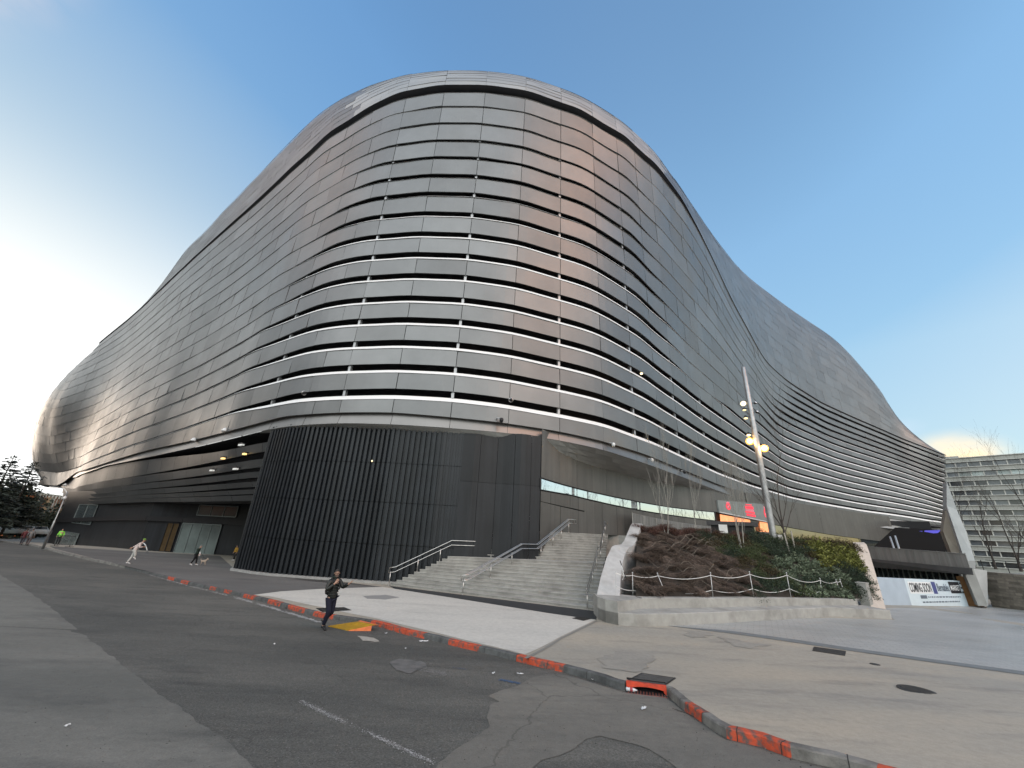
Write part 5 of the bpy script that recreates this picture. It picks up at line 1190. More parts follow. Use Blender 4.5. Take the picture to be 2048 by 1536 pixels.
c = rimat(1283, 747, -.35); e = empty('slot_lamp', tuple(c)); tag(e, 'small lit yellow lamp in a slot on the right of the corner', 'lamp')
mb = MB(); mb.lathe([(0.03, -.12), (.13, -.06), (.15, .02), (.05, .12)], tuple(c), 12); attach(mb.build('lens', M['lampwhite'], smooth=True), e); mb = MB(); mb.tube([c, c + Vector((c.x, c.y, 0)).normalized() * .5], .03, 6); attach(mb.build('bracket', M['strut']), e)
c = zpt(744, 922, 4.6); c = rpt(744, 922, I(-19, WALL) - .05); e = empty('wall_camera', tuple(c)); mb = MB(); mb.lathe([(0.03, -.06), (.06, 0), (.03, .06)], tuple(c), 10); o = mb.build('button_lamp', M['lampdim'], e); tag(e, 'tiny white lamp high on the ribbed drum', 'lamp')

# ------------------------------------------------------------------ terrace, hoarding, buttress, office block on the right
M['conc'] = mat('weathered concrete', (0.33, 0.33, 0.315), 0.8, var=0.15, vscale=0.8, bump=0.2, bscale=20, dark=(0.24, 0.235, 0.22), dscale=.5, damt=.5); M['concpale'] = mat('pale concrete', (0.50, 0.52, 0.52), 0.75, var=0.1, vscale=1.0); M['conctan'] = mat('tan concrete', (0.32, 0.285, 0.235), 0.8, var=0.15, vscale=.7)
M['deck'] = mat('dark deck edge', (0.085, 0.088, 0.09), 0.6, 0.2, var=0.2, vscale=.8)
ter = empty('terrace', (44, 44, -4.5)); tag(ter, 'dark roofed terrace with railing and glazed front beneath the right wing', 'terrace')
d0, d1 = rpt(1735,1117.2,62.5), rpt(1944,1137,54.5); e0, e1 = rpt(1749,1135,62.4), rpt(1947,1150,54.4)
back = Vector((0.55, 0.83, 0)) * 22
def slab(mb, tl, tr_, bl, br, bk_, mi=0):
    P = [tl, tr_, br, bl]; Q = [p + bk_ for p in P]; mb.add([*P, *Q], [(0, 3, 2, 1), (0, 1, 5, 4), (1, 2, 6, 5), (2, 3, 7, 6), (3, 0, 4, 7), (4, 5, 6, 7)], mi)
x0 = d0 + (d0 - d1) * .6; xe0 = e0 + (e0 - e1) * .6
mb = MB(); slab(mb, x0, d1, xe0, e1, back); attach(mb.build('deck', M['deck']), ter)
mb = MB(); r0, r1 = x0 + Vector((0, 0, 1.35)), d1 + Vector((0, 0, 1.15)); off_ = back.normalized() * .5
mb.quad(x0 + off_, d1 + off_, r1 + off_, r0 + off_, 0)
attach(mb.build('railing_panel', mat('grey railing mesh', (0.27, 0.27, 0.265), 0.6, 0.2, streak=.25)), ter)
mb = MB(); mb.tube([r0 + off_, r1 + off_], .05, 6)
for k in range(22): p = x0.lerp(d1, k / 21) + off_ * .9; mb.tube([p, p + Vector((0, 0, 1.25))], .025, 5)
attach(mb.build('railing', M['slat']), ter)
gb = back.normalized() * 3.5; mb = MB(); g0, g1 = xe0 + gb, e1 + gb; mb.quad(Vector((g0.x, g0.y, -5.5)), Vector((g1.x, g1.y, -5.5)), g1, g0); attach(mb.build('glazing', M['glass']), ter)
mb = MB()
for k in range(26): p = g0.lerp(g1, k / 25); mb.box((p.x, p.y - .05, (p.z - 5.2) / 2), (.09, .12, p.z + 5.2))
tag(attach(mb.build('mullions', M['mframe']), ter), kind='stuff')
ub0, ub1 = rpt(1788,1062,70), rpt(1898,1095,66)   # dark recess and blue-lit beam under the wing
mb = MB(); P0 = Vector((50, 56, -1.2)); 
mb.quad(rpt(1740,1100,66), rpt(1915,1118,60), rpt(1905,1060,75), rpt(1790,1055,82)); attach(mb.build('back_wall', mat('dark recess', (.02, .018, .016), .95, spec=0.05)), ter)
mb = MB(); M['blue'] = mat('blue lit soffit', (.1, .1, .4), .5, emit=(.16, .14, .95), estr=0.13)
mb.quad(rpt(1779,1066,81), rpt(1845,1062,76), rpt(1843,1069,75.5), rpt(1784,1075,80.5)); mb.quad(rpt(1849,1061,75.8), rpt(1882,1060,73), rpt(1876,1066,73), rpt(1848,1068,75.4)); attach(mb.build('lit_beam', M['blue']), ter)
mb = MB(); 
for (a, b) in (((1780,1074),(1796,1120)), ((1790,1072),(1806,1122))): mb.tube([rpt(*a, 64), rpt(*b, 61)], .09, 8)
attach(mb.build('column', M['galv'], smooth=True), ter)
# hoarding
ho = empty('hoarding', tuple(rpt(1773,1217,46))); tag(ho, 'pale blue site hoarding printed COMING SOON in front of the terrace', 'hoarding')
HB = [rpt(1752,1218,45.0), rpt(1825,1215.4,50), rpt(1937.8,1211.4,56.5)]; HT = [rpt(1735,1153.5,45.0), rpt(1808,1157,50), rpt(1919.4,1161.7,56.5)]
M['hoardblank'] = mat('pale blue hoarding', (0.42, 0.50, 0.58), .6, var=.08, vscale=.8); M['hoardsign'] = mat('printed pale hoarding', (0.62, 0.72, 0.78), .55, var=.04)
bkv = Vector((0.5, 0.85, 0)) * .25
mb = MB(); slab(mb, HT[0], HT[1], HB[0] - Vector((0, 0, .6)), HB[1] - Vector((0, 0, .6)), bkv); attach(mb.build('blank_panel', M['hoardblank']), ho)
mb = MB(); slab(mb, HT[1], HT[2], HB[1] - Vector((0, 0, .6)), HB[2] - Vector((0, 0, .6)), bkv); sg = attach(mb.build('sign_panel', M['hoardsign']), ho)
hx = (HB[2] - HB[1]); hz = (HT[1] - HB[1]); hn = hx.cross(hz).normalized(); hn = hn if hn.y < 0 else -hn
def HS(s, t, e=.012): a = HB[1].lerp(HB[2], s); b = HT[1].lerp(HT[2], s); return a.lerp(b, t) + hn * e
M['ink'] = mat('black print', (.02, .02, .025), .6); M['inkgrey'] = mat('grey print', (.13, .16, .2), .6); M['inkblue'] = mat('navy print', (.07, .085, .24), .6); M['paper'] = mat('white print', (.8, .82, .83), .6)
def hrect(mb, s0, t0, s1, t1, e=.012, mi=0): mb.quad(HS(s0, t0, e), HS(s1, t0, e), HS(s1, t1, e), HS(s0, t1, e), mi)
mb = MB(); hrect(mb, .035, .48, .43, .90, .012); attach(mb.build('white_field', M['paper']), sg)
mb = MB(); hrect(mb, .445, .47, .515, .92, .012); attach(mb.build('blue_bar', M['inkblue']), sg)
mb = MB(); hrect(mb, .76, .49, .955, .95, .012); [hrect(mb, .965, a, .995, a + .07, .012) for a in (.50, .68, .86)]; attach(mb.build('black_box', M['ink']), sg)
def htext(txt, s0, t0, s1, t1, m, e, bold=False, name='lettering'):
    cu = bpy.data.curves.new(name, 'FONT'); cu.body = txt; cu.size = 1.0; cu.offset = 0.018 if bold else 0.0
    tmp = bpy.data.objects.new('tmp', cu); COL.objects.link(tmp); dg = bpy.context.evaluated_depsgraph_get(); me = bpy.data.meshes.new_from_object(tmp.evaluated_get(dg)); bpy.data.objects.remove(tmp); bpy.data.curves.remove(cu)
    xs_ = [v.co.x for v in me.vertices]; ys_ = [v.co.y for v in me.vertices]; xa, xb, ya, yb = min(xs_), max(xs_), min(ys_), max(ys_)
    for v in me.vertices: v.co = HS(s0 + (v.co.x - xa) / (xb - xa) * (s1 - s0), t0 + (v.co.y - ya) / (yb - ya) * (t1 - t0), e)
    me.materials.clear(); me.materials.append(m); me.name = name; o = bpy.data.objects.new(name, me); COL.objects.link(o); attach(o, sg); return o
htext('COMING SOON', .05, .53, .42, .86, M['ink'], .024, True); htext('Bernabéu', .53, .57, .74, .86, M['inkgrey'], .024, True); htext('MARKET', .775, .60, .945, .82, M['paper'], .024, True)
mb = MB(); hrect(mb, .19, .30, .30, .42, .012)
rr = random.Random(4); s = .32
while s < .90: w = rr.uniform(.012, .05); hrect(mb, s, .33, min(s + w, .9), .38, .012); s += w + .012
s = .20
while s < .86: w = rr.uniform(.012, .05); hrect(mb, s, .15, min(s + w, .86), .20, .012); s += w + .012
attach(mb.build('small_print', M['inkgrey']), sg)
mb = MB(); a, b = rpt(1926,1164,57.5), rpt(1952,1209,57.3); mb.box(((a.x + b.x) / 2 + .2, (a.y + b.y) / 2, (a.z + b.z) / 2 - .2), (1.3, .12, 3.1), rz=-.7); o = mb.build('boarded_door', mat('raw plywood', (.30, .16, .065), .7, var=.25, vscale=2), loc=(b.x, b.y, b.z)); tag(o, 'brown plywood door between hoarding and concrete buttress', 'door')
# concrete buttress: pale raking fin with a tan inner face and a stout foot
bu = empty('buttress', tuple(rpt(1975,1212,56))); tag(bu, 'leaning pale concrete buttress at the right end of the stadium', 'buttress')
def fin(pts, r0, m, name, dep):
    P = [rpt(u, v, r) for u, v, r in pts]; Q = [p + Vector((.62, .78, 0)) * dep for p in P]; n = len(P); mb = MB(); mb.add(P + Q, [tuple(range(n)), tuple(range(n, 2 * n))[::-1]] + [(i, n + i, n + (i + 1) % n, (i + 1) % n) for i in range(n)]); bm_ = mb.build(name, m); attach(bm_, bu); return bm_
fin([(1893,962,60),(1898,975,60),(1914,1020,60),(1932,1062,59.6),(1950,1122,59),(1930,1122,59),(1893.5,1012,60)], 0, M['concpale'], 'raking_fin', 2.0)
fin([(1893.5,1008,60.8),(1932,1122,59.8),(1944,1137,59.2),(1908,1120,60),(1886,1062,60.8)], 0, M['conctan'], 'inner_face', 1.6)
fin([(1932,1122,58.4),(1951,1122,58.4),(1951,1137,58.2),(1936,1136,58.2)], 0, M['slat'], 'joint_band', 1.6)
fin([(1931,1150,55.8),(1946,1136,56),(1976,1212,56),(1957,1212,55.8)], 0, M['conc'], 'foot', 1.2)
fin([(1945,1137.5,56.4),(1974,1141,58),(1976.5,1212,57.6),(1969,1214,56.6)], 0, M['concpale'], 'foot_flank', 1.2)
# stone retaining wall and the office block above it
M['stonewall'] = mat('coursed stone', (0.215, 0.195, 0.165), .9, var=.2, vscale=3, bump=.5, bscale=12, pv=.35)
w0, w1 = rpt(1972,1143,60.0), rpt(2052,1145,58.0); wd = (V2(w1) - V2(w0)).normalized(); rw = empty('retaining_wall', (w0.x, w0.y, -4.6)); tag(rw, 'coursed brown stone retaining wall below the office block', 'wall')
mb = MB(); zt_ = w0.z; nc = 18; rr = random.Random(2)
for c_ in range(nc):
    z0 = -5.4 + (zt_ + 5.4) * c_ / nc; z1 = -5.4 + (zt_ + 5.4) * (c_ + 1) / nc - .02; s = -0.5
    while s < 24:
        L_ = rr.uniform(.5, 1.2); a = V2(w0) + wd * s; b = V2(w0) + wd * (s + L_ - .02); dj = rr.uniform(0, .04); n = Vector((wd.y, -wd.x)); n = n if n.dot(V2(w0)) < 0 else -n
        a2, b2 = a + n * dj, b + n * dj; mb.quad((a2.x, a2.y, z0), (b2.x, b2.y, z0), (b2.x, b2.y, z1), (a2.x, a2.y, z1), 0, rr.random()); mb.quad((a2.x, a2.y, z1), (b2.x, b2.y, z1), (b2.x - n.x, b2.y - n.y, z1), (a2.x - n.x, a2.y - n.y, z1), 0, rr.random()); s += L_
attach(mb.build('masonry', M['stonewall']), rw)
mb = MB(); a = V2(w0) - wd * .5; b = V2(w0) + wd * 24; n = Vector((-wd.y, wd.x)); n = n if n.dot(V2(w0)) > 0 else -n
mb.prism([(a.x + n.x * .06, a.y + n.y * .06), (b.x + n.x * .06, b.y + n.y * .06), (b.x + n.x * 90, b.y + n.y * 90), (a.x + n.x * 90 - 20, a.y + n.y * 90)], -6, zt_ - .05); o = mb.build('upper_ground', M['far']); tag(o, kind='structure')
mb = MB()
for k in range(13): p = V2(w0) + wd * (k * 2 - .4) + n * .3; mb.tube([(p.x, p.y, zt_), (p.x, p.y, zt_ + 1.0)], .03, 5)
for h in (.55, 1.0): p, q_ = V2(w0) + n * .3, V2(w0) + wd * 24 + n * .3; mb.tube([(p.x, p.y, zt_ + h), (q_.x, q_.y, zt_ + h)], .03, 5)
o = mb.build('wall_railing', M['frame'], loc=(w0.x, w0.y, zt_)); tag(o, 'thin dark railing along the top of the stone retaining wall', 'railing')
# office block
OA = Vector((175.0, 125.0)); od = Vector((-.616, .788)); on = Vector((-.788, -.616))
of = empty('office_block', (OA.x, OA.y, -4)); tag(of, 'long pale ten-storey office block with ribbon windows behind the stadium', 'building')
M['offwall'] = mat('pale office cladding', (0.37, 0.385, 0.36), .7, var=.08, vscale=.15, streak=.08, pv=.06); M['offrib'] = mat('office sill', (.50, .51, .48), .6)
M['offglass'] = mat('office glazing', (.10, .115, .13), .12, 0, spec=1.0, pv=.6); M['offglass2'] = mat('pale office blind', (.42, .50, .50), .3, 0, pv=.3)
ztop = 32.0; fh = 3.3; s0, s1 = -14, 110
mb = MB(); gl = MB(); rb_ = MB(); rr = random.Random(9)
def OP(s, d=0): return OA + od * s + on * d
for f in range(12):
    zt_ = ztop - f * fh - (1.2 if f else 0); zb_ = ztop - (f + 1) * fh + .55
    hi = ztop + .6 if f == 0 else ztop - f * fh + .55; lo = ztop - f * fh - 1.15
    mb.quad((*OP(s0), lo), (*OP(s1), lo), (*OP(s1), hi), (*OP(s0), hi), 0, rr.random())
    rb_.quad((*OP(s0, .35), lo), (*OP(s1, .35), lo), (*OP(s1, .35), lo + .22), (*OP(s0, .35), lo + .22)); rb_.quad((*OP(s0, .35), hi - .25), (*OP(s1, .35), hi - .25), (*OP(s1, .35), hi), (*OP(s0, .35), hi)); rb_.quad((*OP(s0, .35), hi), (*OP(s1, .35), hi), (*OP(s1, 0), hi), (*OP(s0, 0), hi)); rb_.quad((*OP(s0, 0), lo), (*OP(s1, 0), lo), (*OP(s1, .35), lo), (*OP(s0, .35), lo))
mb.quad((*OP(s0, -.7), ztop - 12 * fh), (*OP(s1, -.7), ztop - 12 * fh), (*OP(s1, -.7), ztop + .5), (*OP(s0, -.7), ztop + .5), 0, .4)
mb.quad((*OP(s0), ztop + .6), (*OP(s1), ztop + .6), (*OP(s1, -18), ztop + .6), (*OP(s0, -18), ztop + .6)); mb.quad((*OP(s0), -8), (*OP(s0, -18), -8), (*OP(s0, -18), ztop + .6), (*OP(s0), ztop + .6))
attach(mb.build('wall', M['offwall']), of); attach(rb_.build('string_course', M['offrib']), of)
for f in range(11):
    z1 = ztop - f * fh - 1.15; z0 = ztop - (f + 1) * fh + .55; mb = MB(); ml = MB(); s = s0; 
    while s < s1:
        w = 3.0; pale = (f == 1 and rr.random() < .85) or rr.random() < .06
        mb.quad((*OP(s + .12, -.55), z0), (*OP(s + w - .12, -.55), z0), (*OP(s + w - .12, -.55), z1), (*OP(s + .12, -.55), z1), 1 if pale else 0, rr.random())
        c = OP(s, -.3); ml.box((c.x, c.y, (z0 + z1) / 2), (.28, .5, z1 - z0), rz=math.atan2(od.y, od.x)); s += w
    g_ = attach(mb.build('window_row', [M['offglass'], M['offglass2']]), of); tag(attach(ml.build('mullions', M['offrib']), of), kind='stuff')
mb = MB()
for k in range(16):
    c = OP(20 + k * 5.2 + rr.uniform(-1, 1), -2.5); mb.box((c.x, c.y, ztop + 1.1), (rr.uniform(2, 4), .6, rr.uniform(.5, 1.2)), rz=math.atan2(od.y, od.x))
attach(mb.build('roof_plant', M['offwall']), of)
for k, (u, v, rr_, hh, sd) in enumerate([(1952,1141,84,9.5,21),(1993,1141,84,10.5,22),(2042,1141,80,10,23),(2100,1141,78,11,24)]):
    p = rpt(u, v, rr_); bare_tree((p.x, p.y, -1.5), hh, 1, ['bare street tree close to the right edge of the stadium', 'bare forked street tree in the middle of the office block front', 'bare street tree at the right edge, before the office block', 'bare street tree beyond the retaining wall'][k], M['barkdark'], sd, .16, .55, .22, 3, crown_up=.5)

# ------------------------------------------------------------------ far left: hedges, conifers, sunlit brick flats, parked cars
M['brick'] = mat('orange brick', (0.46, 0.15, 0.055), .85, var=.12, vscale=.6, pv=.1); M['flatwin'] = mat('flat window', (.22, .20, .18), .2, 0, spec=.8, pv=.5); M['flatpale'] = mat('pale render', (.60, .45, .28), .8)
def flats(name, label, A, d, length, depth, zb_, zt_, wallm, nfl, seed, bays=True):
    e = empty(name, (A.x, A.y, zb_)); tag(e, label, 'building'); n = Vector((d.y, -d.x)); n = n if n.dot(A) < 0 else -n; rr = random.Random(seed)
    P = [A, A + d * length, A + d * length - n * depth, A - n * depth]; mb = MB()
    for i in range(4): a, b = P[i], P[(i + 1) % 4]; mb.quad((a.x, a.y, zb_), (b.x, b.y, zb_), (b.x, b.y, zt_), (a.x, a.y, zt_), 0, rr.random())
    attach(mb.build('wall', wallm), e)
    mb = MB(); mb.prism([(p.x * 1.0, p.y) for p in P], zt_, zt_ + .8); attach(mb.build('roof', M['flatpale']), e)
    fh_ = (zt_ - zb_) / nfl; mb = MB(); sb = MB(); nwin = 0
    for f in range(nfl):
        for i, (a, b) in enumerate(((P[0], P[1]), (P[3], P[0]), (P[1], P[2]))):
            L_ = (b - a).length; dd = (b - a).normalized(); nn = Vector((dd.y, -dd.x)); c0 = (P[0] + P[2]) / 2; nn = nn if nn.dot((a + b) / 2 - c0) > 0 else -nn; s = 1.2
            while s < L_ - 2:
                w = rr.choice([1.4, 2.0]); p = a + dd * s + nn * .05; q_ = p + dd * w; z0 = zb_ + f * fh_ + .9
                wb = mb
                if name == 'brick_flats' and nwin < 100 and i < 2 and f > 1: wb = MB(); nwin += 1
                wb.quad((p.x, p.y, z0), (q_.x, q_.y, z0), (q_.x, q_.y, z0 + 1.5), (p.x, p.y, z0 + 1.5), 0, rr.random()); c = (p + q_) / 2; sb.box((c.x, c.y, z0 - .08), (w + .2, .25, .14), rz=math.atan2(dd.y, dd.x)); s += w + rr.uniform(1.0, 2.2)
                if wb is not mb: attach(wb.build('window', M['flatwin']), e)
    if mb.f: tag(attach(mb.build('windows', M['flatwin']), e), kind='stuff')
    tag(attach(sb.build('sills', M['flatpale']), e), kind='stuff')
    if bays:
        mb = MB()
        for t in (.22, .55, .84):
            p = A + d * length * t + n * .7; mb.box((p.x, p.y, (zb_ + zt_) / 2), (2.6, 1.4, zt_ - zb_ - 1), rz=math.atan2(d.y, d.x))
            attach(mb.build('balcony_bay', M['flatpale']), e); mb = MB()
    return e
pA = rpt(52, 1030, 225); pB = rpt(122, 1030, 262)
dA = (V2(pB) - V2(pA)).normalized()
flats('brick_flats', 'orange brick apartment block glowing in low sun beyond the conifers', V2(pA), dA, 60, 14, -10, rpt(83, 991, 236).z, M['brick'], 9, 3)
# unseen blocks of flats, added left of the picture to block low sun
M['render1'] = mat('grey render', (.20, .215, .225), .85, var=.1); M['render2'] = mat('buff render', (.24, .235, .225), .85, var=.1)
flats('street_flats', 'grey rendered flats across the street, nearest the conifers', Vector((-132, 70)), Vector((.10, -1)).normalized(), 44, 14, -7, 40, M['render1'], 9, 5)
flats('street_flats', 'buff rendered flats across the street, next to the grey block', Vector((-126, 22)), Vector((.12, -1)).normalized(), 46, 14, -7, 44, M['render2'], 10, 6)
flats('street_flats', 'tall grey flats at the street corner behind the conifers', Vector((-152, 106)), Vector((0, -1)), 26, 16, -9, 30, M['render1'], 11, 8)
flats('street_flats', 'brick flats across the street, farthest behind the viewer', Vector((-118, -28)), Vector((.3, -1)).normalized(), 40, 14, -6, 36, M['brick'], 9, 7)
M['needle'] = leafmat('blue green needles', (.055, .070, .058)); M['hedge'] = leafmat('hedge leaf', (.050, .060, .040))
def conifer(base, H, label, seed, dens=1.0, R=None):
    rr = random.Random(seed); e = empty('conifer', base); tag(e, label, 'tree'); b = Vector(base); tm = MB(); tm.tube([b - Vector((0, 0, .5)), b + Vector((0.1, 0, H * .5)), b + Vector((0, 0, H))], [H * .018, H * .011, .03], 7, 0, False); attach(tm.build('trunk', M['barkdark'], smooth=True), e)
    mb = MB(); R = R or H * .28; z = H * .06
    while z < H * .985:
        f = 1 - z / H; nb = rr.randint(5, 8)
        for k in range(nb):
            if rr.random() > dens: continue
            a = rr.uniform(0, 6.28); L_ = R * (f ** .8) * rr.uniform(.55, 1.15) + .15; d = Vector((math.cos(a), math.sin(a), rr.uniform(-.12, .22))); p = b + Vector((0, 0, z)); q_ = p + d * L_ + Vector((0, 0, -.10 * L_))
            mb.tube([p, q_], [.05 * f + .015, .008], 3, 0, False, .05); n = max(4, int(L_ * 7))
            for j in range(n):
                t = rr.uniform(.15, 1); c = p.lerp(q_, t); s_ = Vector((-d.y, d.x, 0)) * rr.choice((-1, 1)); l = rr.uniform(.3, .75) * (1.15 - t * .5) * min(1, L_ / 2 + .3)
                tip = c + s_ * l + d * l * .6 + Vector((0, 0, rr.uniform(-.25, .12))); w = Vector((0, 0, 1)).cross(tip - c).normalized() * .11 + Vector((0, 0, .05))
                mb.quad(c, c.lerp(tip, .5) + w, tip, c.lerp(tip, .5) - w, 0, rr.random())
        z += H * .030 * rr.uniform(.7, 1.2)
    attach(mb.build('crown', M['needle']), e); return e
def con_at(u, v, vt, rho, label, seed, dens=1.0, R=None):
    p = rpt(u, v, rho); top = rpt(u + (v - vt) * .45, vt, rho); z0 = zg(p.x, p.y) - 1
    return conifer((top.x, top.y, min(p.z, -3)), top.z - min(p.z, -3), label, seed, dens, R)
con_at(10, 1060, 922, 105, 'tall loose conifer with layered branches in front of the bright sky', 5, .95, 5.2)
con_at(-38, 1060, 908, 98, 'conifer cut by the left edge of the picture', 6, .95, 5.5)
def bushmass(name, label, c, R, H, n, m, seed, leaf=.5, cat='bush'):
    rr = random.Random(seed); e = empty(name, c); tag(e, label, cat); tm = MB(); cv = Vector(c)
    for k in range(4): a = rr.uniform(0, 6.28); tm.tube([cv, cv + Vector((math.cos(a) * R * .3, math.sin(a) * R * .3, H * .55))], [.16, .05], 5, 0, False)
    attach(tm.build('trunk', M['barkdark']), e); mb = MB(); lumps = [(rr.uniform(-R, R) * .7, rr.uniform(-R, R) * .7, H * rr.uniform(.35, .8), R * rr.uniform(.3, .55)) for _ in range(12)]
    for _ in range(n):
        x, y, z, r = rr.choice(lumps); d = Vector((rr.gauss(0, 1), rr.gauss(0, 1), rr.gauss(0, 1))).normalized(); p = cv + Vector((x, y, z)) + d * r * rr.random() ** .4; s_ = d.cross(Vector((rr.gauss(0, 1), rr.gauss(0, 1), rr.gauss(0, 1)))).normalized(); l = leaf * rr.uniform(.5, 1.3)
        if p.z < cv.z: continue
        mb.quad(p - s_ * l * .5, p + d * l * .4, p + s_ * l * .5, p - d * l * .4, 0, rr.random())
    attach(mb.build('crown', m), e); return e
for k, (u, vt, rho, R, H, lab) in enumerate([(-30,1000,118,7,8,'dark rounded tree left of the conifer trunk'),(20,1012,125,6,7,'dark rounded tree beneath the tall conifer'),(58,1040,130,3.2,3.4,'dull green tree below the orange brick flats'),(96,1040,150,3.2,3.6,'pale brown bare-looking tree right of the flats, by the shell'),(-70,1010,110,7,8,'dark tree beyond the left edge')]):
    p = rpt(u, 1062, rho); bushmass('street_tree', lab, (p.x, p.y, rpt(u, 1064, rho).z - .5), R, H, 1700, M['hedge'] if k != 3 else leafmat('brownish leaf', (.11, .085, .06)), 20 + k, .75, 'tree')
for k, (u, rho, lab) in enumerate([(-15,138,'low clipped hedge behind the leftmost parked car'),(22,142,'low clipped hedge behind the second parked car'),(56,146,'low clipped hedge behind the third parked car'),(86,150,'low clipped hedge next to the shell')]):
    p = rpt(u, 1071, rho); bushmass('hedge', lab, (p.x, p.y, p.z - .3), 5.5, 4.6, 1500, M['hedge'], 60 + k, .7, 'hedge')
# parked cars, white, along the far side street
def car_proto():
    e = empty('parked_car', (0, 0, 0)); mb = MB(); W = .88
    prof = [(-2.1,.35),(-2.15,.75),(-1.95,.92),(-1.2,.98),(-.55,1.45),(.75,1.47),(1.45,1.02),(2.0,.9),(2.12,.6),(2.08,.35)]
    def body(prof, w, z): pass
    L_ = [(x, -W, z) for x, z in prof]; R_ = [(x, W, z) for x, z in prof]; L_ = [(x, y * (0.82 if z > 1.2 else 1), z) for x, y, z in L_]; R_ = [(x, y * (0.82 if z > 1.2 else 1), z) for x, y, z in R_]; n = len(prof)
    mb.add(L_ + R_, [tuple(range(n)), tuple(range(n, 2 * n))[::-1]] + [(i, n + i, n + (i + 1) % n, (i + 1) % n) for i in range(n)]); attach(mb.build('body', mat('pale car paint', (.62, .68, .68), .3, coat=.5)), e)
    mb = MB()
    for s_ in (-1, 1): mb.quad((-1.05, s_ * .86, 1.0), (1.25, s_ * .86, 1.05), (.7, s_ * .735, 1.40), (-.5, s_ * .735, 1.39))
    mb.quad((1.42, -.78, 1.06), (1.42, .78, 1.06), (.80, .7, 1.46), (.80, -.7, 1.46)); mb.quad((-1.22, -.78, 1.01), (-1.22, .78, 1.01), (-.6, .7, 1.45), (-.6, -.7, 1.45)); attach(mb.build('windows', M['glass']), e)
    for x in (-1.3, 1.3):
        for y in (-.82, .82):
            mb = MB(); mb.lathe([(.2, -.09), (.31, -.1), (.32, .1), (.2, .1)], (x, y, .32), 14, 0, Matrix.Rotation(math.pi / 2, 3, 'X')); attach(mb.build('wheel', M['black'], smooth=True), e)
    return e
cp = None
for k, (u, v, rho, lab) in enumerate([(12,1066,112,'pale parked car at the left edge of the picture, beneath the conifer'),(42,1066.5,116,'pale parked car second from the left edge'),(72,1067.5,121,'pale parked car third from the left, beside the walking pair'),(96,1069,127,'pale parked car nearest the shell, right of the others')]):
    p = rpt(u, v, rho); c = car_proto() if cp is None else copy_tree(cp)
    if cp is None: cp = c
    c.location = (p.x, p.y, p.z - .35); c.rotation_euler = (0, 0, rad(-38 + 5 * k)); c.scale = (1.15, 1.15, 1.15); tag(c, lab, 'car', 'pale cars parked at the far left')
# far left street furniture
p = rpt(85, 1098, 62); top = rpt(138, 984, 62); e = empty('street_lamp', tuple(p)); tag(e, 'thin grey street lamp leaning arm towards the shell, far left of the pavement', 'street lamp')
ztop_ = top.z; mb = MB(); mb.lathe([(.11, 0), (.10, 2.6), (.065, 2.7), (.045, ztop_ - p.z)], tuple(p), 10); attach(mb.build('pole', M['polesteel'], smooth=True), e)
hd = rpt(112, 951, 62); mb = MB(); hd = Vector((p.x - 1.0, p.y - .5, ztop_ + .35)); mb.tube([(p.x, p.y, ztop_ - .1), (p.x - .3, p.y - .15, ztop_ + .3), tuple(hd)], .04, 6); mb.box(tuple(hd), (.7, .25, .1), rz=.5); attach(mb.build('lamp_head', M['lampshell']), e)
mb = MB(); c = Vector((p.x + .1, p.y - .1, ztop_ - .6)); mb.lathe([(.02, -.16), (.14, -.1), (.16, 0), (.1, .14), (.02, .16)], tuple(c), 10); attach(mb.build('camera_dome', M['lampshell'], smooth=True), e)
p = rpt(104, 1091.5, 66); q_ = rpt(143, 1094, 64); e = empty('crowd_barrier', tuple(p)); tag(e, 'dark metal crowd barrier standing in front of the far corner glazing', 'barrier'); mb = MB(); d_ = q_ - p
H_ = Vector((0, 0, 1.05)); lo_ = Vector((0, 0, .18)); mb.tube([p + lo_, p + H_, q_ + H_, q_ + lo_, p + lo_], .03, 6)
for k in range(1, 16): a = p + d_ * k / 16; mb.tube([a + lo_, a + H_], .014, 4)
for a in (p + d_ * .12, p + d_ * .88): mb.tube([a + lo_, a - Vector((0, 0, .02))], .03, 5); mb.tube([a + Vector((-.2, -.25, 0)), a + Vector((.2, .25, 0))], .025, 5)
attach(mb.build('frame', M['frame']), e)
# curved hand rail in front of the lower wall
a = rpt(283, 1101, 57); b = rpt(295, 1104, 56.5); mb = MB(); mb.tube([rpt(283, 1086, 57), rpt(287, 1086, 57), rpt(291, 1090, 56.8), rpt(293.5, 1097, 56.6), b], .06, 7); o = mb.build('bent_tube', M['galv'], loc=tuple(b), smooth=True); tag(o, 'bent pale metal tube before the black lower wall, left of the brass door', 'rail')

# ------------------------------------------------------------------ small things on the road and the pavement
def flatquad(name, label, cat, pix, f, m, h=.012, frame=None, group=None):
    P = [gpt(u, v, f) for u, v in pix]; c = sum(P, Vector()) / 4; e = empty(name, tuple(c)); tag(e, label, cat, group); mb = MB(); T_ = [p + Vector((0, 0, h)) for p in P]
    mb.add(P + T_, [(4, 5, 6, 7), (0, 1, 5, 4), (1, 2, 6, 5), (2, 3, 7, 6), (3, 0, 4, 7)]); attach(mb.build('plate', m), e)
    mb = MB()
    for i in range(4):
        a, b = T_[i], T_[(i + 1) % 4]; ca = c + Vector((0, 0, h)); up = Vector((0, 0, .004)); mb.quad(a + up, b + up, b.lerp(ca, .09) + up, a.lerp(ca, .09) + up)
    for k in range(1, 4): a, b = T_[0].lerp(T_[1], k / 4), T_[3].lerp(T_[2], k / 4); d_ = (T_[1] - T_[0]).normalized() * .008; mb.quad(a - d_ + up, a + d_ + up, b + d_ + up, b - d_ + up)
    attach(mb.build('frame', frame or M['frame']), e); return e
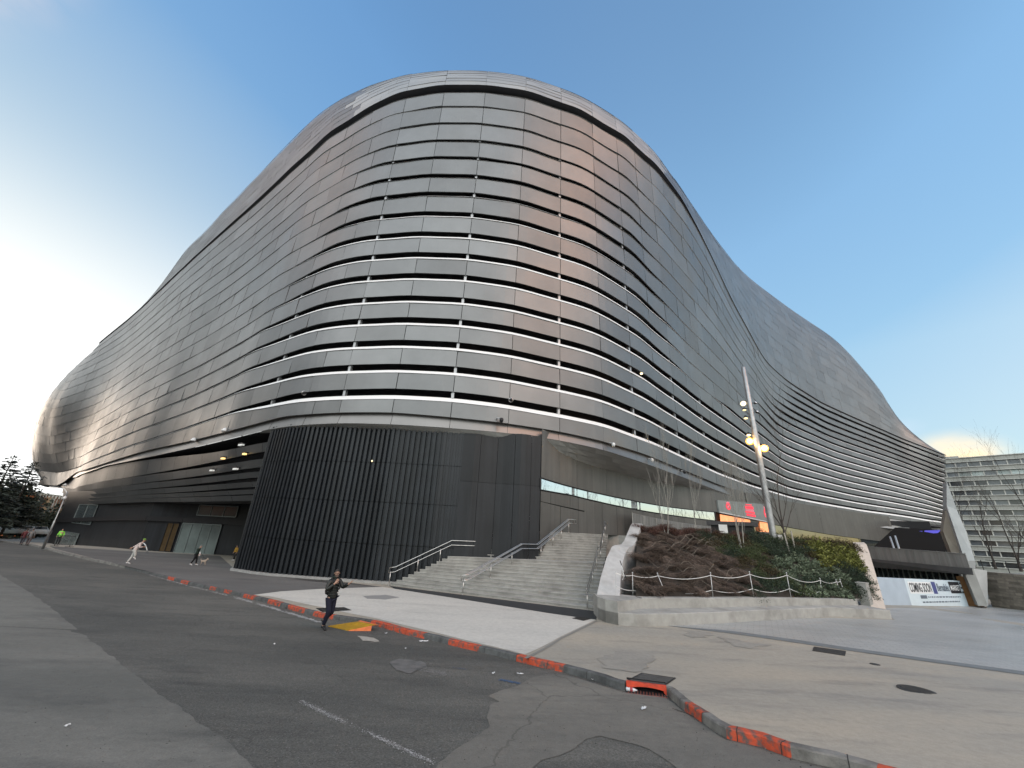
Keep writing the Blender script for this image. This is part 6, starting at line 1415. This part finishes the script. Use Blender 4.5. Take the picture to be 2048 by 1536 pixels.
M['iron'] = mat('dark cast iron', (.055, .053, .050), .65, .5, var=.3, vscale=12, bump=.5, bscale=80); M['iron2'] = mat('worn cover plate', (.105, .102, .095), .7, .2, var=.25, vscale=6, bump=.4, bscale=60)
flatquad('access_cover', 'dark square cover in the pale slab behind the walking man', 'cover', [(632,1217),(688,1215),(703,1221),(645,1224)], zg, M['iron'])
flatquad('access_cover', 'small dark cover by the foot of the granite corner block', 'cover', [(1144,1237),(1158,1233.5),(1184,1237.5),(1167,1242)], zg, M['iron'])
flatquad('gully_grate', 'long dark rectangular grating beside the blue grey edging', 'grating', [(1625,1302),(1628,1294),(1692,1303),(1690,1312)], zg, M['iron'])
flatquad('drain_cover', 'worn square cover plate just above the red storm drain', 'cover', [(1254,1362),(1283,1347),(1352,1357),(1331,1372)], zg, M['iron2'])
c = gpt(1833, 1381, zg); e = empty('manhole', tuple(c)); tag(e, 'round dark manhole cover in the pavement at the lower right', 'cover'); mb = MB(); mb.lathe([(.36, 0), (.36, .014), (.31, .016)], tuple(c), 32); attach(mb.build('rim', M['iron']), e)
mb = MB(); 
for k in range(-5, 6):
    w_ = math.sqrt(max(.29 ** 2 - (k * .055) ** 2, 0)); mb.box((c.x, c.y + k * .055, c.z + .018), (w_ * 1.9, .03, .008))
attach(mb.build('pattern', M['iron']), e)
c = gpt(1750, 1329, zg); mb = MB(); mb.lathe([(.13, 0), (.13, .012), (.09, .014), (.0, .014)], tuple(c), 20); o = mb.build('valve_cover', M['iron'], loc=tuple(c)); tag(o, 'tiny round valve cover near the long grating', 'cover')
# yellow kerb ramp
P = [gpt(657, 1254, zr), gpt(700, 1263, zr), gpt(742, 1262, zr)]
ra, rb_ = gpt(656,1253,zr), gpt(697,1262,zr); k0, k1 = gpt(715,1244,zg), gpt(752,1251,zg)
e = empty('kerb_ramp', tuple(ra)); tag(e, 'yellow metal kerb ramp with orange sides next to the walking man', 'ramp')
mb = MB(); up = Vector((0, 0, .02)); mb.quad(ra + up, rb_ + up, k1 + up, k0 + up); mb.quad(ra, rb_, rb_ + up, ra + up)
M['yellow'] = mat('worn yellow paint', (.42, .24, .012), .6, var=.3, vscale=6, dark=(.22, .14, .02), dscale=3, damt=.7); M['orange'] = mat('orange paint', (.72, .20, .07), .6, var=.2, vscale=6)
attach(mb.build('plate', M['yellow']), e); mb = MB(); s0_ = gpt(742, 1262, zr); mb.add([rb_ + up, rb_, s0_, Vector((s0_.x, s0_.y, k1.z + .02)), k1 + up], [(0, 1, 2, 3, 4)]); mb.quad(k0 + up * 1.3, k1 + up * 1.3, k1 + up * 1.3 + Vector((.25, -.1, 0)), k0 + up * 1.3 + Vector((.05, .16, 0))); attach(mb.build('side_plate', M['orange']), e)
# storm drain
kd = [kb[i] for i, q__ in enumerate(kb)]; a = gpt(1253, 1381, zr); b = gpt(1334, 1392, zr); dd = (b - a).normalized(); nn_ = Vector((-dd.y, dd.x, 0)); nn_ = nn_ if nn_.y > 0 else -nn_
e = empty('storm_drain', tuple(a)); tag(e, 'storm drain with broken red lintel set in the kerb', 'drain'); L_ = (b - a).length
mb = MB(); N_ = 14; th = []
for i in range(N_ + 1):
    t = i / N_; arch = .055 + .055 * math.sin(math.pi * min(max((t - .1) / .9, 0), 1)) ** .6; p = a + dd * L_ * t; th.append((p, arch))
for i in range(N_):
    (p, h0), (q_, h1_) = th[i], th[i + 1]; z1 = .165
    if i == 0: h0 = h1_ = .02
    if i == N_ - 1: h1_ = .0; h0 = .05
    mb.quad(p + Vector((0, 0, h0)), q_ + Vector((0, 0, h1_)), q_ + Vector((0, 0, z1)), p + Vector((0, 0, z1))); mb.quad(p + Vector((0, 0, z1)), q_ + Vector((0, 0, z1)), q_ + nn_ * .1 + Vector((0, 0, z1 + .004)), p + nn_ * .1 + Vector((0, 0, z1 + .004))); mb.quad(p + Vector((0, 0, h0)), q_ + Vector((0, 0, h1_)), q_ + nn_ * .1 + Vector((0, 0, h1_)), p + nn_ * .1 + Vector((0, 0, h0)))
attach(mb.build('lintel', mat('bright red kerb paint', (.62, .07, .03), .6, var=.2, vscale=8, dark=(.15, .04, .03), dscale=5, damt=.6)), e)
mb = MB(); z_ = Vector((0, 0, .006)); mb.quad(a - nn_ * .0 + z_, b + z_, b + nn_ * .45 + z_, a + nn_ * .45 + z_); mb.quad(a + nn_ * .3, b + nn_ * .3, b + nn_ * .3 + Vector((0, 0, .17)), a + nn_ * .3 + Vector((0, 0, .17))); mb.quad(a + z_ * 1.4 - nn_ * .22, b + z_ * 1.4 - nn_ * .16, b + z_ * 1.4, a + z_ * 1.4); attach(mb.build('throat', M['black']), e)
M['rust'] = mat('rusty red bar', (.22, .07, .05), .8, var=.3, vscale=10); mb = MB()
for k in range(13): p = a + dd * L_ * (.06 + .9 * k / 12) + Vector((0, 0, .014)); mb.tube([p - nn_ * .20, p + nn_ * .04], .009, 4)
mb.tube([a - nn_ * .22 + z_ * 2, b - nn_ * .17 + z_ * 2], .012, 4); attach(mb.build('grate', M['rust']), e)
# litter
M['paperw'] = mat('white litter', (.62, .63, .63), .7); M['plast'] = mat('clear plastic', (.60, .63, .66), .15, spec=.6); M['redlab'] = mat('red label', (.35, .06, .07), .5)
def bottle(p, d, label):
    e = empty('plastic_bottle', tuple(p)); tag(e, label, 'bottle'); Mx = d.normalized().to_track_quat('Z', 'Y').to_matrix(); mb = MB(); mb.lathe([(.0, 0), (.035, .005), (.04, .03), (.034, .06), (.04, .09), (.04, .15), (.03, .19), (.014, .22), (.014, .245), (0, .246)], tuple(p + Vector((0, 0, .042))), 12, 0, Mx); attach(mb.build('body', M['plast'], smooth=True), e); mb = MB(); mb.lathe([(.041, .09), (.0415, .1), (.0415, .14), (.041, .15)], tuple(p + Vector((0, 0, .042))), 12, 0, Mx); attach(mb.build('label', M['redlab'], smooth=True), e)
bottle(gpt(1252, 1381, zr) - nn_ * .04, dd, 'crushed clear plastic bottle lying at the left end of the storm drain')
def paper(u, v, L_, W_, label, seed, f=zr, m='paperw'):
    rr = random.Random(seed); p = gpt(u, v, f); a = rr.uniform(0, 3.1); d = Vector((math.cos(a), math.sin(a), 0)); s_ = Vector((-d.y, d.x, 0)); mb = MB(); rows = []
    for i in range(6): rows.append([p + d * L_ * (i / 5 - .5) + s_ * W_ * (j / 2 - .5) * rr.uniform(.6, 1.2) + Vector((0, 0, .02 + rr.uniform(0, .03))) for j in range(3)])
    mb.grid(rows); o = mb.build('litter', M[m], loc=tuple(p)); tag(o, label, 'litter')
paper(847, 1284, .30, .07, 'curled white strip of paper by the kerb right of the ramp', 1); paper(1040, 1350, .17, .06, 'torn white paper left of the grey patch', 2); paper(987, 1349, .10, .05, 'small white scrap left of the torn paper', 3)
paper(1288, 1420, .16, .07, 'pale scrap on the road below the storm drain', 4); paper(811, 1299, .07, .05, 'tiny pale scrap on the road below the curled strip', 5); paper(548, 1290, .06, .05, 'tiny white dot of litter in the middle of the road', 6); paper(133, 1455, .07, .04, 'tiny white scrap on the worn road at lower left', 7); paper(772, 1268, .08, .05, 'small scrap against the kerb right of the ramp', 8); paper(1215, 1367, .07, .05, 'little pale scrap in the gutter left of the drain', 9); paper(1185,1362,.05,.04,'tiny crumpled scrap in the gutter further left of the drain',10)
mb = MB(); a_, b_ = gpt(1345, 1418, zr), gpt(1392, 1436, zr); mb.tube([a_ + z_, a_.lerp(b_, .5) + Vector((0, 0, .02)), b_ + z_], .006, 5); o = mb.build('dead_twig', M['barkdark'], loc=tuple(a_)); tag(o, 'thin dead twig in the gutter below the curved kerb', 'twig')
flecks('blue_paint_mark', [(1000,1360),(1020,1364),(1040,1368)], .10, 260, mat('faded blue paint', (.05, .10, .19), .8, pv=.4), zr, 31, .006, .02, .0125)
flecks('blue_paint_mark', [(905,1336),(935,1340)], .05, 60, mat('faded blue spray', (.06, .09, .15), .8, pv=.4), zr, 32, .005, .015, .0125)
# loose grit and leaf crumbs along the gutter
mb = MB(); rr = random.Random(12); 
for k in range(900):
    i = rr.randrange(4, len(fine) - 5); n = norm_left(fine, i) * side; p = fine[i] - n * abs(rr.gauss(0.03, .12)); s_ = rr.uniform(.004, .014); z0 = zr(p.x, p.y) + .008
    if p.length > 26: continue
    mb.add([(p.x + rr.uniform(-1, 1) * s_, p.y - s_, z0), (p.x + s_, p.y + s_ * rr.random(), z0), (p.x - s_, p.y + s_, z0), (p.x, p.y, z0 + s_ * 1.2)], [(0, 1, 3), (1, 2, 3), (2, 0, 3)], 0, rr.random())
for k in range(1500):
    p = gpt(rr.uniform(40, 1500), rr.uniform(1290, 1600), zr); s_ = rr.uniform(.003, .009); z0 = p.z + .008
    mb.add([(p.x + rr.uniform(-1, 1) * s_, p.y - s_, z0), (p.x + s_, p.y + s_ * rr.random(), z0), (p.x - s_, p.y + s_, z0), (p.x, p.y, z0 + s_ * 1.2)], [(0, 1, 3), (1, 2, 3), (2, 0, 3)], 0, rr.random())
o = mb.build('grit', mat('grit', (.12, .115, .105), .9, pv=.9)); tag(o, kind='stuff')

# ------------------------------------------------------------------ people
def skinmesh(name, nodes, edges, m, sub=2):
    me = bpy.data.meshes.new(name); me.from_pydata([n[0] for n in nodes], edges, []); o = bpy.data.objects.new(name, me); COL.objects.link(o)
    md = o.modifiers.new('skin', 'SKIN'); md.use_smooth_shade = True; md.branch_smoothing = 0.4
    for v, n in zip(me.skin_vertices[0].data, nodes):
        r = n[1]; v.radius = (r, r) if not isinstance(r, tuple) else r
    me.skin_vertices[0].data[0].use_root = True
    if sub: sd = o.modifiers.new('sub', 'SUBSURF'); sd.levels = sub; sd.render_levels = sub
    dg = bpy.context.evaluated_depsgraph_get(); new = bpy.data.meshes.new_from_object(o.evaluated_get(dg)); bpy.data.objects.remove(o); bpy.data.meshes.remove(me)
    new.name = name; new.materials.clear()
    for mm in (m if isinstance(m, list) else [m]): new.materials.append(mm)
    o = bpy.data.objects.new(name, new); COL.objects.link(o); return o
class Sk:
    def __init__(s): s.n = []; s.e = []
    def add(s, p, r, par=None):
        s.n.append((Vector(p), r)); i = len(s.n) - 1
        if par is not None: s.e.append((par, i))
        return i
    def chain(s, pts, par=None):
        for p, r in pts: par = s.add(p, r, par)
        return par
def cloth(n, c, v=.15, r=.8): return mat(n, c, r, var=v, vscale=14, spec=.3)
M['skin'] = mat('skin', (.42, .25, .18), .55); M['hair'] = mat('dark hair', (.014, .011, .010), .6); M['lips'] = mat('lips', (.25, .09, .08), .5); M['eye'] = mat('eye', (.02, .015, .012), .3); M['beard'] = mat('stubble', (.09, .06, .05), .8)
def hand_nodes(sk, wrist_i, wrist, d, palm_n, curl=.4, s=1.0):
    """palm, four fingers and a thumb; d = direction of the hand, palm_n = palm normal"""
    d = Vector(d).normalized(); pn = Vector(palm_n).normalized(); a = d.cross(pn).normalized(); pn = a.cross(d)
    kn = wrist + d * .085 * s; p0 = sk.add(wrist + d * .045 * s, (.030 * s, .017 * s), wrist_i)
    for k, (o, L_) in enumerate(((-.030, .068), (-.010, .078), (.010, .074), (.029, .058))):
        b = kn + a * o * s; k0 = sk.add(b, .0095 * s, p0); q = b; dd = d.copy(); pr = k0
        for j in range(3):
            dd = (dd + pn * curl * (.35 + .3 * j)).normalized(); q = q + dd * L_ * s * (.42, .33, .25)[j]; pr = sk.add(q, (.0088, .0080, .0065)[j] * s, pr)
    t0 = sk.add(wrist + d * .035 * s - a * .032 * s + pn * .008 * s, .012 * s, p0); t1 = sk.add(wrist + d * .062 * s - a * .055 * s + pn * .018 * s, .0105 * s, t0); sk.add(wrist + d * .092 * s - a * .060 * s + pn * .026 * s, .0085 * s, t1)
def person(label, loc, heading, P, H=1.75, top=None, bottom=None, shoe=None, hairm=None, detail=True, coat=False, cap=None, female=False, skin=None):
    """P: joint positions in body axes (forward, left, up) for a 1.75 m figure"""
    s = H / 1.75; f = Vector((math.sin(heading), math.cos(heading), 0)); l = Vector((-f.y, f.x, 0)); base = Vector(loc); skin = skin or M['skin']
    def W(p): return base + (f * p[0] + l * p[1] + Vector((0, 0, p[2]))) * s
    e = empty('person', tuple(base)); tag(e, label, 'person')
    J = dict(pel=(0,0,.93), sp=(.0,0,1.10), ch=(.01,0,1.30), nk=(.0,0,1.46), hd=(.03,0,1.60), sl=(0,.18,1.40), sr=(0,-.18,1.40), el=(-.03,.24,1.12), er=(-.03,-.24,1.12), wl=(.08,.25,.90), wr=(.08,-.25,.90), hl=(0,.09,.90), hr=(0,-.09,.90), kl=(.05,.10,.50), kr=(.0,-.10,.50), al=(0,.10,.09), ar=(-.02,-.10,.09), tl=(.17,.12,.03), tr=(.15,-.12,.03), look=(1,0,0)); J.update(P)
    look = (f * J['look'][0] + l * J['look'][1] + Vector((0, 0, J['look'][2]))).normalized(); lside = Vector((0, 0, 1)).cross(look).normalized(); lup = look.cross(lside)
    hd = W(J['hd'])
    def HP(a, b, c): return hd + (look * a + lside * b + lup * c) * s
    k = Sk(); pel = k.add(W(J['pel']), .10 * s); sp_i = k.add(W(J['sp']), .115 * s, pel); ch = k.add(W(J['ch']), .13 * s, sp_i); nk = k.add(W(J['nk']), .055 * s, ch)
    nk2 = k.add(HP(-.025, 0, -.085), .052 * s, nk); jaw = k.add(HP(.018, 0, -.06), (.062 * s, .062 * s), nk2); mid_ = k.add(HP(.005, 0, .0), (.076 * s, .088 * s), jaw); crown = k.add(HP(-.012, 0, .065), (.073 * s, .084 * s), mid_); k.add(HP(-.015, 0, .10), .045 * s, crown)
    for sd in ('l', 'r'):
        sh = k.add(W(J['s' + sd]), .058 * s, ch); el = k.add(W(J['e' + sd]), .042 * s, sh); wr = k.add(W(J['w' + sd]), .027 * s, el)
        d = (W(J['w' + sd]) - W(J['e' + sd])).normalized(); hdir = P.get('hand' + sd); pn = P.get('palm' + sd, (0, -1 if sd == 'l' else 1, 0))
        if hdir: d = (f * hdir[0] + l * hdir[1] + Vector((0, 0, hdir[2])))
        pnw = f * pn[0] + l * pn[1] + Vector((0, 0, pn[2]))
        if detail: hand_nodes(k, wr, W(J['w' + sd]), d, pnw, P.get('curl' + sd, .4), s * 1.05)
        else: p1 = k.add(W(J['w' + sd]) + d.normalized() * .07 * s, .03 * s, wr); k.add(W(J['w' + sd]) + d.normalized() * .15 * s, .02 * s, p1)
        hi = k.add(W(J['h' + sd]), .075 * s, pel); kn = k.add(W(J['k' + sd]), .055 * s, hi); an = k.add(W(J['a' + sd]), .036 * s, kn); k.add(W(J['t' + sd]), .03 * s, an)
    body = skinmesh('body', k.n, k.e, skin, 1); attach(body, e)
    # clothing
    j = Sk(); lowz = .78 if not coat else .62; a0 = j.add(W((J['pel'][0], 0, lowz + .05)), (.155 * s if not coat else .17 * s, .135 * s), None); a1 = j.add(W(J['pel']) + Vector((0, 0, .03)), .152 * s, a0); a2 = j.add(W(J['sp']), .152 * s, a1); a3 = j.add(W(J['ch']), .16 * s, a2); a4 = j.add(W(J['nk']) + Vector((0, 0, -.02 * s)), .075 * s, a3); j.add(W(J['nk']) + Vector((0, 0, .035 * s)), .078 * s, a4)
    for sd in ('l', 'r'):
        sh = j.add(W(J['s' + sd]), .085 * s, a3); el = j.add(W(J['e' + sd]), .066 * s, sh); w_ = W(J['e' + sd]).lerp(W(J['w' + sd]), .93); j.add(w_, .048 * s, el)
    attach(skinmesh('coat' if coat else 'jacket', j.n, j.e, top, 2), e)
    t = Sk(); b0 = t.add(W(J['pel']) + Vector((0, 0, .09)), .145 * s)
    for sd in ('l', 'r'):
        hi = t.add(W(J['h' + sd]) - Vector((0, 0, .06 * s)), .108 * s, b0); md = t.add(W(J['h' + sd]).lerp(W(J['k' + sd]), .55), .092 * s, hi); kn = t.add(W(J['k' + sd]), .078 * s, md); t.add(W(J['k' + sd]).lerp(W(J['a' + sd]), .95), .062 * s, kn)
    attach(skinmesh('trousers', t.n, t.e, bottom, 2), e)
    for sd in ('l', 'r'):
        q = Sk(); a_, tt = W(J['a' + sd]), W(J['t' + sd]); dn = (tt - a_); heel = a_ - Vector((dn.x, dn.y, 0)).normalized() * .05 * s; heel.z = min(a_.z - .04 * s, a_.z); i0_ = q.add(a_, .046 * s); i1_ = q.add(heel + Vector((0, 0, .01)), .038 * s, i0_); i2_ = q.add(a_.lerp(tt, .55) , .043 * s, i0_); q.add(tt + dn.normalized() * .045 * s, (.040 * s, .028 * s), i2_); attach(skinmesh('shoe', q.n, q.e, shoe or M['black'], 1), e)
    # hair cap
    if cap is None:
        mb = MB(); rows = []
        for i in range(8):
            th = math.pi * .5 * i / 7; row = []
            for c_ in range(17):
                ph = 2 * math.pi * c_ / 16; front = max(0, math.cos(ph)); zz = .018 + (.118 - .018) * math.cos(th) if True else 0; lowc = .055 * front - .06 * max(0, -math.cos(ph)); h_ = .122 * math.cos(th) + (lowc + .01) * math.sin(th); r_ = math.sin(th) * 1.0
                row.append(HP(-.012 + .092 * r_ * math.cos(ph) * (.92 if front else 1.04), .080 * r_ * math.sin(ph), h_))
            rows.append(row)
        mb.grid(rows); attach(mb.build('hair', hairm or M['hair'], smooth=True), e)
    else:
        mb = MB(); Mx = Matrix((look, lside, lup)).transposed(); mb.lathe([(.094 * s, 0), (.094 * s, .03 * s), (.08 * s, .07 * s), (.03 * s, .095 * s)], tuple(HP(-.012, 0, .04)), 14, 0, Mx)
        mb.quad(HP(.06, .07, .042), HP(.16, .05, .035), HP(.16, -.05, .035), HP(.06, -.07, .042)); attach(mb.build('cap', cap, smooth=True), e)
    if detail:
        mb = MB()
        mb.add([HP(.082, 0, .02), HP(.086, .013, -.022), HP(.086, -.013, -.022), HP(.112, 0, -.018)], [(0, 1, 3), (0, 3, 2), (1, 2, 3)]); attach(mb.build('nose', skin), e)
        for y in (.032, -.032): mb = MB(); mb.lathe([(.001, -.012), (.012, 0), (.001, .012)], tuple(HP(.074, y, .018)), 8); attach(mb.build('eye', M['eye'], smooth=True), e)
        mb = MB(); mb.tube([HP(.068, .028, -.052), HP(.083, 0, -.050), HP(.068, -.028, -.052)], .007, 6); attach(mb.build('mouth', M['lips'], smooth=True), e)
        for y in (.082, -.082): mb = MB(); mb.lathe([(.004, -.004), (.022, -.002), (.024, .006), (.012, .010)], tuple(HP(-.012, y, .0)), 10, 0, Vector(lside * (1 if y > 0 else -1)).to_track_quat('Z', 'Y').to_matrix()); attach(mb.build('ear', skin, smooth=True), e)
    return e, W, HP
# man with backpack in the road beside the yellow ramp
pm = gpt(649, 1259, zr); M['puffer'] = mat('black green quilted jacket', (.0095, .0115, .010), .5, var=.3, vscale=10, spec=.5); M['jeans'] = cloth('navy jeans', (.010, .011, .024))
hm = rad(122)
man, Wm, Hm = person('man in black quilted jacket and glasses stepping along the road edge, gesturing with both hands', tuple(pm), hm,
 dict(pel=(.05,0,.92), sp=(.06,0,1.10), ch=(.05,0,1.30), nk=(.06,0,1.46), hd=(.10,0,1.60), sl=(.05,.18,1.39), sr=(.06,-.18,1.39), el=(.17,.27,1.17), wl=(.40,.30,1.30), handl=(.75,.2,.55), palml=(-.3,-.3,.9), curll=.12, er=(.12,-.30,1.13), wr=(.24,-.12,1.32), handr=(.35,.45,.85), palmr=(-.5,.6,0), curlr=.35,
  hl=(.05,.09,.90), hr=(.05,-.09,.90), kr=(.16,-.09,.50), ar=(-.02,-.07,.10), tr=(.15,-.09,.035), kl=(.10,.08,.48), al=(-.24,.07,.22), tl=(-.14,.08,.06), look=(.92,-.42,-.06)), 1.94, M['puffer'], M['jeans'], M['black'])
mb = MB(); 
for y in (.034, -.034):
    ring = [Hm(.092, y + .026 * math.cos(t), .018 + .019 * math.sin(t)) for t in np.linspace(0, 2 * math.pi, 13)]; mb.tube(ring, .0035, 4)
mb.tube([Hm(.094, .010, .02), Hm(.096, 0, .022), Hm(.094, -.010, .02)], .0035, 4)
for y in (.062, -.062): mb.tube([Hm(.090, y, .02), Hm(.04, y * 1.3, .02), Hm(-.01, y * 1.34, .012)], .003, 4)
attach(mb.build('glasses', M['frame']), man)
bs = Sk(); bs.chain([(Hm(.050, 0, -.085), (.052, .038)), (Hm(.030, .0, -.068), (.066, .048))]); 
mb = MB(); rows = []
for i in range(5):
    t = i / 4; rows.append([Hm(.012 + (.072 + .012 * t) * math.cos(a) , .072 * math.sin(a) * (1 - .18 * t), -.030 - .072 * t) for a in np.linspace(-1.5, 1.5, 11)])
mb.grid(rows, flip=True); attach(mb.build('beard', M['beard'], smooth=True), man)
# quilting rolls of the jacket
mb = MB()
for z in np.arange(.99, 1.36, .075):
    c = (.052, 0, z); R = .158 if z > 1.0 else .160; ring = [Wm((c[0] + R * 1.0 * math.cos(a), R * 1.06 * math.sin(a), z)) for a in np.linspace(0, 2 * math.pi, 21)]; mb.tube(ring, .018, 6, 0, False)
attach(mb.build('quilting', M['puffer'], smooth=True), man)
mb = MB(); ring = [Wm((.07 + .075 * math.cos(a), .075 * math.sin(a), 1.485 + .015 * math.cos(a))) for a in np.linspace(0, 2 * math.pi, 17)]; mb.tube(ring, .032, 7, 0, False); attach(mb.build('scarf', cloth('dark green scarf', (.020, .035, .028)), smooth=True), man)
e = empty('backpack', tuple(Wm((-.14, 0, 1.0)))); tag(e, 'black backpack worn by the man in the quilted jacket', 'backpack'); bk_ = Sk(); bk_.chain([(Wm((-.15,0,.93)), (.13, .085)), (Wm((-.17,0,1.08)), (.145, .10)), (Wm((-.15,0,1.24)), (.135, .09)), (Wm((-.12,0,1.36)), (.10, .06))]); attach(skinmesh('bag', bk_.n, bk_.e, cloth('black nylon', (.010, .010, .011)), 2), e)
mb = MB(); 
for y in (.11, -.11): mb.tube([Wm((-.08, y, 1.38)), Wm((.06, y * 1.05, 1.46)), Wm((.20, y, 1.34)), Wm((.19, y * 1.2, 1.15)), Wm((-.02, y * 1.5, 1.02))], .018, 6)
attach(mb.build('straps', M['black'], smooth=True), e)
mb = MB(); c = gpt(640, 1262, zr)
# jogger in white with green cap
pj = gpt(256, 1128, zg); person('jogger in pale clothes and green cap, running on the pavement', tuple(pj), rad(60),
 dict(pel=(.12,0,.93), sp=(.20,0,1.08), ch=(.30,0,1.25), nk=(.36,0,1.40), hd=(.42,0,1.53), sl=(.27,.18,1.34), sr=(.30,-.18,1.34), el=(.02,.28,1.14), wl=(-.12,.26,1.05), er=(.34,-.27,1.08), wr=(.52,-.16,1.12), hl=(.12,.09,.90), hr=(.12,-.09,.90), kr=(.24,-.10,.55), ar=(.22,-.1,.45), tr=(.30,-.1,.34), kl=(.06,.10,.48), al=(-.10,.10,.09), tl=(.06,.11,.03), look=(1, .1, -.2)), 1.78, cloth('pale pink sweatshirt', (.52, .44, .42)), cloth('pale grey trousers', (.46, .46, .44)), M['paperw'], None, True, False, cloth('green cap', (.16, .30, .06)))
pd = gpt(386, 1130.5, zg); person('person in long dark green coat walking a small dog below the glazed entrance', tuple(pd), rad(70), dict(sp=(.06,0,1.10), ch=(.12,0,1.28), nk=(.14,0,1.43), hd=(.17,0,1.57), kl=(.12,.1,.5), al=(.16,.1,.09), tl=(.32,.12,.03), kr=(-.02,-.1,.5), ar=(-.2,-.1,.12), tr=(-.06,-.1,.03), er=(.1,-.27,1.08), wr=(.28,-.2,.98)), 1.42, cloth('dark green coat', (.016, .030, .024)), cloth('black trousers', (.012, .012, .014)), M['paperw'], mat('grey hair', (.2, .19, .18), .7), True, True)
bagp = gpt(395, 1128, zg); e = empty('carrier_bag', tuple(bagp)); tag(e, 'white carrier bag held by the dog walker', 'bag'); k = Sk(); k.chain([(bagp + Vector((0, -.1, .55)), (.10, .05)), (bagp + Vector((0, -.1, .72)), (.11, .05)), (bagp + Vector((0, -.1, .85)), (.03, .03))]); attach(skinmesh('pouch', k.n, k.e, M['paperw'], 1), e); mb = MB(); mb.tube([bagp + Vector((-.03, -.1, .83)), bagp + Vector((0, -.1, .93)), bagp + Vector((.03, -.1, .83))], .008, 5); attach(mb.build('handles', M['paperw']), e)
def dog(loc, heading, label, H, m):
    f = Vector((math.sin(heading), math.cos(heading), 0)); l = Vector((-f.y, f.x, 0)); b = Vector(loc); W = lambda a, c, z: b + (f * a + l * c) * H + Vector((0, 0, z * H)); e = empty('dog', tuple(b)); tag(e, label, 'dog'); k = Sk()
    ch = k.add(W(.30, 0, .66), (.17 * H, .20 * H)); bl = k.add(W(0, 0, .68), .155 * H, ch); hp = k.add(W(-.30, 0, .68), .15 * H, bl); nk = k.add(W(.45, 0, .86), .10 * H, ch); hd = k.add(W(.55, 0, 1.02), .105 * H, nk); mz = k.add(W(.70, 0, .97), .055 * H, hd); k.add(W(.78, 0, .96), .04 * H, mz)
    for c in (.07, -.07): er = k.add(W(.52, c, 1.12), .04 * H, hd); k.add(W(.49, c * 1.5, 1.22), .015 * H, er)
    for c, o in ((.10, .04), (-.10, -.05)):
        a = k.add(W(.33, c, .48), .07 * H, ch); q = k.add(W(.35 + o, c, .25), .042 * H, a); w_ = k.add(W(.33 + o, c, .05), .035 * H, q); k.add(W(.39 + o, c, .03), .035 * H, w_)
        a = k.add(W(-.26, c, .48), .09 * H, hp); q = k.add(W(-.20 - o, c, .36), .055 * H, a); w_ = k.add(W(-.38 - o, c, .22), .036 * H, q); z_ = k.add(W(-.36 - o, c, .05), .034 * H, w_); k.add(W(-.30 - o, c, .03), .034 * H, z_)
    t = k.add(W(-.45, 0, .78), .05 * H, hp); t = k.add(W(-.56, 0, .95), .045 * H, t); k.add(W(-.50, 0, 1.08), .025 * H, t)
    attach(skinmesh('body', k.n, k.e, m, 2), e); mb = MB(); mb.lathe([(.001, -.02 * H), (.025 * H, 0), (.001, .02 * H)], tuple(W(.80, 0, .985)), 8); attach(mb.build('nose', M['black'], smooth=True), e); return W
dp = gpt(405, 1130, zg); Wd = dog(tuple(dp), rad(80), 'small cream dog on the pavement beside the dark-coated walker', .42, mat('cream fur', (.42, .34, .27), .9, var=.3, vscale=20))
mb = MB(); hp_ = Vector(pd) + Vector((.25, .1, .85)); mb.tube([hp_, hp_.lerp(Wd(.45, 0, .9), .5) - Vector((0, 0, .1)), Wd(.45, 0, .9)], .008, 5); o = mb.build('leash', M['black'], loc=tuple(hp_)); tag(o, 'thin black leash between the walker and the cream dog', 'leash')
walk = dict(kl=(.14,.1,.5), al=(.22,.1,.1), tl=(.38,.12,.05), kr=(-.03,-.1,.5), ar=(-.26,-.1,.14), tr=(-.12,-.1,.04))
py = gpt(467, 1121, zg); person('person in mustard yellow jacket half hidden at the left edge of the ribbed drum', tuple(py), rad(200), dict(), 1.30, cloth('mustard jacket', (.34, .19, .03)), cloth('dark trousers', (.02, .02, .02)), M['paperw'], None, False)
for (u, v, r_h, lab, tc_, bc_, hgt_) in [(41, 1090, 80, 'person in dark red coat walking away at the far left kerb', (.10, .025, .03), (.05, .05, .06), 1.75), (53, 1091, 85, 'person in grey coat walking beside the red-coated one at the far left', (.16, .16, .165), (.10, .08, .08), 1.85)]:
    p = gpt(u, v, zr); person(lab, tuple(p), rad(-40), walk, hgt_ * 1.0, cloth('coat', tc_), cloth('trousers', bc_), M['black'], None, False, True)
p = rpt(113, 1090, 69); person('steward in bright green high visibility vest behind the crowd barrier', tuple(p), rad(150), dict(), 1.75, mat('hi vis vest', (.25, .70, .08), .7), cloth('dark trousers', (.02, .02, .025)), M['black'], None, False)
